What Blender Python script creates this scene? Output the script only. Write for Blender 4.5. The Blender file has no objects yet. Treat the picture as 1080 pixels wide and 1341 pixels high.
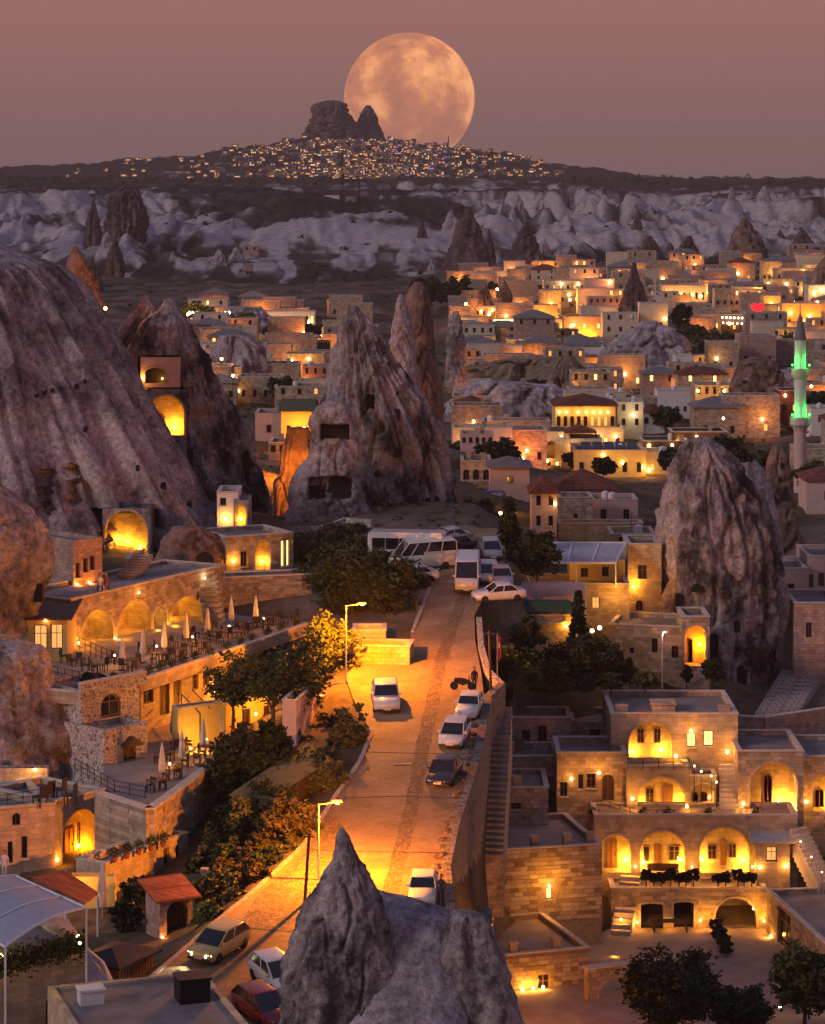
import bpy, math, random
import numpy as np
from mathutils import Vector, Matrix
from mathutils.geometry import tessellate_polygon
random.seed(7); RNG = np.random.default_rng(7)
sc = bpy.context.scene
COL = sc.collection
# ------------------------------------------------------------------ camera
CZ, F, CX, CY = 58.0, 3600.0, 540.0, 225.0      # eye height, focal length and principal point in photo pixels
cam_d = bpy.data.cameras.new('camera'); cam = bpy.data.objects.new('camera', cam_d); COL.objects.link(cam)
cam.location = (0, 0, CZ); cam.rotation_euler = (math.radians(90), 0, 0)
cam_d.sensor_fit = 'HORIZONTAL'; cam_d.sensor_width = 36; cam_d.lens = 120
cam_d.shift_y = -(670.5 - CY) / 1080.0
cam_d.clip_start = 1; cam_d.clip_end = 60000
sc.camera = cam
# ------------------------------------------------------------------ world: dusk sky
W = bpy.data.worlds.new('World'); sc.world = W; W.use_nodes = True
wn = W.node_tree.nodes; wl = W.node_tree.links; wn.clear()
SUN_EL, SUN_ROT = 4.0, 205.0
tc = wn.new('ShaderNodeTexCoord'); sp = wn.new('ShaderNodeSeparateXYZ'); wl.new(tc.outputs['Generated'], sp.inputs[0])
ramp = wn.new('ShaderNodeValToRGB'); wl.new(sp.outputs['Z'], ramp.inputs[0])
stops = [(0.0, (.225, .122, .115)), (0.02, (.25, .132, .121)), (0.065, (.345, .152, .140)), (0.16, (.31, .155, .17)),
         (0.40, (.19, .165, .255)), (0.8, (.14, .15, .275))]
ramp.color_ramp.elements[0].position = stops[0][0]; ramp.color_ramp.elements[0].color = (*stops[0][1], 1)
ramp.color_ramp.elements[1].position = stops[-1][0]; ramp.color_ramp.elements[1].color = (*stops[-1][1], 1)
for p_, c_ in stops[1:-1]:
    e_ = ramp.color_ramp.elements.new(p_); e_.color = (*c_, 1)
sky = wn.new('ShaderNodeTexSky'); sky.sky_type = 'NISHITA'; sky.sun_disc = False
sky.sun_elevation = math.radians(SUN_EL); sky.sun_rotation = math.radians(SUN_ROT)
bg1 = wn.new('ShaderNodeBackground'); bg2 = wn.new('ShaderNodeBackground'); addw = wn.new('ShaderNodeAddShader')
wl.new(ramp.outputs[0], bg1.inputs[0]); bg1.inputs[1].default_value = 1.0
wl.new(sky.outputs[0], bg2.inputs[0]); bg2.inputs[1].default_value = 0.002
wo = wn.new('ShaderNodeOutputWorld'); wl.new(bg1.outputs[0], addw.inputs[0]); wl.new(bg2.outputs[0], addw.inputs[1])
wl.new(addw.outputs[0], wo.inputs[0])
# afterglow of the set sun, behind the camera
sd = bpy.data.lights.new('sun', 'SUN'); sd.energy = 1.12; sd.angle = math.radians(14); sd.color = (1.0, .80, .80)
sun = bpy.data.objects.new('sun', sd); COL.objects.link(sun)
sun.rotation_euler = (math.radians(67), 0, math.radians(-58))
vs = sc.view_settings; vs.view_transform = 'Standard'; vs.look = 'None'; vs.exposure = 0; vs.gamma = 1; vs.use_curve_mapping = False
sc.render.engine = 'CYCLES'; cy = sc.cycles
cy.use_denoising = True; cy.max_bounces = 5; cy.diffuse_bounces = 3; cy.glossy_bounces = 2; cy.transmission_bounces = 2
cy.volume_bounces = 0; cy.transparent_max_bounces = 4; cy.caustics_reflective = False; cy.caustics_refractive = False
cy.sample_clamp_indirect = 4.0; cy.use_adaptive_sampling = True; cy.adaptive_threshold = 0.015
# ------------------------------------------------------------------ helpers
def P(px, py, Y): return Vector(((px - CX) / F * Y, Y, CZ - (py - CY) / F * Y))
def PXZ(px, Y, z): return Vector(((px - CX) / F * Y, Y, z))
def YZ(py, z): return (CZ - z) * F / (py - CY)              # depth of a pixel row on a level floor
def PZ(px, py, z): Y = YZ(py, z); return Vector(((px - CX) / F * Y, Y, z))
def proj(v):
    return np.stack([CX + F * v[..., 0] / v[..., 1], CY + F * (CZ - v[..., 2]) / v[..., 1]], -1)
def pix_of(x, Y, z): return CX + F * x / Y, CY + F * (CZ - z) / Y
def tag(o, label, cat, group=None, kind=None):
    if label: o['label'] = label
    if cat: o['category'] = cat
    if group: o['group'] = group
    if kind: o['kind'] = kind
    return o
def empty(name, loc=(0, 0, 0), rz=0, label=None, cat=None, group=None):
    o = bpy.data.objects.new(name, None); COL.objects.link(o); o.empty_display_size = .1
    o.location = loc; o.rotation_euler = (0, 0, rz)
    return tag(o, label, cat, group)
def copy_tree(o, parent=None):
    c = o.copy(); COL.objects.link(c); c.parent = parent
    for ch in KIDS.get(o, []): KIDS.setdefault(c, []).append(copy_tree(ch, c))
    return c
KIDS = {}
def addkid(p, c):
    if p is not None: c.parent = p; KIDS.setdefault(p, []).append(c)
    return c
class MB:
    """collects faces, builds one mesh"""
    def __init__(s): s.v = []; s.f = []; s.m = []
    def add(s, vs_, fs, mi=0):
        n = len(s.v); s.v += [tuple(x) for x in vs_]; s.f += [tuple(i + n for i in f) for f in fs]; s.m += [mi] * len(fs); return s
    def box(s, x0, x1, y0, y1, z0, z1, mi=0, rz=0, c=None):
        vs_ = [(x, y, z) for z in (z0, z1) for y in (y0, y1) for x in (x0, x1)]
        if rz:
            ca, sa = math.cos(rz), math.sin(rz); cx_, cy_ = c or ((x0 + x1) / 2, (y0 + y1) / 2)
            vs_ = [(cx_ + (x - cx_) * ca - (y - cy_) * sa, cy_ + (x - cx_) * sa + (y - cy_) * ca, z) for x, y, z in vs_]
        return s.add(vs_, [(0, 2, 3, 1), (4, 5, 7, 6), (0, 1, 5, 4), (2, 6, 7, 3), (0, 4, 6, 2), (1, 3, 7, 5)], mi)
    def tube(s, a, b, r0, r1=None, n=6, mi=0, cap=True):
        a = Vector(a); b = Vector(b); r1 = r0 if r1 is None else r1
        d = (b - a); d.normalize() if d.length > 1e-9 else None
        u = d.orthogonal().normalized(); w = d.cross(u)
        vs_ = [a + (u * math.cos(t) + w * math.sin(t)) * r0 for t in [2 * math.pi * i / n for i in range(n)]]
        vs_ += [b + (u * math.cos(t) + w * math.sin(t)) * r1 for t in [2 * math.pi * i / n for i in range(n)]]
        fs = [(i, (i + 1) % n, n + (i + 1) % n, n + i) for i in range(n)]
        if cap: fs += [tuple(range(n - 1, -1, -1)), tuple(range(n, 2 * n))]
        return s.add(vs_, fs, mi)
    def lathe(s, prof, n=12, c=(0, 0, 0), mi=0, wob=None):
        vs_ = []
        for k, (r, z) in enumerate(prof):
            for i in range(n):
                t = 2 * math.pi * i / n; q = r * (1 + (wob * (1 if i % 2 else -1) if wob else 0))
                vs_.append((c[0] + q * math.cos(t), c[1] + q * math.sin(t), c[2] + z))
        fs = [(k * n + i, k * n + (i + 1) % n, (k + 1) * n + (i + 1) % n, (k + 1) * n + i) for k in range(len(prof) - 1) for i in range(n)]
        fs += [tuple(range(n - 1, -1, -1)), tuple(range((len(prof) - 1) * n, len(prof) * n))]
        return s.add(vs_, fs, mi)
    def prism(s, poly, y0, y1, mi=0):            # polygon in x,z extruded along y
        n = len(poly); vs_ = [(x, y0, z) for x, z in poly] + [(x, y1, z) for x, z in poly]
        return s.add(vs_, [tuple(range(n)), tuple(range(2 * n - 1, n - 1, -1))] + [((i + 1) % n, i, n + i, n + (i + 1) % n) for i in range(n)], mi)
    def slab(s, poly, z0, z1, mi=0):             # polygon in x,y extruded along z
        n = len(poly); vs_ = [(x, y, z0) for x, y in poly] + [(x, y, z1) for x, y in poly]
        return s.add(vs_, [tuple(range(n - 1, -1, -1)), tuple(range(n, 2 * n))] + [(i, (i + 1) % n, n + (i + 1) % n, n + i) for i in range(n)], mi)
    def ico(s, c, r, mi=0, n=6):
        pr = [(r * math.sin(math.pi * k / n) + 1e-4, -r * math.cos(math.pi * k / n)) for k in range(n + 1)]
        return s.lathe(pr, 8, c, mi)
    def mesh(s, name, mats, smooth=False):
        me = bpy.data.meshes.new(name); me.from_pydata(s.v, [], s.f)
        for m in (mats if isinstance(mats, (list, tuple)) else [mats]): me.materials.append(m)
        if any(s.m): me.polygons.foreach_set('material_index', s.m)
        if smooth: me.polygons.foreach_set('use_smooth', [True] * len(s.f))
        me.update(); return me
    def build(s, name, mats, parent=None, smooth=False, loc=None, rz=0):
        o = bpy.data.objects.new(name, s.mesh(name, mats, smooth)); COL.objects.link(o); addkid(parent, o)
        if loc is not None: o.location = loc
        if rz: o.rotation_euler = (0, 0, rz)
        return o
def inst(name, me, parent=None, loc=(0, 0, 0), rot=(0, 0, 0), scale=(1, 1, 1)):
    o = bpy.data.objects.new(name, me); COL.objects.link(o); addkid(parent, o)
    o.location = loc; o.rotation_euler = rot; o.scale = scale; return o
def np_mesh(name, v, f, mats, smooth=True, attr=None, mi=None):
    me = bpy.data.meshes.new(name); v = np.asarray(v, np.float32); f = np.asarray(f, np.int32); k = f.shape[1]
    me.vertices.add(len(v)); me.vertices.foreach_set('co', v.ravel())
    me.loops.add(f.size); me.loops.foreach_set('vertex_index', f.ravel())
    me.polygons.add(len(f)); me.polygons.foreach_set('loop_start', np.arange(0, f.size, k, dtype=np.int32))
    try: me.polygons.foreach_set('loop_total', np.full(len(f), k, np.int32))
    except Exception: pass
    for m in (mats if isinstance(mats, (list, tuple)) else [mats]): me.materials.append(m)
    if mi is not None: me.polygons.foreach_set('material_index', mi)
    if smooth: me.polygons.foreach_set('use_smooth', np.ones(len(f), bool))
    for nm, a in (attr or {}).items():
        at = me.attributes.new(nm, 'FLOAT', 'POINT'); at.data.foreach_set('value', np.asarray(a, np.float32))
    me.update(calc_edges=True); me.validate(); return me
# numpy gradient noise
_perm = RNG.permutation(512)
_perm = np.concatenate([_perm, _perm, _perm])
_grad = RNG.normal(size=(512, 3)); _grad /= np.linalg.norm(_grad, axis=1)[:, None]
def noise3(p):
    p = np.asarray(p, float); i = np.floor(p).astype(int); f = p - i; u = f * f * f * (f * (f * 6 - 15) + 10)
    i &= 511; out = 0
    for dx in (0, 1):
        for dy in (0, 1):
            for dz in (0, 1):
                h = _perm[_perm[_perm[(i[:, 0] + dx) & 511] + ((i[:, 1] + dy) & 511)] + ((i[:, 2] + dz) & 511)]
                g = _grad[h]; d = (g * (f - [dx, dy, dz])).sum(1)
                w = (u[:, 0] if dx else 1 - u[:, 0]) * (u[:, 1] if dy else 1 - u[:, 1]) * (u[:, 2] if dz else 1 - u[:, 2])
                out = out + w * d
    return out * 1.6
def fbm(p, o=4, lac=2.1, g=.5):
    p = np.asarray(p, float); a = 1; t = 0; s_ = 0
    for k in range(o): t = t + a * noise3(p + 17.3 * k); s_ += a; p = p * lac; a *= g
    return t / s_ * 1.5
def ridged(p, o=4):
    p = np.asarray(p, float); a = 1; t = 0; s_ = 0
    for k in range(o): t = t + a * (1 - np.abs(noise3(p + 9.1 * k)) * 2); s_ += a; p = p * 2.05; a *= .5
    return t / s_
def sstep(a, b, x): t = np.clip((x - a) / (b - a), 0, 1); return t * t * (3 - 2 * t)
# ------------------------------------------------------------------ materials
def nd(nt, t, **kw):
    n = nt.nodes.new(t)
    for k, v in kw.items():
        if k in n.inputs: n.inputs[k].default_value = v
        else: setattr(n, k, v)
    return n
def ramp_node(nt, fac, pts, interp='LINEAR'):
    r = nt.nodes.new('ShaderNodeValToRGB'); cr = r.color_ramp; cr.interpolation = interp
    cr.elements[0].position = pts[0][0]; cr.elements[0].color = (*pts[0][1], 1)
    cr.elements[1].position = pts[-1][0]; cr.elements[1].color = (*pts[-1][1], 1)
    for p_, c_ in pts[1:-1]: cr.elements.new(p_).color = (*c_, 1)
    nt.links.new(fac, r.inputs[0]); return r
def base_mat(name, rough=.85, spec=.3):
    m = bpy.data.materials.new(name); m.use_nodes = True; nt = m.node_tree
    b = nt.nodes['Principled BSDF']; b.inputs['Roughness'].default_value = rough; b.inputs['Specular IOR Level'].default_value = spec
    return m, nt, b
def mix(nt, a, b, fac, mode='MIX'):
    n = nt.nodes.new('ShaderNodeMix'); n.data_type = 'RGBA'; n.blend_type = mode
    for sock, v in ((n.inputs[6], a), (n.inputs[7], b), (n.inputs[0], fac)):
        if hasattr(v, 'links') or hasattr(v, 'is_linked'): nt.links.new(v, sock)
        elif isinstance(v, (int, float)): sock.default_value = v
        else: sock.default_value = (*v, 1)
    return n.outputs[2]
def bump(nt, b, h, strength=.4, dist=.05):
    n = nd(nt, 'ShaderNodeBump', Strength=strength, Distance=dist); nt.links.new(h, n.inputs['Height']); nt.links.new(n.outputs[0], b.inputs['Normal'])
def noise_tex(nt, scale, detail=5, coord='Object', sc3=None, rough=.6):
    t = nt.nodes.new('ShaderNodeTexCoord'); n = nd(nt, 'ShaderNodeTexNoise', Scale=scale, Detail=detail, Roughness=rough)
    src = t.outputs[coord]
    if sc3:
        mp = nt.nodes.new('ShaderNodeMapping'); mp.inputs['Scale'].default_value = sc3; nt.links.new(src, mp.inputs[0]); src = mp.outputs[0]
    nt.links.new(src, n.inputs['Vector']); return n.outputs['Fac']
def mul(c, k): return tuple(min(1, x * k) for x in c)
def plain(name, c, rough=.7, var=.25, scale=3, metal=0, spec=.3, bmp=.15):
    m, nt, b = base_mat(name, rough, spec); b.inputs['Metallic'].default_value = metal
    f = noise_tex(nt, scale); r = ramp_node(nt, f, [(.3, mul(c, 1 - var)), (.7, mul(c, 1 + var))])
    nt.links.new(r.outputs[0], b.inputs['Base Color'])
    if bmp: bump(nt, b, f, bmp, .03)
    return m
def masonry(name, c, bw=.62, bh=.3, mortar=.012, tint=.35, jc=None, rnd=True, off=.5):
    """coursed stone: colour varies block by block; joints recessed by bump"""
    m, nt, b = base_mat(name, .9, .2)
    t = nt.nodes.new('ShaderNodeTexCoord'); s = nt.nodes.new('ShaderNodeSeparateXYZ'); nt.links.new(t.outputs['Object'], s.inputs[0])
    a = nd(nt, 'ShaderNodeMath', operation='ADD'); nt.links.new(s.outputs[0], a.inputs[0]); nt.links.new(s.outputs[1], a.inputs[1])
    cb = nt.nodes.new('ShaderNodeCombineXYZ'); nt.links.new(a.outputs[0], cb.inputs[0]); nt.links.new(s.outputs[2], cb.inputs[1])
    br = nd(nt, 'ShaderNodeTexBrick', Scale=1.0); br.offset = off
    br.inputs['Brick Width'].default_value = bw; br.inputs['Row Height'].default_value = bh; br.inputs['Mortar Size'].default_value = mortar
    br.inputs['Mortar Smooth'].default_value = .3
    br.inputs['Color1'].default_value = (*mul(c, 1 - tint), 1); br.inputs['Color2'].default_value = (*mul(c, 1 + tint), 1)
    br.inputs['Mortar'].default_value = (*(jc or mul(c, .6)), 1)
    nt.links.new(cb.outputs[0], br.inputs['Vector'])
    f = noise_tex(nt, .9, 6); f2 = noise_tex(nt, 7, 4)
    st = ramp_node(nt, f, [(.3, (.62, .6, .6)), (.55, (1, 1, 1)), (.75, (1.12, 1.08, 1.0))])
    col = mix(nt, br.outputs['Color'], st.outputs[0], 1.0, 'MULTIPLY')
    g = ramp_node(nt, f2, [(.3, (.8, .8, .8)), (.7, (1.15, 1.15, 1.15))]); col = mix(nt, col, g.outputs[0], 1.0, 'MULTIPLY')
    if rnd:
        oi = nt.nodes.new('ShaderNodeObjectInfo'); rr = ramp_node(nt, oi.outputs['Random'], [(0, (.85, .85, .87)), (1, (1.12, 1.08, 1.02))])
        col = mix(nt, col, rr.outputs[0], 1.0, 'MULTIPLY')
    nt.links.new(col, b.inputs['Base Color'])
    hm = nd(nt, 'ShaderNodeMath', operation='MULTIPLY_ADD'); nt.links.new(br.outputs['Fac'], hm.inputs[0]); hm.inputs[1].default_value = -1.0; nt.links.new(f2, hm.inputs[2])
    bump(nt, b, hm.outputs[0], .6, .04); return m
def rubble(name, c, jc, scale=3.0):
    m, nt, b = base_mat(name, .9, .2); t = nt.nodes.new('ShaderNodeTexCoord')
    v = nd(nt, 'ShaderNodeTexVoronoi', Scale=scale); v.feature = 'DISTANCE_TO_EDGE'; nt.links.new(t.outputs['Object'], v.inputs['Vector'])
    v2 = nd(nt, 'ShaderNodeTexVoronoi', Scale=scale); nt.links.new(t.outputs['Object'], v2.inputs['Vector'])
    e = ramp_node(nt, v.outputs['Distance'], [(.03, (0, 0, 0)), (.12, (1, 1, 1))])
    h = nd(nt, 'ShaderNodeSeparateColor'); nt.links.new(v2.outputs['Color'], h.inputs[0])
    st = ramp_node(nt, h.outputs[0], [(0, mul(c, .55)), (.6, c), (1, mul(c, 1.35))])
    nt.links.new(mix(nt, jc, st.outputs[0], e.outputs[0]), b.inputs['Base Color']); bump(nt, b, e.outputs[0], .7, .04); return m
def rockmat(name, pale, dark, sc_=.35, stretch=(1, 1, .35), lo=.38, hi=.6, warm=None, streak=True, bs=.7):
    m, nt, b = base_mat(name, .95, .12)
    f = noise_tex(nt, sc_, 8, sc3=stretch, rough=.68); r = ramp_node(nt, f, [(lo, dark), ((lo + hi) / 2, tuple((x + y) / 2 for x, y in zip(pale, dark))), (hi, pale)])
    col = r.outputs[0]
    f2 = noise_tex(nt, sc_ * 9, 6, rough=.7); g = ramp_node(nt, f2, [(.32, (.5, .49, .5)), (.66, (1.32, 1.3, 1.28))])
    col = mix(nt, col, g.outputs[0], 1.0, 'MULTIPLY')
    if streak:
        f3 = noise_tex(nt, sc_ * 3.2, 5, sc3=(1, 1, .1)); g3 = ramp_node(nt, f3, [(.38, (.68, .67, .68)), (.6, (1.1, 1.1, 1.1))])
        col = mix(nt, col, g3.outputs[0], .8, 'MULTIPLY')
    if warm:
        f4 = noise_tex(nt, sc_ * .8, 3); g4 = ramp_node(nt, f4, [(.5, (0, 0, 0)), (.68, (1, 1, 1))]); col = mix(nt, col, warm, g4.outputs[0])
    nt.links.new(col, b.inputs['Base Color'])
    f6 = noise_tex(nt, sc_ * 34, 5, rough=.75); g6 = ramp_node(nt, f6, [(.34, (.62, .62, .63)), (.64, (1.2, 1.2, 1.2))]); nt.links.new(mix(nt, col, g6.outputs[0], 1.0, 'MULTIPLY'), b.inputs['Base Color'])
    ad = nd(nt, 'ShaderNodeMath', operation='ADD'); nt.links.new(f, ad.inputs[0]); nt.links.new(f2, ad.inputs[1]); a2 = nd(nt, 'ShaderNodeMath', operation='MULTIPLY_ADD'); nt.links.new(f6, a2.inputs[0]); a2.inputs[1].default_value = .45; nt.links.new(ad.outputs[0], a2.inputs[2]); bump(nt, b, a2.outputs[0], bs, .22); return m
def emis(name, c, k):
    m, nt, b = base_mat(name); b.inputs['Base Color'].default_value = (*mul(c, .8), 1)
    b.inputs['Emission Color'].default_value = (*c, 1); b.inputs['Emission Strength'].default_value = k; return m
def leafmat(name, c, var=.5):
    m, nt, b = base_mat(name, .7, .25); f = noise_tex(nt, 1.3, 3); f2 = noise_tex(nt, 9, 2)
    r = ramp_node(nt, f2, [(.25, mul(c, 1 - var)), (.75, mul(c, 1 + var))]); r2 = ramp_node(nt, f, [(.3, (.7, .72, .7)), (.7, (1.2, 1.15, 1))])
    nt.links.new(mix(nt, r.outputs[0], r2.outputs[0], 1.0, 'MULTIPLY'), b.inputs['Base Color'])
    return m
def blockmat():
    m, nt, b = base_mat('stone_block', .9, .2); f = noise_tex(nt, 3.5, 6); oi = nt.nodes.new('ShaderNodeObjectInfo')
    r = ramp_node(nt, oi.outputs['Random'], [(0, (.20, .145, .095)), (.35, (.33, .25, .165)), (.7, (.42, .33, .23)), (1, (.52, .43, .32))]); g = ramp_node(nt, f, [(.3, (.65, .64, .62)), (.7, (1.2, 1.18, 1.15))])
    nt.links.new(mix(nt, r.outputs[0], g.outputs[0], 1.0, 'MULTIPLY'), b.inputs['Base Color']); bump(nt, b, f, .6, .04); return m
STONE = (.43, .345, .25); PINK = (.42, .30, .25); GREY = (.33, .30, .27); PALE = (.55, .50, .44); YEL = (.50, .40, .24)
M = dict(
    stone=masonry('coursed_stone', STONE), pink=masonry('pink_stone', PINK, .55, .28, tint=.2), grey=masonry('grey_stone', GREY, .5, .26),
    yel=masonry('yellow_stone', YEL, .6, .3, tint=.2), smooth=masonry('pale_cut_stone', (.47, .385, .28), .8, .34, .008, .16),
    block=blockmat(), coping=plain('coping_stone', (.50, .44, .37), .9, .2, 2),
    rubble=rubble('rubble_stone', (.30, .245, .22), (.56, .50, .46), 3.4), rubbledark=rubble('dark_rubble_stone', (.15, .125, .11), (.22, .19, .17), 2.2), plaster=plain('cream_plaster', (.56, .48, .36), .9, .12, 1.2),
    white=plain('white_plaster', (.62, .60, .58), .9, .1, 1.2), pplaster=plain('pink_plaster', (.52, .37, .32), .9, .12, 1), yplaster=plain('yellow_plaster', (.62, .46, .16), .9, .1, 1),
    roof=plain('flat_roof_screed', (.17, .16, .16), .9, .25, .7, bmp=.3), redroof=masonry('red_roof_tiles', (.20, .075, .055), .25, .34, .03, .3),
    roofpink=plain('tuff_roof_screed', (.27, .215, .19), .9, .25, .6, bmp=.3),
    door=plain('dark_wood', (.085, .045, .025), .6, .3, 5), door2=plain('brown_wood', (.20, .095, .04), .6, .3, 5), frame=plain('window_frame_wood', (.16, .085, .045), .6, .2, 5),
    glass=plain('dark_window_glass', (.012, .012, .016), .12, .1, 2, spec=.6, bmp=0), dark=plain('dark_interior', (.02, .016, .014), .95, .2, 2, bmp=0),  # M dark: shade of hollows put into near-black colour; also joints and hair
    metal=plain('dark_iron', (.02, .02, .022), .5, .2, 5, metal=.6), steel=plain('galvanised_steel', (.42, .42, .44), .4, .15, 4, metal=.5), wframe=plain('white_painted_steel', (.62, .62, .63), .4, .08, 3),
    awning=plain('grey_awning_cloth', (.36, .37, .42), .7, .12, 1.5), canvas=plain('cream_canvas', (.50, .47, .43), .85, .15, 4), olive=plain('olive_roof_sheet', (.075, .085, .04), .8, .25, 1.5),
    blue=plain('blue_tarpaulin', (.03, .10, .42), .6, .15, 3), teal=plain('teal_sheet', (.015, .10, .11), .6, .2, 3), trunk=plain('tree_bark', (.075, .055, .04), .9, .3, 6),
    chair=plain('dark_rattan', (.03, .025, .022), .7, .3, 9), table=plain('table_wood', (.12, .07, .04), .6, .2, 5), cloth=plain('table_cloth', (.45, .40, .36), .8, .1, 4), terracotta=plain('terracotta', (.26, .10, .055), .8, .2, 6),
    tyre=plain('tyre_rubber', (.018, .018, .018), .8, .2, 8), rim=plain('alloy_rim', (.35, .35, .36), .35, .1, 5, metal=.7), chrome=plain('bumper_plastic', (.03, .03, .03), .5, .1, 4), plate=plain('number_plate_white', (.6, .6, .58), .5, .05, 4),
    lampglass=emis('lamp_warm', (1, .62, .2), 26), lampsod=emis('lamp_sodium', (1, .55, .14), 40), lampwhite=emis('lamp_white', (1, .86, .6), 22), litwin=emis('lit_window', (1, .58, .17), 2.6), litwin2=emis('lit_window_dim', (1, .5, .14), .9),
    litfar=emis('lit_window_far', (1, .40, .10), 1.25), litfar2=emis('lit_window_far_pale', (1, .60, .28), 1.2), litviolet=emis('lit_window_violet', (.42, .30, 1), .9), green_l=emis('green_floodlight', (.06, 1, .12), 4), redneon=emis('red_neon', (1, .02, .03), 1.3), headl=emis('headlight_on', (1, .85, .5), 16),
    headoff=plain('headlight_off', (.42, .42, .44), .15, .1, 5, spec=.6), tail=plain('tail_light', (.25, .01, .01), .3, .1, 5),
    leaf=leafmat('leaf_green', (.045, .065, .02)), leafdark=leafmat('leaf_dark', (.022, .036, .014)), leafol=leafmat('leaf_olive', (.07, .075, .03)), leafauto=leafmat('leaf_dry', (.055, .045, .02)), leafbright=leafmat('leaf_bright', (.11, .13, .03)),
    skin=plain('skin', (.40, .24, .17), .6, .05, 3), shirt=plain('white_shirt', (.55, .52, .50), .8, .1, 6), shirt2=plain('dark_clothes', (.03, .03, .04), .8, .2, 6), shirt3=plain('rose_shirt', (.35, .12, .11), .8, .1, 6),
    rock=rockmat('dark_tuff', (.45, .40, .39), (.07, .062, .065), .32, (1, 1, .6), .42, .56, warm=None, bs=.9),
    rock2=rockmat('weathered_tuff', (.50, .435, .425), (.15, .128, .13), .25, (1, 1, .8), .40, .58, streak=False, bs=.9),
    rockred=rockmat('reddish_tuff', (.29, .19, .15), (.10, .07, .062), .3, warm=(.36, .23, .17)),
    rockpale=rockmat('pale_tuff', (.47, .43, .45), (.27, .24, .245), .25, (1, 1, .4), .32, .6),
    rockdark=rockmat('far_brown_tuff', (.20, .14, .13), (.075, .055, .055), .09),
    tuffwhite=rockmat('white_tuff', (.50, .465, .49), (.27, .24, .24), .12, (1, 1, .5), .36, .58),
    kerb=plain('kerb_stone', (.36, .32, .28), .9, .25, 2, bmp=.4),
    soil=plain('dry_soil', (.19, .145, .10), .95, .35, .8, bmp=.4),
)
# ================================================================== TERRAIN
GC = np.array([-900, -300, 0, 100, 200, 300, 400, 480, 540, 590, 620, 650, 700, 800, 900, 1000, 1080, 1400, 2000], float)
GY = np.array([60, 120, 140, 160, 180, 195, 205, 215, 224, 231, 240, 260, 290, 320, 380, 450, 550, 650, 750, 900, 1000], float)
GZ = np.array([
 [8]*19,
 [10,10,11,11,11.5,11.8,12,12,12,12,4,-3,-4,-4,-4,-4,-4,-4,-4],
 [12,12,13,13,13.6,13.8,14,14,14,14,6,-3,-3,-3,-3,-3,-3,-3,-3],
 [13,13,13.2,13.4,13.8,15.2,15.8,16,16,15,4,-2,-2,-1,-1,-1,-1,-1,-1],
 [13.4,13.4,13.4,13.6,14.2,15.5,17.3,18,18,17.5,12,-1.5,0,0,0,0,0,0,0],
 [16,16,16,16.2,16.6,17,18.6,19.5,19.5,19.5,18,4,1,1,1,1,1,1,1],
 [18.5,18.5,18.5,18.0,17.2,17.4,19.6,20.4,20.5,20.5,20,7,4,1.2,1.2,1.2,1.2,1.2,1.2],
 [21,21,21,21,20.9,20.5,21,21.4,21.5,21.5,21.2,11,10,7.4,7.4,7.4,7,7,7],
 [22.5,22.5,22.5,22,21,21,21.5,22.3,22.4,22.4,22.3,14.5,13,11,10.5,10.5,10,10,10],
 [24,24,24,23.5,22.3,22,22.5,23,23.1,23.1,23.1,21.8,17.5,13.5,11.8,11,10.5,10.5,10.5],
 [25,25,25,24.5,23.5,23,23.2,23.6,24,24,24,24,21,16,13,11,11,11,11],
 [27,27,26,25.5,25,24,24.5,25.5,25.8,25.8,25.6,24,20,17.5,13.5,11.5,11.5,11.5,12],
 [28,28,27,26.5,26,25,24.5,25,25.5,25.5,25,23.5,20.5,17.5,13,11.5,11,11,12],
 [28,28,27,26.5,26,24.5,23.8,24,24,23.5,22.5,21,19.5,16,12.5,11,10.5,10,11],
 [26,26,25,24,22.5,21.5,21,19,17.5,16,15,14,13,11.5,10,9.5,9,9,10],
 [22,22,20.5,19,18,17,15.5,13,11.5,10.5,9.8,9.2,9,8.8,8.5,8.3,8.2,8,9],
 [19,19,18,17,16,15,13.5,12.5,12.5,13,13.5,14,14,14,14,14,14,14,14],
 [18,18,17,16,15.5,14.5,14,14,14.5,15,15.3,15.6,15.8,16,16,16.2,16.5,16.5,17],
 [18,18,17,16.5,16,15.6,15.5,15.8,16.3,16.8,17,17.2,17.4,18,18.4,19,20,20,20],
 [20,20,19,18.5,18.3,18,18,19,20,21,21.8,22.5,23,24,25,26,27,27,27],
 [22,22,20.5,20,19,17.5,16.5,18,20,22,23,24,24.5,25,26,27,28,28,28]], float)
def ground_base(u, Y):
    u = np.asarray(u, float); Y = np.asarray(Y, float)
    j = np.clip(np.searchsorted(GY, Y) - 1, 0, len(GY) - 2); i = np.clip(np.searchsorted(GC, u) - 1, 0, len(GC) - 2)
    ty = np.clip((Y - GY[j]) / (GY[j + 1] - GY[j]), 0, 1); tx = np.clip((u - GC[i]) / (GC[i + 1] - GC[i]), 0, 1)
    return (GZ[j, i] * (1 - tx) + GZ[j, i + 1] * tx) * (1 - ty) + (GZ[j + 1, i] * (1 - tx) + GZ[j + 1, i + 1] * tx) * ty
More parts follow.
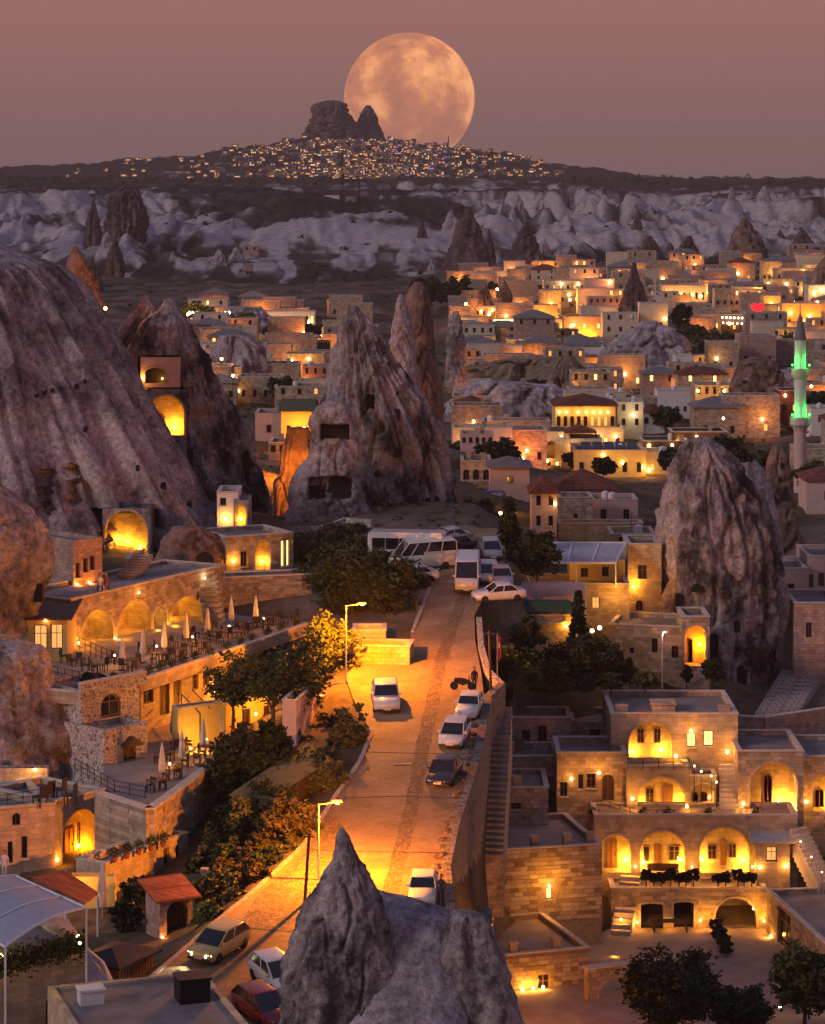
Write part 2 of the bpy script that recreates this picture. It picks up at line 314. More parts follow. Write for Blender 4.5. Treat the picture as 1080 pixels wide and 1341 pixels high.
# ---- road: edges read from the photo on the slope z = Y / 10
def RY(py): return CZ / (.1 + (py - CY) / F)
def RP(px, py, dz=0): Y = RY(py); return Vector(((px - CX) / F * Y, Y, .1 * Y + dz))
RL = [(150, 1345), (185, 1295), (262, 1228), (330, 1172), (396, 1112), (436, 1050), (470, 1002), (486, 960), (462, 915), (452, 885), (470, 866), (534, 868), (538, 830), (546, 800), (535, 772), (486, 752), (490, 722), (545, 706), (590, 698), (618, 692)]
RR = [(420, 1420), (560, 1300), (588, 1215), (580, 1140), (592, 1085), (610, 1032), (624, 985), (632, 940), (634, 915), (630, 880), (622, 840), (621, 806), (634, 782), (650, 762), (660, 742), (662, 722), (660, 706), (652, 692)]
rl = np.array([tuple(RP(*p).xy) for p in RL]); rr = np.array([tuple(RP(*p).xy) for p in RR])
def resamp(a, n):
    d = np.r_[0, np.cumsum(np.linalg.norm(np.diff(a, axis=0), axis=1))]; t = np.linspace(0, d[-1], n)
    return np.stack([np.interp(t, d, a[:, k]) for k in range(a.shape[1])], 1)
rl_, rr_ = resamp(rl, 160), resamp(rr, 160)
road_poly = np.r_[rl, rr[::-1]]
def in_poly(x, y, poly):
    r = np.zeros(x.shape, bool); n = len(poly)
    for k in range(n):
        (x1, y1), (x2, y2) = poly[k], poly[(k + 1) % n]
        c = ((y1 > y) != (y2 > y)) & (x < (x2 - x1) * (y - y1) / (y2 - y1 + 1e-12) + x1); r ^= c
    return r
def dist_poly(x, y, poly):
    d = np.full(x.shape, 1e9); n = len(poly)
    for k in range(n):
        a, b = poly[k], poly[(k + 1) % n]; e = b - a; t = np.clip(((x - a[0]) * e[0] + (y - a[1]) * e[1]) / (e @ e + 1e-9), 0, 1)
        d = np.minimum(d, np.hypot(x - a[0] - t * e[0], y - a[1] - t * e[1]))
    return d
CORR = []
def corrected(x, Y, z):
    """the ground follows the footings of the town houses"""
    far = Y > 270
    if not CORR or not far.any(): return z
    C = np.array(CORR); b0 = ground_base(CX + F * C[:, 0] / C[:, 1], C[:, 1]); dz = C[:, 2] - b0; xf, yf = x[far], Y[far]; out = np.zeros(len(xf))
    for k in range(0, len(xf), 4000):
        w = np.exp(-((xf[k:k + 4000, None] - C[None, :, 0]) ** 2 + (yf[k:k + 4000, None] - C[None, :, 1]) ** 2) / C[None, :, 3] ** 2); out[k:k + 4000] = (w * dz).sum(1) / (w.sum(1) + .04)
    z = z.copy(); z[far] += out; return z
def ground_z(x, Y):
    x = np.atleast_1d(np.asarray(x, float)); Y = np.atleast_1d(np.asarray(Y, float))
    z = ground_base(CX + F * x / Y, Y)
    z = z + fbm(np.stack([x * .12, Y * .12, x * 0], 1), 3) * np.interp(Y, [150, 250, 500, 1000], [.12, .25, .8, 1.6])
    z = corrected(x, Y, z)
    near = Y < 275; d = np.full(x.shape, 99.0)
    if near.any():
        dd = dist_poly(x[near], Y[near], road_poly); ins = in_poly(x[near], Y[near], road_poly); dd[ins] = 0; d[near] = dd
    rs = (x > .012 * Y) & (Y < 236); k = np.where(rs, 1 - sstep(.05, .5, d), 1 - sstep(.6, 2.2, d)); z = z * (1 - k) + (.1 * Y - .12) * k
    return z
def gz(x, Y): return float(ground_z(x, Y)[0])
GUY = None
gcol = np.linspace(-330, 1420, 300); grow = np.concatenate([np.linspace(95, 275, 230), 275 * (1000 / 275) ** np.linspace(.006, 1, 190)])
def grid_faces(nr, nc):
    i = np.arange(nr - 1)[:, None] * nc + np.arange(nc - 1)[None]; return np.stack([i, i + 1, i + nc + 1, i + nc], -1).reshape(-1, 4)
def groundmat():
    m, nt, b = base_mat('town_ground', .95, .1)
    f = noise_tex(nt, .05, 8, rough=.65); f2 = noise_tex(nt, .9, 6); f3 = noise_tex(nt, .02, 5)
    r = ramp_node(nt, f, [(.36, (.035, .034, .018)), (.46, (.085, .068, .045)), (.58, (.16, .125, .095)), (.72, (.25, .205, .175))])
    g = ramp_node(nt, f2, [(.3, (.6, .6, .6)), (.7, (1.25, 1.2, 1.15))])
    nt.links.new(mix(nt, r.outputs[0], g.outputs[0], 1.0, 'MULTIPLY'), b.inputs['Base Color']); bump(nt, b, f2, .6, .15); return m
# ---- road surface
def roadmat():
    m, nt, b = base_mat('stone_paved_road', .8, .25)
    t = nt.nodes.new('ShaderNodeTexCoord'); mp = nt.nodes.new('ShaderNodeMapping'); mp.inputs['Rotation'].default_value = (0, 0, math.radians(12)); nt.links.new(t.outputs['Object'], mp.inputs[0])
    br = nd(nt, 'ShaderNodeTexBrick', Scale=1.0); br.inputs['Brick Width'].default_value = .24; br.inputs['Row Height'].default_value = .14; br.inputs['Mortar Size'].default_value = .012
    br.inputs['Color1'].default_value = (.28, .195, .11, 1); br.inputs['Color2'].default_value = (.38, .275, .16, 1); br.inputs['Mortar'].default_value = (.15, .105, .065, 1); nt.links.new(mp.outputs[0], br.inputs['Vector'])
    f = noise_tex(nt, .35, 7); f2 = noise_tex(nt, .06, 3)
    g = ramp_node(nt, f, [(.3, (.62, .6, .58)), (.7, (1.2, 1.18, 1.15))]); g2 = ramp_node(nt, f2, [(.35, (.8, .8, .8)), (.65, (1.1, 1.1, 1.1))])
    col = mix(nt, br.outputs['Color'], g.outputs[0], 1.0, 'MULTIPLY'); col = mix(nt, col, g2.outputs[0], 1.0, 'MULTIPLY')
    nt.links.new(col, b.inputs['Base Color']); bump(nt, b, br.outputs['Fac'], -.5, .02); return m
def cobblemat(name, c):
    return rubble(name, c, mul(c, .55), 5.5)
nr = 9; tt = np.linspace(0, 1, nr)
rv = (rl_[:, None, :] * (1 - tt[None, :, None]) + rr_[:, None, :] * tt[None, :, None]).reshape(-1, 2)
rm = np_mesh('road', np.c_[rv, .1 * rv[:, 1] + .02], grid_faces(160, nr), roadmat())
tag(inst('road', rm), None, None, kind='structure')
def strip(name, pts, w, dz, mat, kind='structure'):
    a = resamp(np.array([tuple(RP(*p).xy) for p in pts]), 60); t = np.gradient(a, axis=0); n = np.stack([-t[:, 1], t[:, 0]], 1); n /= np.linalg.norm(n, axis=1)[:, None]
    wv = np.asarray(w) / 2 * (1 + .12 * np.sin(np.arange(60) * 1.7))[:, None]
    v = np.stack([a - n * wv, a + n * wv], 1).reshape(-1, 2)
    return tag(inst(name, np_mesh(name, np.c_[v, .1 * v[:, 1] + dz], grid_faces(60, 2), mat)), None, None, kind=kind)
cob = cobblemat('dark_cobbles', (.25, .175, .105))
strip('cobble_gutter', [(628, 720), (612, 770), (592, 820), (576, 870), (564, 930), (552, 985), (543, 1040), (531, 1090), (516, 1150), (505, 1190)], .95, .026, cob)
strip('paving_joint', [(440, 1046), (520, 1043), (606, 1046)], .10, .03, M['dark'])
strip('paving_joint', [(478, 985), (545, 987), (622, 988)], .10, .03, M['dark'])
strip('paving_joint', [(400, 1113), (500, 1116), (584, 1117)], .10, .03, M['dark'])
strip('paving_joint', [(300, 1214), (360, 1219), (420, 1224)], .12, .03, M['dark'])
# rough cobbled lane on the near left of the road
lane = np.array([tuple(RP(*p).xy) for p in [(312, 1214), (338, 1172), (398, 1118), (436, 1060), (448, 1075), (440, 1130), (424, 1222)]])
mb = MB(); mb.add([(x, y, .1 * y + .026) for x, y in lane], [tuple(range(len(lane)))]); tag(mb.build('cobbled_lane', cobblemat('lane_cobbles', (.27, .19, .10))), None, None, kind='structure')
mb = MB()
mh = RP(527, 1000); mb.box(mh.x - .62, mh.x + .62, mh.y - .35, mh.y + .35, mh.z + .022, mh.z + .034); tag(mb.build('road_patch', M['kerb']), None, None, kind='structure')
# kerb stones along the left road edge (each stone a part)
kroot = empty('kerb', (0, 0, 0)); tag(kroot, None, None, kind='structure')
kb = MB(); kb.box(-.5, .5, -.13, .13, -.2, .12); kme = kb.mesh('kerb_stone', M['kerb'])
def kerb_line(pts, n):
    a = resamp(np.array([tuple(RP(*p).xy) for p in pts]), n + 1)
    for k in range(n):
        c = (a[k] + a[k + 1]) / 2; e = a[k + 1] - a[k]; L = np.linalg.norm(e)
        inst('kerb_stone', kme, kroot, (c[0], c[1], .1 * c[1] + random.uniform(-.02, .03)), (0, math.atan2(-.1 * e[1], L) * 1, math.atan2(e[1], e[0])), (L * .97, random.uniform(.9, 1.15), 1))
kerb_line([(190, 1288), (262, 1226), (330, 1170), (396, 1110), (436, 1048), (470, 1000), (486, 962)], 44)
kerb_line([(540, 828), (554, 793), (568, 758), (582, 727), (600, 703)], 20)
# ================================================================== FAR HILLS
HU = np.array([-300, 100, 260, 420, 560, 700, 800, 1080, 1400], float)
HY = np.array([930, 1000, 1080, 1160, 1230, 1350, 1500, 1700, 2000, 2300, 2700, 3100, 3600], float)
HPY = np.array([  # image row wanted at each column and depth
 [372, 362, 346, 322, 302, 276, 262, 255, 247, 242, 238, 234, 231],
 [372, 362, 346, 320, 300, 274, 260, 254, 247, 242, 238, 234, 231],
 [385, 374, 352, 326, 296, 276, 262, 254, 247, 243, 239, 234, 231],
 [388, 378, 356, 334, 292, 272, 255, 251, 247, 243, 240, 234, 231],
 [384, 374, 352, 330, 306, 288, 274, 262, 250, 243, 238, 234, 231],
 [372, 362, 352, 338, 326, 312, 296, 280, 258, 244, 237, 232, 230],
 [360, 350, 340, 332, 324, 312, 298, 282, 258, 243, 234, 230, 228],
 [358, 348, 338, 328, 320, 308, 296, 284, 264, 248, 233, 229, 228],
 [358, 348, 338, 328, 320, 308, 296, 284, 264, 248, 233, 229, 228]], float)
def hills_z(x, Y):
    u = CX + F * x / Y
    i = np.clip(np.searchsorted(HU, u) - 1, 0, len(HU) - 2); tx = np.clip((u - HU[i]) / (HU[i + 1] - HU[i]), 0, 1)
    j = np.clip(np.searchsorted(HY, Y) - 1, 0, len(HY) - 2); ty = np.clip((Y - HY[j]) / (HY[j + 1] - HY[j]), 0, 1)
    py = (HPY[i, j] * (1 - tx) + HPY[i + 1, j] * tx) * (1 - ty) + (HPY[i, j + 1] * (1 - tx) + HPY[i + 1, j + 1] * tx) * ty
    z = CZ - (py - CY) * np.minimum(Y, 3600) / F
    o = np.zeros_like(x); wx = x + 25 * fbm(np.stack([x / 90, Y / 160, o], 1), 2)
    wx2 = x + 60 * fbm(np.stack([x / 190, Y / 260, o + 2], 1), 3); r1 = .5 * ridged(np.stack([(wx2 + .45 * Y) / 150, (Y - .3 * x) / 250, o + 3], 1), 4) + .5 * ridged(np.stack([(wx2 - .5 * Y) / 130, (Y + .3 * x) / 260, o + 13], 1), 4); r2 = ridged(np.stack([wx / 26, Y / 150, o + 8], 1), 3)
    A = np.interp(Y, [930, 1040, 1160, 1260, 1450, 1700, 2100, 2500, 2900], [.5, 4, 13, 16, 22, 32, 30, 12, 1.5]); A = A * (1 - .68 * sstep(220, 270, u) * (1 - sstep(580, 640, u)) * (1 - sstep(1650, 1800, Y)))
    r3 = ridged(np.stack([(x + 6 * r2) / 9, Y / 110, o + 5], 1), 2); z = z + A * (np.clip(r1, 0, 1) ** 1.6 - .38) * 1.7 + A * .5 * (r2 - .5) + np.minimum(A, 9) * .22 * (r3 - .5)
    capy = np.interp(Y, [1000, 1160, 1300, 1600, 2000, 2400, 2900], [318, 282, 256, 250, 246, 241, 232]) + np.where(u > 700, 6 * sstep(700, 900, u), 0) + 11 * fbm(np.stack([x / 80, Y / 150, o + 6], 1), 3); cap = CZ - (capy - CY) * Y / F; e_ = z - cap; z = np.where(e_ > -1.5, cap - 1.5 + 1.5 * np.tanh((e_ + 1.5) / 1.5) * .9, z); flat_ = sstep(-1.2, .8, e_)
    sk = np.interp(u, [-200, 0, 100, 170, 250, 310, 350, 395, 430, 500, 560, 620, 700, 760, 860, 1000], [222, 221, 217, 212, 205, 198, 192, 184, 184, 187, 190, 198, 212, 220, 230, 232])
    hz = CZ + (CY - sk) * 3450 / F; k = sstep(2950, 3420, Y) * (u > -400) * (u < 900)
    w = np.clip((CY + 6 - sk) / 8, 0, 1)
    z = z * (1 - k * w) + (z + (hz - z) * k) * (k * w) + 7 * k * w * fbm(np.stack([x / 48, Y / 60, o], 1), 4)
    return z, A, r1, r2 * .55 + r3 * .45, u, flat_
hcol = np.linspace(-260, 1340, 560); hrow = np.concatenate([np.linspace(935, 1300, 120), np.linspace(1304, 2400, 200), np.linspace(2412, 3500, 110), np.linspace(3540, 9000, 14)])
UU, YY = np.meshgrid(hcol, hrow); XX = (UU - CX) / F * YY; x_, y_ = XX.ravel(), YY.ravel()
hz_, A_, r1_, r2_, u_, flat_ = hills_z(x_, y_)
nv_ = fbm(np.stack([x_ / 38, y_ / 120, x_ * 0 + 1], 1), 4); nv2 = fbm(np.stack([x_ / 9, y_ / 40, x_ * 0 + 5], 1), 3)
slope = np.gradient(hz_.reshape(XX.shape), axis=0).ravel() / np.maximum(np.gradient(YY, axis=0).ravel(), .1)
veg = .33 - .75 * (r1_ - .5) + .85 * nv_ + .45 * nv2 - .95 * (r2_ - .5) - 1.2 * np.clip(slope, -.1, .25)  # scrub mask that also darkens gullies, crease shade put into the colour
veg += .55 * sstep(1290, 1360, y_) * (1 - sstep(1700, 1800, y_)) * sstep(250, 300, u_) * (1 - sstep(570, 620, u_))      # brown hill above the white cliff
veg += .5 * flat_; veg += .55 * (1 - sstep(1040, 1170, y_ + 90 * nv_)); veg += .7 * sstep(2250, 2500, y_)
tong = fbm(np.stack([(x_ + 10 * nv_) / 13, y_ / 170, x_ * 0 + 11], 1), 2); veg -= .62 * sstep(.12, .32, tong) * sstep(1000, 1030, y_) * (1 - sstep(1180, 1230, y_)) * (1 - sstep(600, 660, u_))
veg -= .55 * sstep(1170, 1200, y_) * (1 - sstep(1240, 1275, y_)) * sstep(240, 280, u_) * (1 - sstep(590, 640, u_))
veg -= .3 * sstep(600, 700, u_) * sstep(1150, 1250, y_) * (1 - sstep(1900, 2100, y_)) + .2 * (1 - sstep(200, 260, u_)) * sstep(1150, 1250, y_) * (1 - sstep(1500, 1700, y_))
def hillmat():
    m, nt, b = base_mat('badland_tuff_and_scrub', .95, .08)
    at = nt.nodes.new('ShaderNodeAttribute'); at.attribute_name = 'veg'
    f = noise_tex(nt, .06, 6); f2 = noise_tex(nt, .3, 4)
    ad = nd(nt, 'ShaderNodeMath', operation='MULTIPLY_ADD'); nt.links.new(f, ad.inputs[0]); ad.inputs[1].default_value = .5; nt.links.new(at.outputs['Fac'], ad.inputs[2])
    r = ramp_node(nt, ad.outputs[0], [(.04, (.40, .365, .36)), (.24, (.27, .242, .24)), (.38, (.15, .128, .122)), (.52, (.08, .063, .056)), (.9, (.038, .032, .024))])
    g = ramp_node(nt, f2, [(.3, (.72, .7, .7)), (.7, (1.2, 1.18, 1.15))])
    nt.links.new(mix(nt, r.outputs[0], g.outputs[0], 1.0, 'MULTIPLY'), b.inputs['Base Color']); bump(nt, b, f2, .6, 1.2); return m
hm_ = np_mesh('hills', np.stack([x_, y_, hz_], 1), grid_faces(len(hrow), len(hcol)), hillmat(), attr={'veg': veg})
tag(inst('hills', hm_), None, None, kind='structure')
def hz1(x, Y): return float(hills_z(np.array([float(x)]), np.array([float(Y)]))[0][0])
# low scrub on the plateau and the slopes: nobody could count it
def leaf_quads(c, size, flat=.5):
    n = len(c); d = RNG.normal(size=(n, 3)); d[:, 2] *= flat; d /= np.linalg.norm(d, axis=1)[:, None]
    e = np.cross(d, RNG.normal(size=(n, 3))); e /= np.linalg.norm(e, axis=1)[:, None]; s_ = (size * RNG.uniform(.6, 1.3, n))[:, None]
    v = np.stack([c - d * s_ - e * s_ * .55, c + d * s_ - e * s_ * .55, c + d * s_ + e * s_ * .55, c - d * s_ + e * s_ * .55], 1).reshape(-1, 3)
    return v, np.arange(4 * n).reshape(-1, 4)
def scrub(name, N, ulo, uhi, ylo, yhi, hgt, per, mat, thr=.62):
    u = RNG.uniform(ulo, uhi, N); Y = RNG.uniform(ylo ** .5, yhi ** .5, N) ** 2; x = (u - CX) / F * Y
    if ylo < 940: z = ground_z(x, Y)
    else: z = hills_z(x, Y)[0]
    n_ = fbm(np.stack([x / 60, Y / 140, x * 0 + 4], 1), 3); keep = n_ > thr - .62; x, Y, z = x[keep], Y[keep], z[keep]
    s_ = hgt * RNG.uniform(.5, 1.4, len(x)); c = np.repeat(np.stack([x, Y, z], 1), per, 0); S = np.repeat(s_, per)[:, None]
    o = RNG.normal(size=(len(c), 3)); o /= np.linalg.norm(o, axis=1)[:, None]; o *= RNG.uniform(.3, 1, (len(c), 1)); o[:, 2] = np.abs(o[:, 2]) * .9 + .05
    v, f = leaf_quads(c + o * S * [1.1, 1.1, 1], S[:, 0] * .32)
    tag(inst(name, np_mesh(name, v, f, mat, False)), None, None, kind='stuff')
scrub('scrub_on_hills', 900, -20, 1100, 1000, 2300, 1.8, 14, M['leafdark'], .7)
scrub('scrub_on_plateau', 500, -20, 1100, 2400, 3150, 4.2, 14, M['leafdark'], .55)
# ================================================================== MOON
mm, nt, b = base_mat('moon_surface', 1, 0); b.inputs['Base Color'].default_value = (0, 0, 0, 1)
f = noise_tex(nt, .0026, 7, rough=.62); f2 = noise_tex(nt, .016, 8, rough=.7)
r = ramp_node(nt, f, [(.38, (.50, .19, .115)), (.46, (.60, .22, .12)), (.52, (.76, .29, .13)), (.62, (1.08, .46, .19))]); g = ramp_node(nt, f2, [(.3, (.86, .86, .86)), (.7, (1.1, 1.1, 1.1))])
nt.links.new(mix(nt, r.outputs[0], g.outputs[0], 1.0, 'MULTIPLY'), b.inputs['Emission Color']); b.inputs['Emission Strength'].default_value = 1.14
mc = P(536, 128.5, 20000); mr = 85.5 / F * 20000
mb = MB(); mb.lathe([(max(mr * math.sin(math.pi * k / 48), .01), -mr * math.cos(math.pi * k / 48)) for k in range(49)], 72)
tag(mb.build('moon', mm, smooth=True, loc=mc), 'huge orange full moon rising behind the castle rock', 'moon')
# ================================================================== ROCKS
ROCKV = {}
def rock(name, label, rows, Y, mat, ry=.8, nu=120, nv=90, amp=.5, fr=.25, flute=0, fk=14, cat='rock', group=None, push=(), down=4, back=1.0, seed=0, lean=0, sq=1.0, smoothrows=True, ftw=0, rough=1.0):
    rows = sorted(rows); pys = np.array([r[0] for r in rows], float); xl = np.array([r[1] for r in rows], float); xr = np.array([r[2] for r in rows], float)
    S = Y / F; ext = down / S
    t = np.linspace(0, 1, nv); py = pys[0] + (pys[-1] - pys[0]) * t; L = np.interp(py, pys, xl); R = np.interp(py, pys, xr)
    if smoothrows:
        k = np.array([1, 2, 3, 2, 1]) / 9; Lp = np.convolve(np.pad(L, 2, 'edge'), k, 'valid'); Rp = np.convolve(np.pad(R, 2, 'edge'), k, 'valid'); L, R = Lp, Rp
    nb = max(3, int(nv * ext / (pys[-1] - pys[0])) + 1)
    py = np.r_[py, py[-1] + np.linspace(0, ext, nb + 1)[1:]]; L = np.r_[L, np.full(nb, L[-1])]; R = np.r_[R, np.full(nb, R[-1])]
    tv0 = np.r_[t, np.ones(nb)]; SL = (Y + lean * (1 - tv0)) / F      # each ring at its own depth
    z = CZ - (py - CY) * SL; cx = ((L + R) / 2 - CX) * SL; rx = np.maximum((R - L) / 2 * SL, .02)
    n = len(py); th = np.linspace(0, 2 * math.pi, nu, endpoint=False)
    c, s_ = np.cos(th), np.sin(th)
    if sq != 1: c = np.sign(c) * np.abs(c) ** sq; s_ = np.sign(s_) * np.abs(s_) ** sq
    sb = np.where(s_ > 0, s_ * back, s_)
    tv = np.r_[t, np.ones(nb)]
    X = cx[:, None] + rx[:, None] * c[None]; Yy = Y + lean * (1 - tv)[:, None] + (rx[:, None] * ry) * sb[None]; Zz = np.repeat(z[:, None], nu, 1)
    p = np.stack([X, Yy, Zz], -1).reshape(-1, 3)
    rr_ = np.repeat(rx, nu); tht = np.tile(th, n); tt_ = np.repeat(tv, nu)
    env = np.minimum(1, rr_ / (amp * 3 + .05)) * amp
    d = env * (fbm(p * fr * [1, 1, .6] + seed * 13.7, 5) + .35 * fbm(p * fr * 4 + seed, 3))
    d = d + rough * env * .5 * ridged(p * fr * 2.6 * [1, 1, .4] + seed * 3.1, 3) - rough * env * .9 * np.maximum(0, .1 - np.abs(noise3(p * fr * 1.5 * [1, 1, .35] + seed * 5))) / .1
    if flute:
        q = np.stack([np.cos(tht) * fk / 3 + ftw * tt_, np.sin(tht) * fk / 3, tt_ * .9 + seed], 1)
        fl = np.abs(noise3(q)) * 2 - 1.25; d = d + np.minimum(rr_ * .15, flute) * fl * np.minimum(1, tt_ * 6 + .15)
    p[:, 0] += d * np.tile(c, n); p[:, 1] += d * np.tile(sb, n) * 1.0; p[:, 2] += .35 * env * fbm(p * fr * 1.7 + 40, 3) * (tt_ < .98)
    front = np.tile(s_, n) < .2
    for (hx, hy, hw, hh, hd) in push:
        pj = proj(p); k = front & (np.abs(pj[:, 0] - hx) < hw / 2) & (np.abs(pj[:, 1] - hy) < hh / 2); p[k, 1] += hd
    fcs = grid_wrap(n, nu); top = np.array([[p[:nu, 0].mean(), p[:nu, 1].mean(), p[:nu, 2].mean() + .1]]); p = np.r_[p, top]
    capf = np.stack([np.arange(nu), (np.arange(nu) + 1) % nu, np.full(nu, len(p) - 1), np.full(nu, len(p) - 1)], 1)
    v = p.astype(np.float32); me = bpy.data.meshes.new(name)
    F_ = [tuple(x) for x in fcs[:, ::-1].tolist()] + [(a, b, cc) for a, b, cc, _ in capf.tolist()]
    org = np.array([p[:-1, 0].mean(), Y, z[-1]]); v = v - org
    me.from_pydata(v.tolist(), [], F_); me.materials.append(mat); me.polygons.foreach_set('use_smooth', [True] * len(F_)); me.update()
    o = inst(name, me, None, tuple(org)); tag(o, label, cat, group); o['_o'] = 0; del o['_o']
    ROCKV[o.name] = (p, org, front); return o
def grid_wrap(n, nu):
    i = np.arange(n - 1)[:, None] * nu; j = np.arange(nu)[None]; j2 = (np.arange(nu)[None] + 1) % nu
    return np.stack([i + j, i + j2, i + nu + j2, i + nu + j], -1).reshape(-1, 4)
def rock_at(o, px, py):
    p, org, fr_ = ROCKV[o.name]; p = p[:-1][fr_]; q = proj(p); d = (q[:, 0] - px) ** 2 + (q[:, 1] - py) ** 2
    k = np.argsort(d)[:4]; return float(p[k, 1].min())
def arch_poly(x0, x1, z0, z1, rise=None, n=10, pointed=False):
    """closed outline, counter-clockwise, arched top"""
    w = x1 - x0; r = w / 2 if rise is None else rise; r = min(r, (z1 - z0) * .85); zc = z1 - r; cx = (x0 + x1) / 2
    return [(x0, z0), (x1, z0)] + [(cx + w / 2 * math.cos(t), zc + r * math.sin(t)) for t in [math.pi * k / n for k in range(n + 1)]]
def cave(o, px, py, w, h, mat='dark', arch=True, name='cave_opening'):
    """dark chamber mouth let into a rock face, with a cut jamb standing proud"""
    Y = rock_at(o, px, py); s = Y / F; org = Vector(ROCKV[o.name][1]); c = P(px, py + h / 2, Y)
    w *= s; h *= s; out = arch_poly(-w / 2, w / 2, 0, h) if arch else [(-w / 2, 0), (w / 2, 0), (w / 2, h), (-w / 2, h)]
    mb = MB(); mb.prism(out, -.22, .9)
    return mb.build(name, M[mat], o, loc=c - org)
# --- the great fluted slope on the left
r1 = rock('tuff_ridge', 'great grey fluted tuff slope rising behind the arcaded cave hotel', [(322, -330, 8), (338, -420, 52), (348, -450, 82), (372, -470, 112), (410, -500, 136), (460, -520, 164), (500, -530, 186), (560, -545, 218), (620, -560, 252), (680, -570, 284), (720, -575, 300), (775, -580, 304)],
          252, M['rock2'], ry=.62, nu=420, nv=200, amp=.3, fr=.16, flute=2.0, fk=52, rough=.25, lean=16, seed=3, push=[(97, 635, 14, 52, 1.6), (60, 645, 16, 60, 1.3), (165, 698, 62, 62, 5)], ftw=1.4)
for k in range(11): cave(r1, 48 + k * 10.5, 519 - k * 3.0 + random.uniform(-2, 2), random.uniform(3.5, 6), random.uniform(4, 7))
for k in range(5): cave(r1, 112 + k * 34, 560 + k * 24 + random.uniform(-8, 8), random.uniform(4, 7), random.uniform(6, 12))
r1b = rock('boulder', 'rough brown boulder with a cave mouth at the foot of the fluted slope', [(690, 228, 262), (702, 216, 282), (725, 208, 291), (750, 204, 294), (775, 202, 296)], 238, M['rockred'], nu=60, nv=40, amp=.5, fr=.5)
cave(r1b, 268, 738, 22, 30)
r2 = rock('fairy_chimney', 'dark wide fairy chimney with a lit arched niche behind the fluted slope', [(392, 216, 226), (405, 208, 236), (425, 190, 254), (450, 172, 266), (490, 162, 284), (540, 156, 312), (600, 150, 338), (650, 148, 354), (705, 146, 364)], 285, M['rock'], ry=.7, nu=170, nv=130, amp=.8, fr=.2, flute=1.0, fk=18, rough=.5, seed=5, push=[(335, 640, 14, 60, 1.6), (217, 543, 56, 66, 6), (208, 487, 56, 40, 5), (316, 676, 24, 40, 5)])
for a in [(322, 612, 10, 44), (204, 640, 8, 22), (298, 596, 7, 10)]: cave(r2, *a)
r2b = rock('fairy_chimney', 'small twin-peaked dark chimney beside the wide one with the niche', [(388, 188, 194), (402, 176, 204), (430, 160, 214), (470, 152, 222)], 300, M['rock'], nu=70, nv=60, amp=.6, fr=.35, seed=8)
r2c = rock('fairy_chimney', 'lamp-lit orange spire on the crest of the fluted slope', [(324, 96, 101), (336, 92, 108), (355, 90, 117), (375, 88, 126), (408, 86, 140)], 296, M['rockred'], nu=70, nv=60, amp=.45, fr=.4, seed=9)
# --- the tall central massif
r3 = rock('tuff_massif', 'tall pointed grey tuff massif pierced with cave windows above the parked bus', [(401, 456, 469), (415, 448, 484), (440, 440, 504), (470, 432, 522), (500, 426, 545), (530, 422, 564), (560, 424, 580), (600, 434, 593), (640, 444, 599), (690, 452, 604)], 272, M['rock'], ry=.75, nu=230, nv=170, amp=.7, fr=.2, flute=1.4, fk=17, rough=.7, seed=11, push=[(485, 527, 11, 20, 1.5)])
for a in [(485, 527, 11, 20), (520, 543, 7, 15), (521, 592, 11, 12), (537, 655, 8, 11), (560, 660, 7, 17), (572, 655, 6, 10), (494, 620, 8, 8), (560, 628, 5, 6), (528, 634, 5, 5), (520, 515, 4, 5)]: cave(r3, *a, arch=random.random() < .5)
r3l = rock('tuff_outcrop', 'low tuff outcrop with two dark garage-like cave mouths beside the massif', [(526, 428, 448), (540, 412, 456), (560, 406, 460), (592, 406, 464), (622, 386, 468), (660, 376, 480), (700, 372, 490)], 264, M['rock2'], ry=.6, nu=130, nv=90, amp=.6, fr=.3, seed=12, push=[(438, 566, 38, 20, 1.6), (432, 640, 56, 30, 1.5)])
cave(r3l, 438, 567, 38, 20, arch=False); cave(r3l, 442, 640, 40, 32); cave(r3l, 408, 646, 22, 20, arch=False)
r3b = rock('fairy_chimney', 'tall reddish tower rock standing behind the massif', [(370, 542, 551), (380, 534, 559), (400, 528, 563), (430, 520, 566), (470, 515, 571), (520, 510, 578), (560, 510, 580)], 335, M['rockred'], nu=110, nv=90, amp=.4, fr=.3, seed=14)
r3c = rock('fairy_chimney', 'narrow flat-sided spire beside the lit hillside terraces', [(408, 593, 600), (420, 588, 604), (445, 584, 607), (472, 583, 608)], 430, M['rock2'], nu=60, nv=50, amp=.5, fr=.4, seed=15)
r3d = rock('fairy_chimney', 'pale lamp-lit spire leaning on the reddish tower rock', [(386, 523, 527), (400, 517, 534), (440, 514, 540), (480, 513, 545)], 326, M['rockpale'], nu=60, nv=50, amp=.4, fr=.4, seed=16)
# --- the big right-hand rock
r4 = rock('tuff_rock', 'massive blunt brown rock with cave doors standing over the terraced hotel', [(573, 908, 930), (579, 896, 942), (590, 888, 954), (604, 882, 966), (630, 873, 984), (660, 863, 1003), (700, 857, 1015), (740, 855, 1022), (780, 858, 1025), (815, 862, 1020), (850, 870, 1014), (905, 886, 1012)], 252, M['rock'], ry=.75, nu=220, nv=160, amp=.85, fr=.2, flute=.55, fk=11, rough=.9, seed=21)
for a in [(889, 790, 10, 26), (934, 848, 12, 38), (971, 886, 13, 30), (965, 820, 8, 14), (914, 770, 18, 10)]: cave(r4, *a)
r4b = rock('tuff_rock', 'smooth pale rounded rock leaning behind the massive brown rock', [(598, 966, 984), (612, 954, 998), (640, 948, 1010), (680, 948, 1019), (730, 962, 1022)], 264, M['rockpale'], nu=100, nv=70, amp=.35, fr=.25, seed=22)
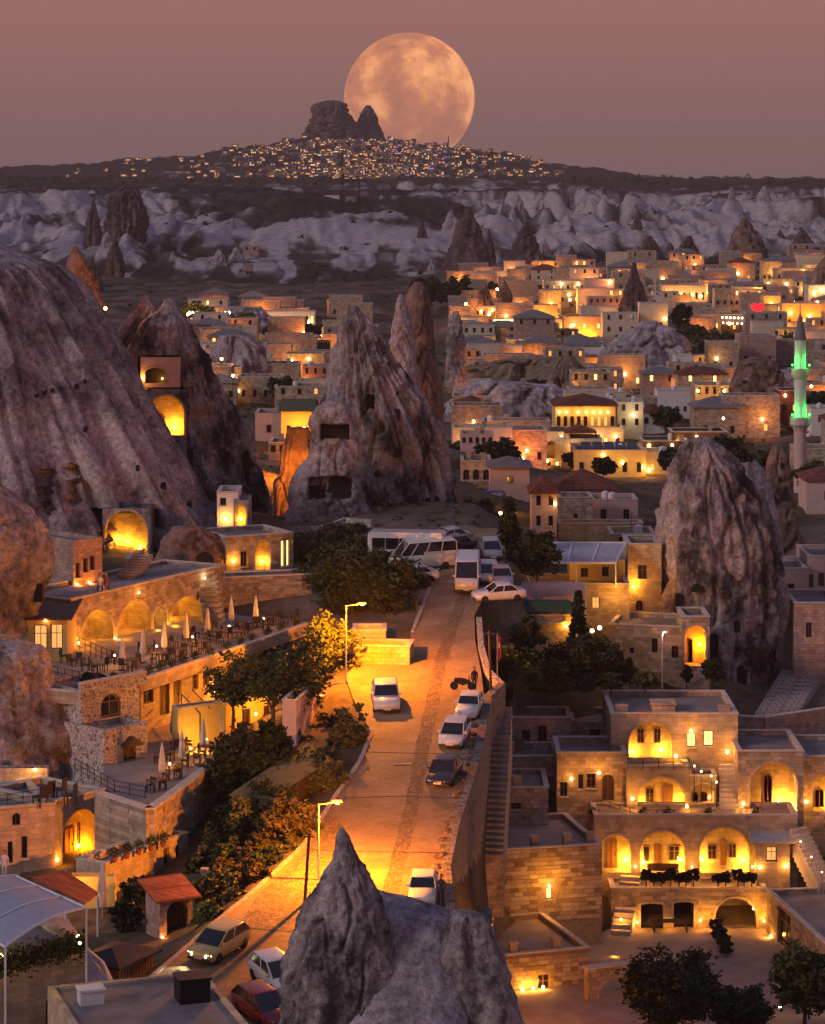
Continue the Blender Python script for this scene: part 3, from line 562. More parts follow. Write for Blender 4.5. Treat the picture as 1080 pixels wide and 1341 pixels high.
r4c = rock('tuff_rock', 'rough rock with small cut windows at the foot of the minaret', [(583, 1010, 1026), (600, 1003, 1034), (650, 998, 1038), (700, 1000, 1048), (745, 1004, 1060)], 292, M['rockred'], nu=110, nv=80, amp=.9, fr=.3, seed=23)
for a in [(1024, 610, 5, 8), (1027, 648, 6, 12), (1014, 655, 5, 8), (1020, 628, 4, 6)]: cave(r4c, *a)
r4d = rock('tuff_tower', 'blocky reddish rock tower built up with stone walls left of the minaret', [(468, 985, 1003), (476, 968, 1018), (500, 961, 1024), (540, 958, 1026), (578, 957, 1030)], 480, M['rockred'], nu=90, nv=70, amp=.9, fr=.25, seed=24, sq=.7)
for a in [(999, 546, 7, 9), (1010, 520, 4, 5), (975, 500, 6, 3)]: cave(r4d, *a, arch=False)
# --- foreground chimney: spire, smooth saddle, dark shoulder
fg = empty('fairy_chimney', P(470, 1500, 120), 0, 'near dark tuff spire with a smooth pale saddle and knobbly shoulder', 'rock')
def fgpart(nm, rows, mat, **kw):
    o = rock(nm, None, rows, kw.pop('Y', 120), mat, cat=None, down=12, **kw); o.parent = fg; o.location = Vector(o.location) - Vector(fg.location); return o
fgpart('spire', [(1085, 445, 450), (1096, 439, 458), (1112, 434, 466), (1135, 426, 478), (1160, 413, 490), (1185, 402, 498), (1215, 391, 504), (1250, 378, 512), (1300, 369, 524), (1345, 366, 530)], M['rock'], nu=190, nv=150, amp=.36, fr=.45, flute=.12, fk=7, seed=31, ry=.75, Y=118)
fgpart('saddle', [(1168, 488, 500), (1174, 480, 526), (1183, 474, 560), (1193, 470, 590), (1208, 466, 602), (1245, 462, 608), (1345, 450, 612)], M['rockpale'], nu=110, nv=80, amp=.12, fr=.35, seed=32, ry=.7, Y=116.6, lean=4.2)
fgpart('shoulder', [(1194, 594, 620), (1200, 588, 634), (1215, 584, 642), (1250, 578, 654), (1300, 572, 674), (1345, 566, 692)], M['rock'], nu=130, nv=110, amp=.28, fr=.5, seed=33, ry=.7, Y=118)
# --- left edge rocks
r6 = rock('tuff_rock', 'rounded grey rock bulging over the shuttered cave room', [(632, -120, -8), (650, -130, 20), (680, -140, 48), (715, -140, 64), (750, -140, 62), (790, -140, 46), (840, -140, 34)], 206, M['rock2'], nu=130, nv=90, amp=.5, fr=.3, seed=41)
cave(r6, 50, 776, 10, 24, arch=False)
r7 = rock('tuff_rock', 'smooth lumpy grey rock below the terrace corner beside the rubble-stone tower', [(838, -100, 28), (848, -110, 52), (875, -110, 66), (905, -110, 72), (930, -110, 92), (960, -110, 110), (1000, -110, 122), (1030, -110, 122)], 193, M['rock2'], nu=140, nv=90, amp=.55, fr=.35, seed=42)
# --- pale banks in the town
for lab, rows, Y, mt, kw in [
    ('white tuff bank rising behind the yellow-lit hotel', [(500, 640, 672), (504, 612, 712), (510, 598, 738), (530, 588, 772), (575, 580, 800), (606, 576, 806)], 500, 'tuffwhite', dict(ry=.35, seed=51)),
    ('smooth white tuff hump above the white house', [(420, 842, 858), (432, 822, 884), (450, 800, 902), (478, 776, 918), (510, 756, 930)], 590, 'tuffwhite', dict(ry=.5, seed=52)),
    ('dry grassy brown ridge running down to the white tuff bank', [(466, 736, 750), (482, 712, 768), (500, 690, 786), (532, 676, 806)], 545, 'soil', dict(ry=.6, seed=53)),
    ('long low banded earth bank across the valley', [(470, 660, 735), (480, 612, 752), (500, 596, 760), (515, 592, 765)], 560, 'soil', dict(ry=.4, seed=54)),
    ('white tuff slope behind the green-lit minaret', [(482, 1030, 1075), (495, 1010, 1130), (520, 1005, 1150), (540, 1005, 1150)], 560, 'tuffwhite', dict(ry=.4, seed=55)),
    ('pale furrowed rock below the garlanded terrace', [(440, 282, 322), (455, 274, 338), (480, 268, 348), (510, 266, 350)], 520, 'rockpale', dict(ry=.5, seed=56)),
    ('low white tuff roof-like hump beside the colonnaded hotel', [(402, 300, 340), (412, 290, 352), (428, 286, 356)], 735, 'tuffwhite', dict(ry=.5, seed=57)),
    ('lamp-lit orange earth bank beside the cave garages', [(560, 378, 402), (585, 370, 418), (620, 364, 424), (665, 356, 424)], 305, 'rockred', dict(ry=.4, seed=58))]:
    rock('rock_bank', lab, rows, Y, M[mt], nu=110, nv=60, amp=np.interp(Y, [300, 500, 700], [.7, 2.2, 2.6]), fr=.11, flute=1.4, fk=22, **kw)
# --- far fairy chimneys
FC = 'dark fairy chimneys on the badland slopes'
def cone(px, ya, hw, yb, Y, mat='rockdark', label='small dark pointed fairy chimney on the far badland slope', group=FC, **kw):
    h = yb - ya; j = lambda: random.uniform(-.08, .08) * hw
    rows = [(ya, px - hw * .08, px + hw * .08), (ya + h * .2, px - hw * .32 + j(), px + hw * .3 + j()), (ya + h * .5, px - hw * .62 + j(), px + hw * .62 + j()), (yb, px - hw, px + hw)]
    return rock('fairy_chimney', label, rows, Y, M[mat], nu=60, nv=44, amp=.10 * hw * Y / F + .25, fr=1.6 / (hw * Y / F), seed=px % 17, flute=.5, fk=9, group=group, down=8, **kw)
cone(612, 274, 34, 352, 1010, label='sharp dark fairy chimney with a pale ragged foot below the white slopes', group=None)
for a in [(690, 290, 24, 344, 1060), (748, 322, 11, 358, 960), (122, 262, 14, 316, 1120), (150, 312, 14, 350, 1010), (120, 338, 17, 384, 900), (640, 300, 10, 345, 1080), (930, 275, 22, 310, 1500), (1050, 300, 26, 350, 1150)]: cone(*a)
cone(850, 309, 33, 372, 960, label='broad dark cone rock above the white town houses, paired with another', group='pair of broad dark cones'); cone(902, 309, 31, 372, 965, label='broad dark cone rock above the white town houses, paired with another', group='pair of broad dark cones')
cone(975, 286, 40, 368, 990, 'rockred', label='large reddish-brown cone rock above the right-hand houses', group=None)
cone(830, 344, 27, 438, 700, 'rockdark', label='tall dark cone rock standing among the lit town houses', group=None)
cone(1082, 336, 30, 385, 800, 'rockred', label='lamp-lit brown rock shoulder beside the hillside terraces', group=None)
for px, ya in [(634, 370), (660, 368)]: cone(px, ya, 14, 404, 820, 'rockred', label='small lamp-lit cone rock among the hillside terraces', group='lamp-lit cones on the hillside')
for k in range(46):
    u = random.uniform(0, 1080); Y = random.uniform(1060, 1750); x = (u - CX) / F * Y
    if 250 < u < 600 and Y > 1250: continue
    z = hz1(x, Y); yb = CY + F * (CZ - z) / Y; hw = random.uniform(5, 15); h = hw * random.uniform(1.2, 2.6); pale = random.random() < .5
    if yb - h < 238: continue
    cone(u, yb - h, hw, yb + 6, Y, 'tuffwhite' if pale else 'rockdark', label='small pale cone of eroded tuff on the badland slope' if pale else 'little dark cone of eroded tuff on the badland slope', group='pale tuff cones' if pale else 'little dark tuff cones')
rock('tuff_rock', 'dark ridged rock cluster on the left badland slope', [(244, 158, 180), (256, 142, 186), (280, 138, 190), (312, 136, 192)], 1180, M['rockdark'], nu=100, nv=60, amp=2.2, fr=.12, flute=2.2, fk=12, seed=61, down=8)
# --- castle rock on the skyline
rock('castle_rock', 'jagged castle rock crowning the lit hill town in front of the moon', [(132, 428, 442), (136, 414, 450), (146, 409, 456), (160, 406, 464), (172, 400, 472), (194, 388, 484)], 3420, M['rockdark'], nu=110, nv=70, amp=7, fr=.09, flute=3.5, fk=8, seed=62, down=12, sq=.8)
rock('castle_rock', 'narrow pointed pinnacle beside the castle rock', [(138, 479, 485), (146, 473, 490), (160, 468, 495), (176, 463, 501), (198, 454, 512)], 3440, M['rockdark'], nu=80, nv=60, amp=3.2, fr=.08, flute=2, fk=7, seed=63, down=12)
rock('castle_rock', 'small rock knob on the right end of the hill town', [(198, 658, 664), (203, 655, 668), (215, 652, 672)], 3420, M['rockdark'], nu=40, nv=30, amp=2, fr=.1, seed=64, down=6)
# ================================================================== BUILDERS
WARM = (1, .36, .028); SOD = (1, .26, .002); GOLD = (1, .38, .025); WHT = (1, .80, .5)
_b = MB(); _b.ico((0, 0, 0), 1); BULB = {k: _b.mesh('bulb_' + k, M[k], True) for k in ('lampglass', 'lampsod', 'lampwhite', 'green_l')}
def light(parent, loc, power, col=WARM, r=.12):
    d = bpy.data.lights.new('lamp_light', 'POINT'); d.energy = power; d.color = col; d.shadow_soft_size = r
    o = bpy.data.objects.new('lamp_light', d); COL.objects.link(o); addkid(parent, o); o.location = loc; return o
def lamp(parent, loc, power, col=WARM, r=.09, bulb='lampglass', off=(0, -.25, .1), name='wall_lamp'):
    b_ = inst(name, BULB[bulb], parent, loc, (0, 0, 0), (r, r, r * 1.2))
    if power: light(parent, tuple(a + b for a, b in zip(loc, off)), power, col, max(r, .1))
    return b_
def win_mesh(w, h, pane, frame, arch=False, mull=True, door=False):
    """frame with recessed pane, local: x 0..w, z 0..h, outer face at y=-.04"""
    t = max(.05, min(w, h) * .09); fr = MB()
    if arch:
        o = arch_poly(0, w, 0, h); i = arch_poly(t, w - t, t if not door else 0.01, h - t); n = len(o)
        fr.add([(x, -.04, z) for x, z in o] + [(x, -.04, z) for x, z in i] + [(x, .03, z) for x, z in i], [(k, (k + 1) % n, n + (k + 1) % n, n + k) for k in range(n)] + [(n + k, n + (k + 1) % n, 2 * n + (k + 1) % n, 2 * n + k) for k in range(n)])
        pa = MB(); pa.add([(x, .02, z) for x, z in i], [tuple(range(n))])
    else:
        fr.box(0, t, -.04, .04, 0, h).box(w - t, w, -.04, .04, 0, h).box(t, w - t, -.04, .04, h - t, h)
        if not door: fr.box(t, w - t, -.04, .04, 0, t)
        pa = MB(); pa.box(t, w - t, .0, .03, 0, h - t)
    if mull and w > .5:
        fr.box(w / 2 - t * .3, w / 2 + t * .3, -.03, .02, t, h - t * 1.2)
        if not door and h > .9: fr.box(t, w - t, -.028, .018, h * .62, h * .62 + t * .5)
    return fr, pa
class House:
    def __init__(s, name, label, x0, yb, x1, Y0, yt, d=7, mat='stone', Y1=None, base=5, roof='flat', cat='house', group=None, roofmat='roof', par=.35, cop=True, z=None, top=None, reveal=.2):
        Y1 = Y0 if Y1 is None else Y1
        A = P(x0, yb, Y0); 
        if z is not None: A = PXZ(x0, Y0, z)
        B = PXZ(x1, Y1, A.z); s.A = A; e = B - A; s.w = e.length; s.ang = math.atan2(e.y, e.x); s.h = (CZ - (yt - CY) / F * Y0 - A.z) if top is None else top - A.z
        s.d = d; s.mat = mat; s.base = base; s.roofk = roof; s.rm = roofmat; s.par = par; s.cop = cop; s.holes = []; s.rev = []; s.reveal = reveal
        s.root = empty(name, A, s.ang, label, cat, group); s.ca, s.sa = math.cos(s.ang), math.sin(s.ang); s.small = Y0 > 330
        if base >= 8 and Y0 < 950: CORR.extend([(A.x, A.y + 1.5, A.z - .35, 9 + Y0 * .008), (B.x, B.y + 1.5, A.z - .35, 9 + Y0 * .008), ((A.x + B.x) / 2, A.y - 6, A.z - .5, 9 + Y0 * .008)])
    def L(s, px, py, dy=0):
        D = Vector(((px - CX) / F, 1, -(py - CY) / F)); o = Vector((0, 0, CZ)) - s.A; n = Vector((-s.sa, s.ca, 0))
        t = (dy - o.dot(n)) / D.dot(n); q = o + D * t; return q.x * s.ca + q.y * s.sa, q.z
    def world(s, lx, ly, lz): return Vector((s.A.x + lx * s.ca - ly * s.sa, s.A.y + lx * s.sa + ly * s.ca, s.A.z + lz))
    def rect(s, x0, y0, x1, y1, dy=0):
        a, zb = s.L(x0, y1, dy); b, _ = s.L(x1, y1, dy); _, zt = s.L((x0 + x1) / 2, y0, dy); _, zb = s.L((x0 + x1) / 2, y1, dy); return a, b, zb, zt
    def winm(s, a, b, z0, z1, lit=None, arch=False, door=False, dy=0, cut=None, mull=True):
        a = max(a, .06); b = min(b, s.w - .06)
        if b - a < .12: return
        cut = (dy == 0 and not s.small) if cut is None else cut
        pane = M['door' if door else 'glass'] if lit is None else M[lit]
        fr, pa = win_mesh(b - a, z1 - z0, pane, M['frame'], arch, mull and not s.small, door)
        yy = dy + (s.reveal if cut else -.02)
        if cut:
            s.holes.append(arch_poly(a, b, z0, z1) if arch else [(a, z0), (b, z0), (b, z1), (a, z1)]); s.rev.append((s.holes[-1], s.reveal + .05))
        nm = 'door' if door else 'window'
        if s.small:
            n0 = len(fr.f); fr.add(pa.v, pa.f, 1); return fr.build(nm, [M['frame'], pane], s.root, loc=(a, yy, z0))
        o = fr.build(nm, M['frame'], s.root, loc=(a, yy, z0)); pa.build('pane' if not door else 'door_leaf', pane, o)
        if cut and not door:
            sl = MB(); sl.box(-.08, b - a + .08, -s.reveal - .07, 0, -.1, -.004); sl.build('sill', M['coping'], o)
        if door:
            hd = MB(); hd.box((b - a) * .82, (b - a) * .82 + .05, -.07, -.01, (z1 - z0) * .45, (z1 - z0) * .45 + .14); hd.build('handle', M['metal'], o)
        return o
    def win(s, x0, y0, x1, y1, **k): return s.winm(*s.rect(x0, y0, x1, y1, k.get('dy', 0)), **k)
    def door(s, x0, y0, x1, y1, **k): return s.win(x0, y0, x1, y1, door=True, **k)
    def niche(s, x0, y0, x1, y1, depth=1.8, mat='smooth', back=(), power=0, col=GOLD, lamps=(), rise=None, bulb=True):
        a, b, z0, z1 = s.rect(x0, y0, x1, y1); a = max(a, .05); b = min(b, s.w - .05); z1 = min(z1, s.h - .12); z0 = max(z0, .02)
        pl = arch_poly(a, b, z0, z1, rise, 16); s.holes.append(pl)
        n = len(pl); mb = MB(); mb.add([(x, .0, z) for x, z in pl] + [(x, depth, z) for x, z in pl], [(k, (k + 1) % n, n + (k + 1) % n, n + k) for k in range(n)]); mb.add([(x, depth, z) for x, z in pl], [tuple(range(n))])
        o = mb.build('arched_niche', M[mat], s.root)
        tr = MB(); po = arch_poly(a - .16, b + .16, z0, z1 + .16, None if rise is None else rise + .05, 16)
        k1 = [(x, -.05, z) for x, z in po[1:]]; k1 = k1 + [(po[0][0], -.05, po[0][1])]; k2 = [(x, -.05, z) for x, z in pl[1:]] + [(pl[0][0], -.05, pl[0][1])]; k3 = [(x, .04, z) for x, _, z in k2]; k4 = [(x, .0, z) for x, _, z in k1]; q = len(k1)
        tr.add(k1 + k2 + k3 + k4, [(k, k + 1, q + k + 1, q + k) for k in range(q - 1)] + [(q + k, q + k + 1, 2 * q + k + 1, 2 * q + k) for k in range(q - 1)] + [(3 * q + k, 3 * q + k + 1, k + 1, k) for k in range(q - 1)]); tr.build('arch_trim', M['smooth'], s.root)
        for w in back:
            kind, X0, Y0, X1, Y1 = w[:5]
            ra = s.rect(X0, Y0, X1, Y1, depth); s.winm(*ra, dy=depth, door='d' in kind, arch='a' in kind, lit=('litwin2' if 'l' in kind else ('door2' if 'd' in kind else None)))
        for i, (lx, ly) in enumerate(lamps):
            X, Z = s.L(lx, ly, depth * .6); X = min(max(X, a + .28), b - .28) if b - a > .8 else (a + b) / 2; Z = min(max(Z, z0 + .3), z1 - .5); rz_ = (b - a) / 2 if rise is None else rise; X = (a + b) / 2 if Z > z1 - min(rz_, (z1 - z0) * .85) - .05 else X; lamp(s.root, (X, depth - .12, Z), power / max(1, len(lamps)), col, .075, 'lampglass', (0, -.4, .0))
        return o
    def lampat(s, px, py, power, col=WARM, dy=-.12, r=.09, bulb='lampglass', off=(0, -.3, .1)):
        X, Z = s.L(px, py, dy); return lamp(s.root, (X, dy, Z), power, col, r, bulb, off)
    def cols(s, n, rows, z0, zh, w, lit=0, gap=0, arch=False, kinds=('litwin', 'litwin2')):
        for r in range(rows):
            for k in range(n):
                c = s.w * (k + .5) / n; l = random.choice(kinds) if random.random() < lit else None
                s.winm(c - w / 2, c + w / 2, z0 + r * (zh + gap), z0 + r * (zh + gap) + zh, lit=l, arch=arch)
    def chim(s, px, py, w=.55, h=.9, dd=.55):
        X, Z = s.L(px, py, 1.2); X = min(max(X, w), s.w - w); mb = MB(); zr = s.h - s.par
        mb.box(X - w / 2, X + w / 2, 1.0, 1.0 + dd, zr, zr + h); mb.box(X - w / 2 - .07, X + w / 2 + .07, .93, 1.07 + dd, zr + h, zr + h + .12)
        return mb.build('chimney', M['smooth'], s.root)
    def blocks(s, x0, x1, z0, z1, bw=.55, bh=.3, avoid=(), mat='block', limit=280):
        k = 0; z = z0; r = 0
        while z + bh <= z1 + .01 and k < limit:
            x = x0 + (0 if r % 2 else -bw * .5)
            while x < x1 - .05 and k < limit:
                w_ = bw * random.choice((.8, 1, 1, 1.25)); a = max(x, x0); b = min(x + w_, x1); x += w_
                if b - a < .14: continue
                cx_, cz_ = (a + b) / 2, z + bh / 2
                if any(q[0] - .1 < b and a < q[1] + .1 and q[2] - .1 < z + bh and z < q[3] + .1 for q in avoid): continue
                inst('stone', BLK, s.root, (cx_, random.uniform(-.012, .012), cz_), (0, 0, 0), ((b - a) - .022, 1, bh - .022)); k += 1
            z += bh; r += 1
    def done(s):
        w, h, d, b = s.w, s.h, s.d, s.base; W_ = MB(); t = min(.3, w * .12, d * .12)
        loops = [[Vector((0, -b, 0)), Vector((w, -b, 0)), Vector((w, h, 0)), Vector((0, h, 0))]] + [[Vector((x, z, 0)) for x, z in hl] for hl in s.holes]
        fl = [v for l in loops for v in l]; tri = tessellate_polygon(loops)
        W_.add([(v.x, 0, v.y) for v in fl], tri)
        for pl, rd in s.rev:
            n = len(pl); W_.add([(x, 0, z) for x, z in pl] + [(x, rd, z) for x, z in pl], [(k, (k + 1) % n, n + (k + 1) % n, n + k) for k in range(n)])
        W_.add([(0, 0, -b), (0, d, -b), (0, d, h), (0, 0, h)], [(0, 1, 2, 3)]); W_.add([(w, 0, -b), (w, d, -b), (w, d, h), (w, 0, h)], [(3, 2, 1, 0)]); W_.add([(0, d, -b), (w, d, -b), (w, d, h), (0, d, h)], [(3, 2, 1, 0)])
        zr = h - s.par
        if s.roofk == 'flat':
            o = [(0, 0), (w, 0), (w, d), (0, d)]; i = [(t, t), (w - t, t), (w - t, d - t), (t, d - t)]
            W_.add([(x, y, h) for x, y in o] + [(x, y, h) for x, y in i] + [(x, y, zr) for x, y in i], [(k, (k + 1) % 4, 4 + (k + 1) % 4, 4 + k) for k in range(4)] + [(4 + k, 4 + (k + 1) % 4, 8 + (k + 1) % 4, 8 + k) for k in range(4)])
            W_.build('wall', M[s.mat], s.root)
            R = MB(); R.box(t, w - t, t, d - t, zr - .1, zr); R.build('roof', M[s.rm], s.root)
            if s.cop:
                c = MB(); g = .06; e = .004
                for q in [(-g, w + g, -g, t + .04), (-g, w + g, d - t - .04, d + g), (-g, t + .04, t + .044, d - t - .044), (w - t - .04, w + g, t + .044, d - t - .044)]: c.box(*q, h + e, h + .1)
                c.build('coping', M['coping'], s.root)
        else:
            W_.build('wall', M[s.mat], s.root); o_ = .4; R = MB(); rh = s.par if s.par > .4 else min(w, d) * .22
            if s.roofk == 'hip':
                k = min(w, d) / 2; lo = [(-o_, -o_, h), (w + o_, -o_, h), (w + o_, d + o_, h), (-o_, d + o_, h)]; top = [(k, d / 2, h + rh), (w - k, d / 2, h + rh)] if w > d else [(w / 2, k, h + rh), (w / 2, d - k + .01, h + rh)]
                f = [(0, 1, 5, 4), (2, 3, 4, 5), (1, 2, 5), (3, 0, 4)] if w > d else [(0, 1, 4), (1, 2, 5, 4), (2, 3, 5), (3, 0, 4, 5)]
                R.add(lo + top, f); R.add([(x, y, z - .14) for x, y, z in lo] + lo, [(3, 2, 1, 0)] + [(k_, (k_ + 1) % 4, 4 + (k_ + 1) % 4, 4 + k_) for k_ in range(4)])
            elif s.roofk == 'gable':
                R.prism([(-o_, h - .05), (w / 2, h + rh), (w + o_, h - .05), (w + o_, h + .1), (w / 2, h + rh + .16), (-o_, h + .1)], -o_, d + o_)
                R.add([(0, 0, h), (w, 0, h), (w / 2, 0, h + rh)], [(0, 1, 2)])
            elif s.roofk == 'shed':
                R.add([(-o_, -o_, h), (w + o_, -o_, h), (w + o_, d + o_, h + rh), (-o_, d + o_, h + rh), (-o_, -o_, h - .12), (w + o_, -o_, h - .12), (w + o_, d + o_, h + rh - .12), (-o_, d + o_, h + rh - .12)], [(0, 1, 2, 3), (7, 6, 5, 4), (0, 4, 5, 1), (1, 5, 6, 2), (2, 6, 7, 3), (3, 7, 4, 0)])
            R.build('roof', M[s.rm], s.root)
        return s
_b = MB(); _b.box(-.5, .5, -.05, .12, -.5, .5); BLK = _b.mesh('stone', M['block'])
HLIST = []
def clutter(H):
    z = H.h - H.par
    if H.w < 1.6 or H.d < 2: return
    for k in range(random.choice((1, 2, 2))):
        x, y = random.uniform(.5, H.w - .5), random.uniform(.8, H.d - .8); t = random.random()
        if t < .35: mb = MB(); mb.lathe([(.42, 0), (.45, .1), (.45, .95), (.2, 1.1)], 10, (x, y, z)); mb.build('water_tank', M['wframe'], H.root)
        elif t < .7: mb = MB(); mb.tube((x, y, z), (x, y, z + 2.2), .03, n=4).tube((x - .4, y, z + 2.0), (x + .4, y, z + 2.0), .02, n=4).tube((x - .3, y, z + 1.7), (x + .3, y, z + 1.7), .02, n=4); mb.build('aerial', M['metal'], H.root)
        else: mb = MB(); mb.box(x - .3, x + .3, y - .3, y + .3, z, z + 1.0).box(x - .37, x + .37, y - .37, y + .37, z + 1.0, z + 1.12); mb.build('chimney', M['smooth'], H.root)
def simple(label, x0, yb, x1, yt, Y, mat='stone', d=7, roof='flat', rows=1, n=3, lit=0, ww=.7, wh=1.1, z0=.9, group=None, arch=False, name='house', rm='roof', gap=1.6, kinds=('litwin', 'litwin2'), par=.35, door=True, lamps=(), cop=True, base=8):
    H = House(name, label, x0, yb, x1, Y, yt, d, mat, roof=roof, group=group, roofmat=rm, par=par, cop=cop, base=base)
    wh = min(wh, max(.4, (H.h / max(rows, 1)) * .5)); gap = max(.25, (H.h - z0 - wh * rows - .3) / max(rows - 1, 1)) if rows > 1 else 0
    if n: H.cols(n, rows, min(z0, H.h - wh - .25), wh, ww, lit, gap, arch, kinds)
    for l in lamps: H.lampat(l[0], l[1], l[2], *(l[3:] or ()), dy=-.3, r=np.interp(Y, [300, 900], [.14, .36]), off=(0, -2.2, .5))
    if Y < 560 and roof == 'flat' and n: clutter(H)
    H.done(); HLIST.append((x0, yt, x1, yb)); return H
# ---- street lamp
def street_lamp(px, py, Y, hpx, label, power, col=SOD, arm=.9, dirx=1, z=None, group=None, bulb='lampsod', r=.13, pole='steel'):
    b_ = P(px, py, Y) if z is None else PXZ(px, Y, z); h = hpx * Y / F
    R = empty('street_lamp', b_, 0, label, 'street lamp', group); mb = MB(); mb.tube((0, 0, -.6), (0, 0, h), .075, .05, 8); mb.build('pole', M[pole], R)
    mb = MB(); mb.tube((0, 0, h - .05), (dirx * arm, 0, h + .12), .035, .03, 6); mb.build('arm', M[pole], R)
    mb = MB(); mb.box(dirx * arm - .3, dirx * arm + .3, -.12, .12, h + .1, h + .22); hd = mb.build('lamp_head', M[pole], R)
    inst('bulb', BULB[bulb], R, (dirx * arm, 0, h + .06), (0, 0, 0), (r, r, r * .5)); light(R, (dirx * arm, -.1, h - .2), power, col, .12)
    return R
def point_lamp(px, py, Y, power, col=SOD, bulb='lampsod', label='far street lamp glowing among the town houses', group='far town lamps', hgt=3.2, r=None):
    r = r or np.interp(Y, [250, 500, 900], [.15, .24, .38]); q = P(px, py, Y); R = empty('street_lamp', (q.x, q.y, q.z - hgt), 0, label, 'street lamp', group)
    mb = MB(); mb.tube((0, 0, -1.5), (0, 0, hgt - r * .6), r * .35, r * .25, 5); mb.build('pole', M['metal'], R)
    inst('bulb', BULB[bulb], R, (0, 0, hgt), (0, 0, 0), (r, r, r))
    if power: light(R, (0, -.5, hgt + .2), power, col, r)
    return R
# ---- trees
def crown_pts(h, w, nclump, seed, kind):
    g = np.random.default_rng(seed)
    if kind == 'cone':
        t = g.uniform(0, 1, nclump) ** .8; a = g.uniform(0, 6.283, nclump); r = (1 - t) * w / 2 * g.uniform(.45, 1, nclump); c = np.stack([r * np.cos(a), r * np.sin(a), h * (.06 + .92 * t)], 1)
    elif kind == 'wide':
        a = g.uniform(0, 6.283, nclump); r = np.sqrt(g.uniform(0, 1, nclump)) * w / 2; c = np.stack([r * np.cos(a), r * np.sin(a) * .8, h * (.52 + .2 * np.sin(a * 2 + seed) * r / w + .36 * g.uniform(0, 1, nclump) ** 1.3)], 1)
    elif kind == 'bush':
        d = g.normal(size=(nclump, 3)); d /= np.linalg.norm(d, axis=1)[:, None]; d *= g.uniform(.45, 1, nclump)[:, None]; c = d * [w / 2, w / 2, h * .5] + [0, 0, h * .5]
    else:
        d = g.normal(size=(nclump, 3)); d /= np.linalg.norm(d, axis=1)[:, None]; d *= g.uniform(.5, 1, nclump)[:, None]; lob = 1 + .22 * np.sin(3 * np.arctan2(d[:, 1], d[:, 0]) + seed); c = d * lob[:, None] * [w / 2, w / 2, h * .36] + [0, 0, h * .62]
    return c
TREE_CACHE = {}
def tree_meshes(h, w, mat, seed, kind, nclump, per, leaf):
    k = (round(h, 1), round(w, 1), mat, seed, kind, nclump, per)
    if k in TREE_CACHE: return TREE_CACHE[k]
    c = crown_pts(h, w, nclump, seed, kind); cr = w * (.09 if kind == 'cone' else .095)
    g = np.random.default_rng(seed + 99); C = np.repeat(c, per, 0); o = g.normal(size=C.shape) * cr * [.6, .6, .5]
    v, f = leaf_quads(C + o, np.full(len(C), leaf)); v[:, 2] = np.maximum(v[:, 2], .02)
    cm = np_mesh('crown', v, f, M[mat], False); tb = MB(); tr = max(.06, h * .022)
    if kind in ('bush',): tb.tube((0, 0, -.5), (0, 0, h * .4), tr, tr * .5, 6)
    else:
        top = h * (.9 if kind == 'cone' else .55); tb.tube((0, 0, -.8), (.1, 0, top * .5), tr * 1.4, tr, 7); tb.tube((.1, 0, top * .5), (0, .1, top), tr, tr * .4, 7)
    for q in c[:: max(1, len(c) // 9)][:9]: tb.tube((0, 0, max(.1, min(q[2] * .6, h * .45))), q, tr * .55, tr * .15, 5)
    TREE_CACHE[k] = (cm, tb.mesh('trunk', M['trunk'])); return TREE_CACHE[k]
def tree(label, px, py, Y, hpx, wpx, mat='leaf', kind='round', seed=1, n=70, per=55, leaf=.17, name='tree', cat='tree', group=None, z=None, rz=0):
    s = Y / F; h, w = hpx * s, wpx * s; cm, tm = tree_meshes(h, w, mat, seed, kind, n, per, leaf)
    R = empty(name, P(px, py, Y) if z is None else PXZ(px, Y, z), rz, label, cat, group)
    inst('trunk' if kind != 'bush' else 'stem', tm, R); inst('crown' if kind != 'bush' else 'foliage', cm, R); return R
# ---- cars
PAINT = {}
def paint(n, c, rough=.28):
    if n not in PAINT:
        m, nt, b = base_mat('car_paint_' + n, rough, .5); b.inputs['Coat Weight'].default_value = .5; b.inputs['Coat Roughness'].default_value = .1
        f = noise_tex(nt, 6, 4); r = ramp_node(nt, f, [(.3, mul(c, .9)), (.7, mul(c, 1.05))]); nt.links.new(r.outputs[0], b.inputs['Base Color']); PAINT[n] = m
    return PAINT[n]
WHITE = paint('white', (.62, .62, .62)); DARKC = paint('dark', (.02, .021, .026)); REDC = paint('red', (.25, .015, .02)); SILV = paint('silver', (.34, .34, .36)); CREAM = paint('cream', (.60, .57, .50))
def loft(mb, rings, mi=0, caps=True):
    n = len(rings[0]); vs_ = [p for r in rings for p in r]
    fs = [(k * n + i, k * n + (i + 1) % n, (k + 1) * n + (i + 1) % n, (k + 1) * n + i) for k in range(len(rings) - 1) for i in range(n)]
    if caps: fs += [tuple(range(n - 1, -1, -1)), tuple(range((len(rings) - 1) * n, len(rings) * n))]
    mb.add(vs_, fs, mi)
def sect(y, hw, z0, z1, tuck=.9, top=.93):
    m = (z0 + z1) / 2; L_ = [(hw * tuck, z0), (hw, z0 + .14), (hw, m), (hw * .985, z1 - .1), (hw * top, z1)]
    return [(-x, y, z) for x, z in L_] + [(x, y, z) for x, z in reversed(L_)]
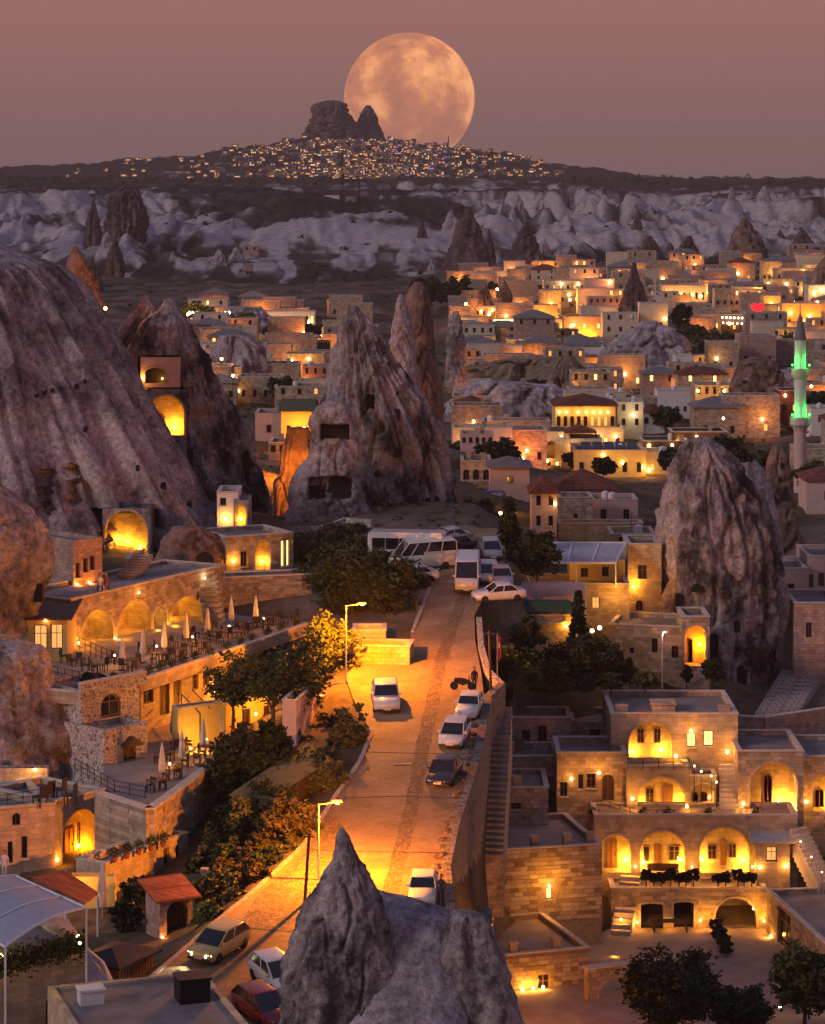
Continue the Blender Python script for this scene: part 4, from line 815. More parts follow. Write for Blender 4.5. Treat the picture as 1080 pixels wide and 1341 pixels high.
CARP = dict(
  sedan=dict(L=4.4, W=1.74, st=[(-.5, .80, .36, .60), (-.47, .93, .24, .68), (-.33, 1, .2, .80), (-.2, 1, .2, .88), (.2, 1, .2, .92), (.36, 1, .22, .92), (.47, .95, .28, .88), (.5, .84, .36, .78)], cab=(-.22, .37, -.06, .22, .88, 1.42)),
  hatch=dict(L=4.0, W=1.72, st=[(-.5, .80, .36, .62), (-.47, .93, .24, .72), (-.34, 1, .2, .86), (-.24, 1, .2, .94), (.2, 1, .2, .97), (.42, 1, .22, .97), (.48, .95, .28, .94), (.5, .86, .36, .84)], cab=(-.30, .485, -.06, .36, .93, 1.5)),
  suv=dict(L=4.8, W=1.95, st=[(-.5, .82, .42, .78), (-.47, .94, .3, .88), (-.34, 1, .26, 1.0), (-.22, 1, .26, 1.06), (.2, 1, .26, 1.1), (.4, 1, .28, 1.12), (.48, .95, .34, 1.08), (.5, .86, .42, .95)], cab=(-.24, .46, -.08, .28, 1.06, 1.68)),
  boxy=dict(L=4.2, W=1.62, st=[(-.5, .92, .36, .74), (-.48, .97, .26, .78), (-.33, 1, .22, .86), (-.2, 1, .22, .9), (.2, 1, .22, .92), (.36, 1, .24, .92), (.48, .98, .28, .90), (.5, .94, .36, .82)], cab=(-.2, .36, -.07, .24, .88, 1.4)),
  van=dict(L=5.8, W=2.0, st=[(-.5, .84, .42, .9), (-.48, .95, .3, 1.05), (-.40, 1, .26, 1.25), (-.34, 1, .26, 1.35), (.3, 1, .26, 1.4), (.46, 1, .26, 1.4), (.5, .96, .34, 1.4)], cab=(-.40, .49, -.24, .48, 1.3, 2.5)))
WHEEL = None
def wheel_meshes():
    global WHEEL
    if WHEEL is None:
        a = MB(); a.lathe([(.20, -.1), (.29, -.1), (.32, -.06), (.32, .06), (.29, .1), (.20, .1)], 16); b_ = MB(); b_.lathe([(.20, -.085), (.21, .085)], 12); b_.lathe([(.06, .085), (.05, .1)], 8)
        WHEEL = (a.mesh('tyre', M['tyre'], True), b_.mesh('rim', M['rim']))
    return WHEEL
def car(label, px, py, kind='sedan', col=WHITE, head=0, lights=False, Y=None, group=None, name='car', cat='car', z=None):
    c = CARP[kind]; L_, W2 = c['L'], c['W'] / 2
    pos = RP(px, py, .03) if Y is None else (P(px, py, Y) if z is None else PXZ(px, Y, z))
    R = empty(name, pos, 0, label, cat, group)
    R.rotation_euler = (Matrix.Rotation(math.atan(.1) if Y is None else 0, 3, 'X') @ Matrix.Rotation(math.radians(head), 3, 'Z')).to_euler()
    mb = MB(); loft(mb, [sect(y * L_, W2 * k, z0, z1) for y, k, z0, z1 in c['st']]); body = mb.build('body', col, R, True)
    f0, f1, t0, t1, zb, zt = c['cab']; tw = .80 if kind != 'van' else .9
    def ring(y0, y1, hw, z): return [(-hw, y0 * L_, z), (hw, y0 * L_, z), (hw, y1 * L_, z), (-hw, y1 * L_, z)]
    g = MB(); r0, r1_ = ring(f0, f1, W2 * .94, zb - .02), ring(t0, t1, W2 * tw, zt - .06); loft(g, [r0, r1_])
    g.build('windows', M['glass'], R)
    rf = MB(); loft(rf, [ring(t0 - .008, t1 + .008, W2 * tw + .02, zt - .075), ring(t0 + .005, t1 - .005, W2 * tw - .02, zt - .02), ring(t0 + .03, t1 - .03, W2 * tw * .85, zt)]); rf.build('roof', col, R, True)
    pl = MB()
    for i in range(4): pl = MB(); pl.tube(Vector(r0[i]), Vector(r1_[i]), .045, .04, 5); pl.build('pillar', col, R)
    for k in ((.45,) if kind != 'van' else (.2, .45, .72)):
        for sg in (-1, 1):
            ya = f0 + (f1 - f0) * k; yb = t0 + (t1 - t0) * k; pl = MB(); pl.tube((sg * W2 * .945, ya * L_, zb - .02), (sg * (W2 * tw + .005), yb * L_, zt - .06), .045, .045, 5); pl.build('pillar', col, R)
    pass
    if kind == 'van':
        sk = MB(); sk.box(-W2 * .96, -W2 * .945, -.02 * L_, .47 * L_, 1.35, 1.62).box(W2 * .945, W2 * .96, -.02 * L_, .47 * L_, 1.35, 1.62); sk.build('side_panel', col, R)
    tm, rm_ = wheel_meshes(); ws = 1.12 if kind in ('suv', 'van') else 1
    for sx in (-1, 1):
        for yy in (-.31, .31):
            w_ = inst('wheel', tm, R, (sx * (W2 - .1), yy * L_, .32 * ws), (0, sx * math.pi / 2, 0), (ws, ws, ws)); inst('rim', rm_, w_)
    zh = c['st'][1][3] - .14; yf = c['st'][1][0] * L_
    for sx in (-1, 1):
        h = MB(); h.box(-.17, .17, -.06, .06, -.075, .075); h.build('headlight', M['headl' if lights else 'headoff'], R, loc=(sx * W2 * .68, yf - .03, zh), rz=sx * .35)
        t_ = MB(); t_.box(-.13, .13, -.03, .03, -.1, .1); t_.build('tail_light', M['tail'], R, loc=(sx * W2 * .76, .495 * L_, c['st'][-2][3] - .2))
        m_ = MB(); m_.box(-.1, .1, -.05, .05, -.06, .07); m_.build('mirror', col, R, loc=(sx * (W2 + .07), f0 * L_ + .28, zb + .06))
        if lights:
            d = bpy.data.lights.new('headlight_beam', 'SPOT'); d.energy = 260; d.color = (1, .85, .55); d.spot_size = 1.3; d.spot_blend = .6; d.shadow_soft_size = .1
            so = bpy.data.objects.new('headlight_beam', d); COL.objects.link(so); so.parent = R; so.location = (sx * W2 * .68, yf - .2, zh); so.rotation_euler = (math.radians(68), 0, math.pi)
    h = MB(); h.box(-W2 * .42, W2 * .42, yf - .06, yf + .05, zh - .06, zh + .05); h.build('grille', M['chrome'], R)
    h = MB(); h.box(-W2 * .84, W2 * .84, c['st'][0][0] * L_ - .04, c['st'][0][0] * L_ + .12, .30, .44); h.build('bumper', M['chrome'] if kind != 'boxy' else M['steel'], R)
    h = MB(); h.box(-.26, .26, c['st'][0][0] * L_ - .06, c['st'][0][0] * L_ - .045, .38, .50); h.build('number_plate', M['plate'], R)
    return R
# ---- furniture
def furn():
    F_ = {}
    u = MB(); u.tube((0, 0, 0), (0, 0, 2.55), .03, .025, 6); uc = MB(); uc.lathe([(.05, .55), (.2, .62), (.24, .95), (.17, 1.6), (.12, 2.1), (.04, 2.45), (.015, 2.6)], 12, wob=.14); ub = MB(); ub.lathe([(.26, 0), (.26, .07), (.05, .1)], 10)
    F_['umb'] = [('pole', u.mesh('pole', M['steel'])), ('folded_canopy', uc.mesh('folded_canopy', M['canvas'])), ('base', ub.mesh('base', M['metal']))]
    c = MB(); c.box(-.24, .24, -.24, .24, .42, .48); cb = MB(); cb.box(-.24, .24, .2, .26, .48, .95); lg = MB(); lg.box(-.025, .025, -.025, .025, 0, .42)
    F_['chair'] = [('seat', c.mesh('seat', M['chair'])), ('backrest', cb.mesh('backrest', M['chair']))] + [('leg', lg.mesh('leg', M['chair']), (x, y, 0)) for x in (-.2, .2) for y in (-.2, .2)]
    t = MB(); t.box(-.6, .6, -.4, .4, .70, .76); tl = MB(); tl.box(-.035, .035, -.035, .035, 0, .70)
    F_['table'] = [('table_top', t.mesh('table_top', M['table']))] + [('leg', tl.mesh('leg', M['table']), (x, y, 0)) for x in (-.52, .52) for y in (-.33, .33)]
    p = MB(); p.lathe([(.14, 0), (.22, .32), (.24, .34), (.2, .34)], 10); v, f = leaf_quads(RNG.normal(size=(60, 3)) * [.16, .16, .18] + [0, 0, .58], np.full(60, .09))
    F_['pot'] = [('pot', p.mesh('pot', M['terracotta'])), ('foliage', np_mesh('foliage', v, f, M['leaf'], False))]
    return F_
FURN = furn()
FN = dict(umb=('folded_parasol', 'parasol'), chair=('chair', 'chair'), table=('table', 'table'), pot=('potted_plant', 'plant'))
def put(kind, px, py, z, label, group=None, rz=0, sc_=1):
    nm, cat = FN[kind]; R = empty(nm, PZ(px, py, z), rz, label, cat, group); R.scale = (sc_,) * 3
    for it in FURN[kind]: inst(it[0], it[1], R, it[2] if len(it) > 2 else (0, 0, 0))
    return R
def floor_slab(name, pts, z, mat, th=.35):
    mb = MB(); mb.slab([tuple(PZ(px, py, z).xy) for px, py in pts], z - th, z); return tag(mb.build(name, M[mat]), None, None, kind='structure')
def railing(label, pts, z, hgt=.95, step=1.4, group=None):
    w = [PZ(px, py, z) for px, py in pts]; R = empty('railing', w[0], 0, label, 'railing', group); top = MB()
    for a, b_ in zip(w, w[1:]):
        a_, c_ = a - w[0], b_ - w[0]; L_ = (c_ - a_).length; n = max(1, int(L_ / step))
        for zz in (hgt, hgt * .62, hgt * .25): top.tube(a_ + Vector((0, 0, zz)), c_ + Vector((0, 0, zz)), .022, n=5)
        for k in range(n + 1):
            q = a_.lerp(c_, k / n); p_ = MB(); p_.tube(q, q + Vector((0, 0, hgt)), .03, n=5); p_.build('post', M['metal'], R)
    top.build('rails', M['metal'], R); return R
def wall_run(label, pts, hgt, th=.4, mat='stone', zf=None, down=3, downs=None, cop=True, name='retaining_wall', cat='wall', group=None):
    """wall along world points (x, y, ztop); hgt ignored downwards beyond 'down'"""
    w = [Vector(p) for p in pts]; R = empty(name, w[0], 0, label, cat, group); B = MB(); C = MB()
    dn = downs or [down] * len(w)
    for (a, b_), (da, db) in zip(zip(w, w[1:]), zip(dn, dn[1:])):
        a_, c_ = a - w[0], b_ - w[0]; e = (c_ - a_); e2 = Vector((e.x, e.y, 0)).normalized(); n = Vector((-e2.y, e2.x, 0)) * th / 2
        for bb, z0, z1, k in ((B, -down, 0, 1), (C, .004, .11, 1.3)):
            q = [a_ - n * k, c_ - n * k, c_ + n * k, a_ + n * k]; bb.add([p + Vector((0, 0, z0 if bb is C else -d_)) for p, d_ in zip(q, (da, db, db, da))] + [p + Vector((0, 0, z1)) for p in q], [(3, 2, 1, 0), (4, 5, 6, 7), (0, 1, 5, 4), (1, 2, 6, 5), (2, 3, 7, 6), (3, 0, 4, 7)])
    B.build('wall', M[mat], R)
    if cop: C.build('coping', M['coping'], R)
    return R
def stairs(label, a, b_, w, n, mat='coping', lamps=0, group=None, down=1.5):
    """flight from world point a (low) to b (high); each step a part"""
    a, b_ = Vector(a), Vector(b_); e = b_ - a; L_ = math.hypot(e.x, e.y); R = empty('stairs', a, math.atan2(e.y, e.x), label, 'stairs', group); st = L_ / n; rh = e.z / n
    for k in range(n):
        mb = MB(); mb.box(0, st + .02, -w / 2, w / 2, -down - k * rh * .0, rh); mb.build('step', M[mat], R, loc=(k * st, 0, k * rh))
    return R
def person(label, pos, h=1.72, pose='stand', top='shirt', rz=0):
    """one continuous skinned figure with clothing and hair as children"""
    k = h / 1.72; me = bpy.data.meshes.new('person')
    if pose == 'sit':
        V = [(0, 0, .55), (0, .0, .8), (0, .02, 1.05), (0, .0, 1.17), (0, -.03, 1.34), (.18, 0, 1.03), (.24, -.06, .78), (.2, -.26, .68), (-.18, 0, 1.03), (-.24, -.06, .78), (-.2, -.26, .68), (.1, -.02, .53), (.13, -.42, .52), (.13, -.42, .06), (.13, -.55, .03), (-.1, -.02, .53), (-.13, -.42, .52), (-.13, -.42, .06), (-.13, -.55, .03)]
    else:
        V = [(0, 0, .92), (0, 0, 1.18), (0, 0, 1.40), (0, 0, 1.50), (0, -.02, 1.66), (.19, 0, 1.38), (.25, .02, 1.10), (.24, -.06, .85), (-.19, 0, 1.38), (-.25, .02, 1.10), (-.24, -.06, .85), (.1, 0, .88), (.11, -.02, .48), (.11, 0, .08), (.11, -.13, .03), (-.1, 0, .88), (-.11, .03, .48), (-.12, .06, .08), (-.12, -.07, .03)]
    E = [(0, 1), (1, 2), (2, 3), (3, 4), (2, 5), (5, 6), (6, 7), (2, 8), (8, 9), (9, 10), (0, 11), (11, 12), (12, 13), (13, 14), (0, 15), (15, 16), (16, 17), (17, 18)]
    rad = [.13, .13, .14, .055, .1, .07, .05, .035, .07, .05, .035, .09, .06, .045, .04, .09, .06, .045, .04]
    me.from_pydata([tuple(c * k for c in v) for v in V], E, []); o = bpy.data.objects.new('person', me); COL.objects.link(o); o.location = pos; o.rotation_euler = (0, 0, rz)
    md = o.modifiers.new('skin', 'SKIN'); sv = me.skin_vertices[0].data
    for i, r in enumerate(rad): sv[i].radius = (r * k, r * k)
    sv[0].use_root = True; o.modifiers.new('sub', 'SUBSURF').levels = 1; o.modifiers['sub'].render_levels = 1
    me.materials.append(M[top]); tag(o, label, 'person')
    hb = MB(); hv = V[4]; hb.lathe([(.03, -.12), (.08, -.09), (.098, 0), (.085, .08), (.03, .12)], 10, (hv[0] * k, (hv[1] - .012) * k, hv[2] * k)); hb.build('face', M['skin'], o, True)
    hb = MB(); hb.lathe([(.1, -.04), (.112, .03), (.09, .11), (.03, .14)], 10, (hv[0] * k, (hv[1] + .025) * k, hv[2] * k)); hb.build('hair', M['dark'], o, True)
    return o
def shrub(px, py, z, h, w, mat, label, group, seed, Y=None):
    q = PZ(px, py, z) if Y is None else P(px, py, Y); cm, tm = tree_meshes(h, w, mat, seed, 'bush', 22, 40, .1); R = empty('shrub', q, random.uniform(0, 6), label, 'shrub', group); inst('stem', tm, R); inst('foliage', cm, R); return R
# ================================================================== TERRACED HOTEL, right
HC = 'hotel'
def arch_wall(label, x0, yb, x1, Y0, Y1, yt, th, holes, mat='stone', z=None, name='gate_wall'):
    H = House(name, label, x0, yb, x1, Y0, yt, th, mat, Y1=Y1, cat='wall', z=z); w, h = H.w, H.h; hl = []
    for q in holes: a, b, z0, z1 = H.rect(*q); hl.append(arch_poly(a, b, max(z0, -2), min(z1, h - .25), None, 14))
    mb = MB()
    for y in (0, th):
        loops = [[Vector((0, -3, 0)), Vector((w, -3, 0)), Vector((w, h, 0)), Vector((0, h, 0))]] + [[Vector((a, b, 0)) for a, b in l] for l in hl]; fl = [v for l in loops for v in l]; mb.add([(v.x, y, v.y) for v in fl], tessellate_polygon(loops))
    for l in hl: n = len(l); mb.add([(x, 0, zz) for x, zz in l] + [(x, th, zz) for x, zz in l], [(k, (k + 1) % n, n + (k + 1) % n, n + k) for k in range(n)])
    mb.add([(0, 0, h), (w, 0, h), (w, th, h), (0, th, h)], [(0, 1, 2, 3)]); mb.add([(0, 0, -3), (0, 0, h), (0, th, h), (0, th, -3)], [(0, 1, 2, 3)]); mb.add([(w, 0, -3), (w, 0, h), (w, th, h), (w, th, -3)], [(0, 1, 2, 3)])
    mb.build('wall', M[mat], H.root); c = MB(); c.box(-.08, w + .08, -.08, th + .08, h + .004, h + .12); c.build('coping', M['coping'], H.root); return H
floor_slab('courtyard', [(770, 1232), (800, 1214), (1005, 1214), (1095, 1310), (1095, 1430), (640, 1430), (640, 1310)], 1.62, 'roofpink')
f1b = House('hotel_block', 'low near stone block of the terraced hotel with three floor lamps at its foot', 655, 1348, 772, 189, 1252, 9.6, 'block', Y1=191, cat=HC, roofmat='roofpink')
wq = f1b.rect(704, 1276, 720, 1301); f1b.win(704, 1276, 720, 1301); f1b.chim(672, 1240, .5, .8); f1b.chim(728, 1225, .5, .8); f1b.blocks(0, f1b.w, f1b.h - 5.2, f1b.h - .02, .6, .31, [wq])
f1b.done()
for px, py in [(684, 1319), (698, 1327), (711, 1333)]:
    X, Z = f1b.L(px, py, -.35); Z = 1.78 - f1b.A.z; lamp(f1b.root, (X, -.35, Z), 80, WARM, .1, 'lampglass', (0, -.1, .15), 'floor_lamp')
f1 = House('hotel_block', 'square stone hotel block with one wall lantern beside the road wall stairs', 624, 1290, 788, 199, 1115, 10, 'block', Y1=201, cat=HC, roofmat='roofpink')
lq = f1.rect(714, 1158, 725, 1180); f1.blocks(0, f1.w, f1.h - 5.3, f1.h - .02, .62, .31, [lq])
f1.win(715, 1163, 723, 1177, lit='litwin'); f1.lampat(719, 1160, 300, WARM, dy=-.25, off=(0, -1.2, .3))
for q in [(655, 1105), (742, 1103), (772, 1098), (700, 1080)]: f1.chim(*q)
f1.done()
# skylight-like low vents
gw = arch_wall('low stone arch wall leading from the hotel block into the courtyard', 770, 1350, 866, 187, 189, 1270, .7, [(784, 1283, 823, 1345)])
l1 = House('hotel_terrace', 'courtyard facade with two dark doorways and a broad arch under the planted terrace', 800, 1216, 1003, 205, 1164, 3.2, 'stone', cat=HC, roofmat='roofpink', par=.15, z=1.6, base=3)
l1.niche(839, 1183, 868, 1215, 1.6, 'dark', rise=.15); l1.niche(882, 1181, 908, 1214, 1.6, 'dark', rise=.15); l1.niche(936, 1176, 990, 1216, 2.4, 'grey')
for px, py in [(834, 1208), (876, 1207), (917, 1205), (942, 1206), (986, 1190), (1000, 1206)]: l1.lampat(px, py, 95, WARM, dy=-.2, r=.06, off=(0, -.55, .2))
l1.done()
l2 = House('hotel_terrace', 'hotel storey with three glowing arched porches above the courtyard', 778, 1143, 1044, 208, 1068, 4.1, 'smooth', cat=HC, roofmat='roofpink', par=.15, z=4.95, base=4)
l2.niche(787, 1093, 826, 1143, 1.5, back=[('d', 794, 1100, 808, 1136)], power=462, lamps=[(822, 1128)])
l2.niche(838, 1088, 897, 1143, 1.6, back=[('w', 842, 1108, 850, 1128), ('d', 856, 1106, 866, 1136), ('w', 875, 1107, 890, 1127)], power=726, lamps=[(893, 1128), (843, 1131)])
l2.niche(916, 1083, 981, 1143, 1.6, back=[('w', 926, 1106, 938, 1125), ('d', 943, 1100, 951, 1133), ('w', 954, 1105, 964, 1123)], power=836, lamps=[(974, 1128), (920, 1128)])
for px in (783, 832, 906, 985): l2.lampat(px, 1135, 110, WARM, r=.06, off=(0, -.9, .3))
l2.done()
an = House('hotel_annex', 'small lit stone annex with an overhanging slab roof beside the lit steps', 990, 1146, 1034, 206.4, 1101, 1.7, 'smooth', cat=HC, roof='shed', roofmat='coping', par=.45, z=4.95)
an.win(1003, 1109, 1017, 1128, lit='litwin2'); an.lampat(1029, 1134, 60, WARM); an.lampat(995, 1136, 40, WARM); an.done()
stairs('lamp-lit stone steps climbing beside the small annex', PXZ(1082, 204.5, 4.95), PXZ(1044, 207.5, 8.5), 1.5, 12, 'coping')
for k in range(3): point_lamp(1076 - k * 14, 1142 - k * 20, 204 + k, 16, WARM, 'lampglass', 'small lamp lighting the stone steps beside the annex', 'step lamps', .3, .05)
bl = House('hotel_wing', 'plain hotel wing with small dark windows and an arched door left of the stacked arches', 729, 1052, 820, 212, 986, 6, 'stone', cat=HC)
bl.win(733, 1024, 743, 1043); bl.win(757, 1014, 764, 1033); bl.win(768, 1013, 780, 1032); bl.door(788, 1014, 804, 1048, arch=True); bl.lampat(784, 1012, 90, WARM, off=(0, -.9, .3)); bl.lampat(748, 1020, 60, WARM, off=(0, -.9, .3)); bl.done()
l3 = House('hotel_terrace', 'hotel storey with one glowing arched porch and terrace railing on its roof', 820, 1072, 902, 211.4, 1004, 3, 'smooth', cat=HC, roofmat='roofpink', par=.15, z=8.65)
l3.niche(835, 1018, 897, 1072, 1.6, back=[('w', 845, 1032, 856, 1053), ('d', 867, 1029, 881, 1062)], power=726, lamps=[(892, 1055), (842, 1057)]); l3.lampat(828, 1046, 110, WARM, off=(0, -.9, .3)); l3.lampat(899, 1056, 80, WARM, off=(0, -.9, .3)); l3.done()
sa = House('hotel_terrace', 'small dim arched recess with twin arched windows beside the garlanded steps', 902, 1062, 938, 211.7, 1016, 2.2, 'stone', cat=HC, roofmat='roofpink', z=8.65)
sa.niche(905, 1026, 935, 1055, 1.0, back=[('aw', 907, 1037, 914, 1050), ('aw', 917, 1036, 926, 1050)], power=30, lamps=[(930, 1045)]); sa.done()
stairs('stone steps rising between the two upper arches', PXZ(958, 210.5, 8.65), PXZ(956, 213.6, 12), 1.8, 11, 'coping')
for k, (px, py) in enumerate([(909, 1003), (918, 1010), (931, 1016), (938, 1024)]): point_lamp(px, py, 211, 16, WARM, 'lampglass', 'small garland lamp on the stepped hotel wall', 'garland lamps on the stepped wall', .5, .07)
rb = House('hotel_wing', 'broad hotel wing with the largest glowing arch and an arched brown door', 966, 1066, 1052, 211, 984, 8, 'stone', cat=HC, z=8.65)
rb.niche(982, 998, 1044, 1066, 1.8, back=[('ad', 999, 1014, 1011, 1050)], power=924, lamps=[(1039, 1058), (1020, 1052)]); rb.lampat(973, 1052, 110, WARM, off=(0, -.9, .3)); rb.done()  # wall lamp left of the arch added to wash the wall warm
rb2 = House('hotel_wing', 'hotel wing at the picture edge with a half-seen lit arch', 1052, 1066, 1125, 212, 991, 8, 'stone', cat=HC, z=8.65)
rb2.niche(1064, 1012, 1100, 1066, 1.5, back=[('ad', 1066, 1032, 1079, 1062)], power=440, lamps=[(1090, 1050)]); rb2.lampat(1056, 1050, 120, WARM, off=(0, -.9, .3)); rb2.done()
tb = House('hotel_block', 'topmost hotel block with a tall glowing arch and two lit windows', 800, 1003, 966, 214.5, 935, 9.5, 'smooth', cat=HC, z=12.05, base=7)
tb.niche(823, 945, 880, 1003, 1.6, back=[('w', 834, 954, 843, 973), ('w', 856, 954, 865, 973)], power=660, lamps=[(866, 984), (828, 986)])
tb.win(899, 960, 911, 978, lit='litwin'); tb.win(921, 957, 934, 977, lit='litwin'); tb.lampat(885, 990, 130, WARM, off=(0, -.9, .3)); tb.lampat(905, 957, 60, WARM, off=(0, -.7, .2)); tb.lampat(812, 990, 90, WARM, off=(0, -.9, .3)); tb.lampat(952, 985, 110, WARM, off=(0, -.9, .3))  # outermost two wall lamps added to wash this front warm
tb.done()
mb = MB(); zr = tb.h - .35; mb.box(tb.w * .35, tb.w * .53, 2.6, 4.6, zr, zr + .55); mb.box(tb.w * .34, tb.w * .54, 2.5, 4.7, zr + .55, zr + .65); mb.build('roof_hatch', M['smooth'], tb.root)
for i in range(2): tb.chim(806 + i * 152, 925, .9, .7)
lb1 = House('hotel_block', 'small stone block with two dark windows at the head of the road wall stairs', 654, 974, 748, 221, 940, 4.4, 'pink', cat=HC, roofmat='roofpink'); lb1.win(683, 956, 694, 973); lb1.win(704, 950, 716, 972); lb1.done()
lbm = House('hotel_block', 'low linking wall block with one slit window behind the plain hotel wing', 748, 976, 802, 223, 946, 6, 'stone', cat=HC); lbm.win(772, 955, 786, 964); lbm.done()
lb2 = House('hotel_block', 'low flat-roofed block with a chimney below the two-window block', 652, 1012, 731, 215.5, 991, 5.4, 'stone', cat=HC); lb2.chim(668, 985, .6, 1.1); lb2.done()
lb3 = House('hotel_block', 'flat-roofed block with a vent window above the square hotel block', 635, 1074, 718, 208.6, 1032, 6.6, 'stone', cat=HC, roofmat='roofpink'); lb3.win(669, 1051, 683, 1060); lb3.chim(664, 1015, .7, 1.0); lb3.chim(677, 1058, .6, .9); lb3.done()
rw = House('hotel_wing', 'flat-roofed right wing with a tall glazed doorway facing the courtyard', 1003, 1222, 1088, 204, 1166, 12, 'stone', Y1=188.5, cat=HC, z=1.6, top=4.7, roofmat='roofpink')
rw.win(1018, 1192, 1035, 1240); rw.lampat(1009, 1226, 60, WARM); rw.done()
# courtyard things
tq = PZ(877, 1219, 1.62); R = empty('banquet_table', tq, 0, 'long wooden table in front of the courtyard doorways', 'table'); mb = MB(); mb.box(-1.45, 1.45, -.5, .5, .72, .8); mb.build('table_top', M['table'], R)
for x in (-1.2, 1.2):
    for y in (-.38, .38): mb = MB(); mb.box(x - .06, x + .06, y - .06, y + .06, 0, .72); mb.build('leg', M['table'], R)
R = empty('fountain', PZ(886, 1270, 1.62), 0, 'round shallow fountain basin with a lit pool in the courtyard', 'fountain'); mb = MB(); mb.lathe([(1.05, 0), (1.05, .35), (.9, .35), (.88, .15), (.02, .14)], 24); mb.build('basin', M['smooth'], R); mb = MB(); mb.lathe([(.2, .14), (.12, .5), (.02, .6)], 12); mb.build('spout', M['smooth'], R); light(R, (0, 0, .7), 22, GOLD, .1)
stairs('lamp-lit steps up from the courtyard beside the square hotel block', PXZ(812, 203, 1.6), PXZ(826, 207.5, 4.9), 1.5, 10, 'coping')
for px, py, Y in [(804, 1253, 198), (826, 1180, 206), (813, 1204, 204)]: point_lamp(px, py, Y, 55, WARM, 'lampglass', 'low lamp beside the courtyard steps', 'courtyard step lamps', .5, .1)
for i, (px, py) in enumerate([(938, 1216), (942, 1225), (947, 1235), (950, 1245)]): shrub(px, py + 6, 1.62, 1.1, 1.0, 'leafdark', 'clipped shrub in the row dividing the courtyard', 'courtyard shrub row', i % 3)
for i, px in enumerate([846, 856, 866, 878, 889, 898, 908, 940, 950, 966, 974, 984]): shrub(px, 1156, 4.9, .8 + .3 * (i % 3 == 0), .75, 'leafdark', 'dark shrub in the planter along the arched terrace', 'terrace planter shrubs', i % 3)
for i, px in enumerate([842, 874, 928, 990, 776]): put('pot', px, 1073, 8.7, 'potted plant on the upper hotel terrace', 'pots on the upper terrace')
railing('thin iron railing along the terrace below the single arch', [(760, 1056), (838, 1076), (905, 1076)], 8.7, .9, 1.0); railing('thin iron railing on the terrace before the topmost arch', [(822, 1008), (902, 1008)], 12.1, .9, 1.0)
R = empty('wooden_bench', PZ(868, 1147, 4.95), 0, 'slatted bench in the middle glowing porch', 'bench'); 
for k, nm in enumerate(('seat', 'backrest')): mb = MB(); mb.box(-1.2, 1.2, -.2 + k * .35, .2 if not k else .2, .42 if not k else .46, .48 if not k else .9); mb.build(nm, M['door2'], R)
for x in (-1.1, 1.1): mb = MB(); mb.box(x - .05, x + .05, -.18, .18, 0, .42); mb.build('leg', M['door2'], R)
# ---- wall, stair and slope beside the road
wp = [RP(px + 1, py, .2) for px, py in [(656, 897), (638, 914), (633.5, 940), (625, 985), (611.5, 1032), (594, 1085), (583, 1138), (588, 1190), (592, 1220)]]
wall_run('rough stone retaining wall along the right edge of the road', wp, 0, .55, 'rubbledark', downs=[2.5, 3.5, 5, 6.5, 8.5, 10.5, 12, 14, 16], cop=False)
stairs('dark stone stairs descending beside the road retaining wall', PXZ(646, 190, 10.5), PXZ(659, 203, 18.5), 1.3, 26, 'grey', down=4)
stairs('steep narrow stairs dropping below the road wall to the hotel', PXZ(622, 166, 2.5), PXZ(633, 181, 9.5), 1.3, 26, 'grey', down=4)
wall_run('low rough stone edging wall beside the flag pole', [RP(627, 812, .25), RP(630, 850, .3), RP(638, 880, .25), RP(657, 898, .2)], 0, .45, 'rubble', down=4.5, cop=False, name='edging_wall')
# boulders on the wall edge, each its own stone
for i in range(24):
    t = (i + random.uniform(-.3, .3)) / 23; px, py = np.interp(t, np.linspace(0, 1, 6), [634, 631, 624, 610, 593, 583]), np.interp(t, np.linspace(0, 1, 6), [922, 950, 985, 1032, 1085, 1136])
    r = random.uniform(.18, .48); th = np.linspace(0, 2 * np.pi, 9)[:-1]; mb = MB(); rings = [[(r * q * math.cos(a) * random.uniform(.75, 1.2), r * q * math.sin(a) * random.uniform(.75, 1.2), zz * r + random.uniform(-.04, .04)) for a in th] for q, zz in ((.95, -.3), (1.1, .15), (.85, .5), (.35, .68))]; loft(mb, rings)
    tag(mb.build('wall_boulder', M['rockred'], loc=RP(px - random.uniform(5, 10), py, -.02), rz=random.uniform(0, 6)), 'rough stone block lying along the road edge by the retaining wall', 'stone', 'stones along the road edge')
# ================================================================== RIGHT MID: rock house, garden, pavilion, pink houses
ch = House('stone_house', 'long stone house built against the massive brown rock', 797, 873, 894, 240, 818, 7, 'stone', Y1=238.5); ch.door(803, 842, 811, 862, arch=True); ch.win(853, 836, 861, 855); ch.win(879, 846, 888, 862); ch.win(824, 848, 830, 856); ch.done()
cp = House('stone_porch', 'orange-lit arched porch joined to the house under the brown rock', 893, 874, 929, 238.2, 808, 5, 'stone'); cp.niche(897, 819, 924, 872, 1.6, back=[('ad', 900, 836, 907, 868)], power=572, col=SOD, lamps=[(917, 845)]); cp.done()
pv = House('restaurant', 'yellow-lit restaurant with an open roof terrace under a white-framed awning', 690, 806, 824, 245, 765, 6, 'yel', roofmat='roofpink', cat='restaurant'); pv.win(775, 782, 785, 797, lit='litwin2'); pv.door(757, 778, 766, 803)
pv.done()
pw = House('stone_house', 'yellow stone house with one dark window beside the awning terrace', 822, 800, 866, 250, 713, 6, 'yel'); pw.win(835, 740, 847, 758); pw.win(832, 786, 842, 800, arch=True); pw.lampat(829, 768, 240, GOLD, off=(0, -.6, .2)); pw.done()
pb = House('stone_house', 'lit back room with plants behind the awning terrace', 745, 766, 818, 249.5, 734, 3, 'yplaster'); pb.win(788, 742, 797, 755); pb.win(760, 744, 770, 756); pb.done()
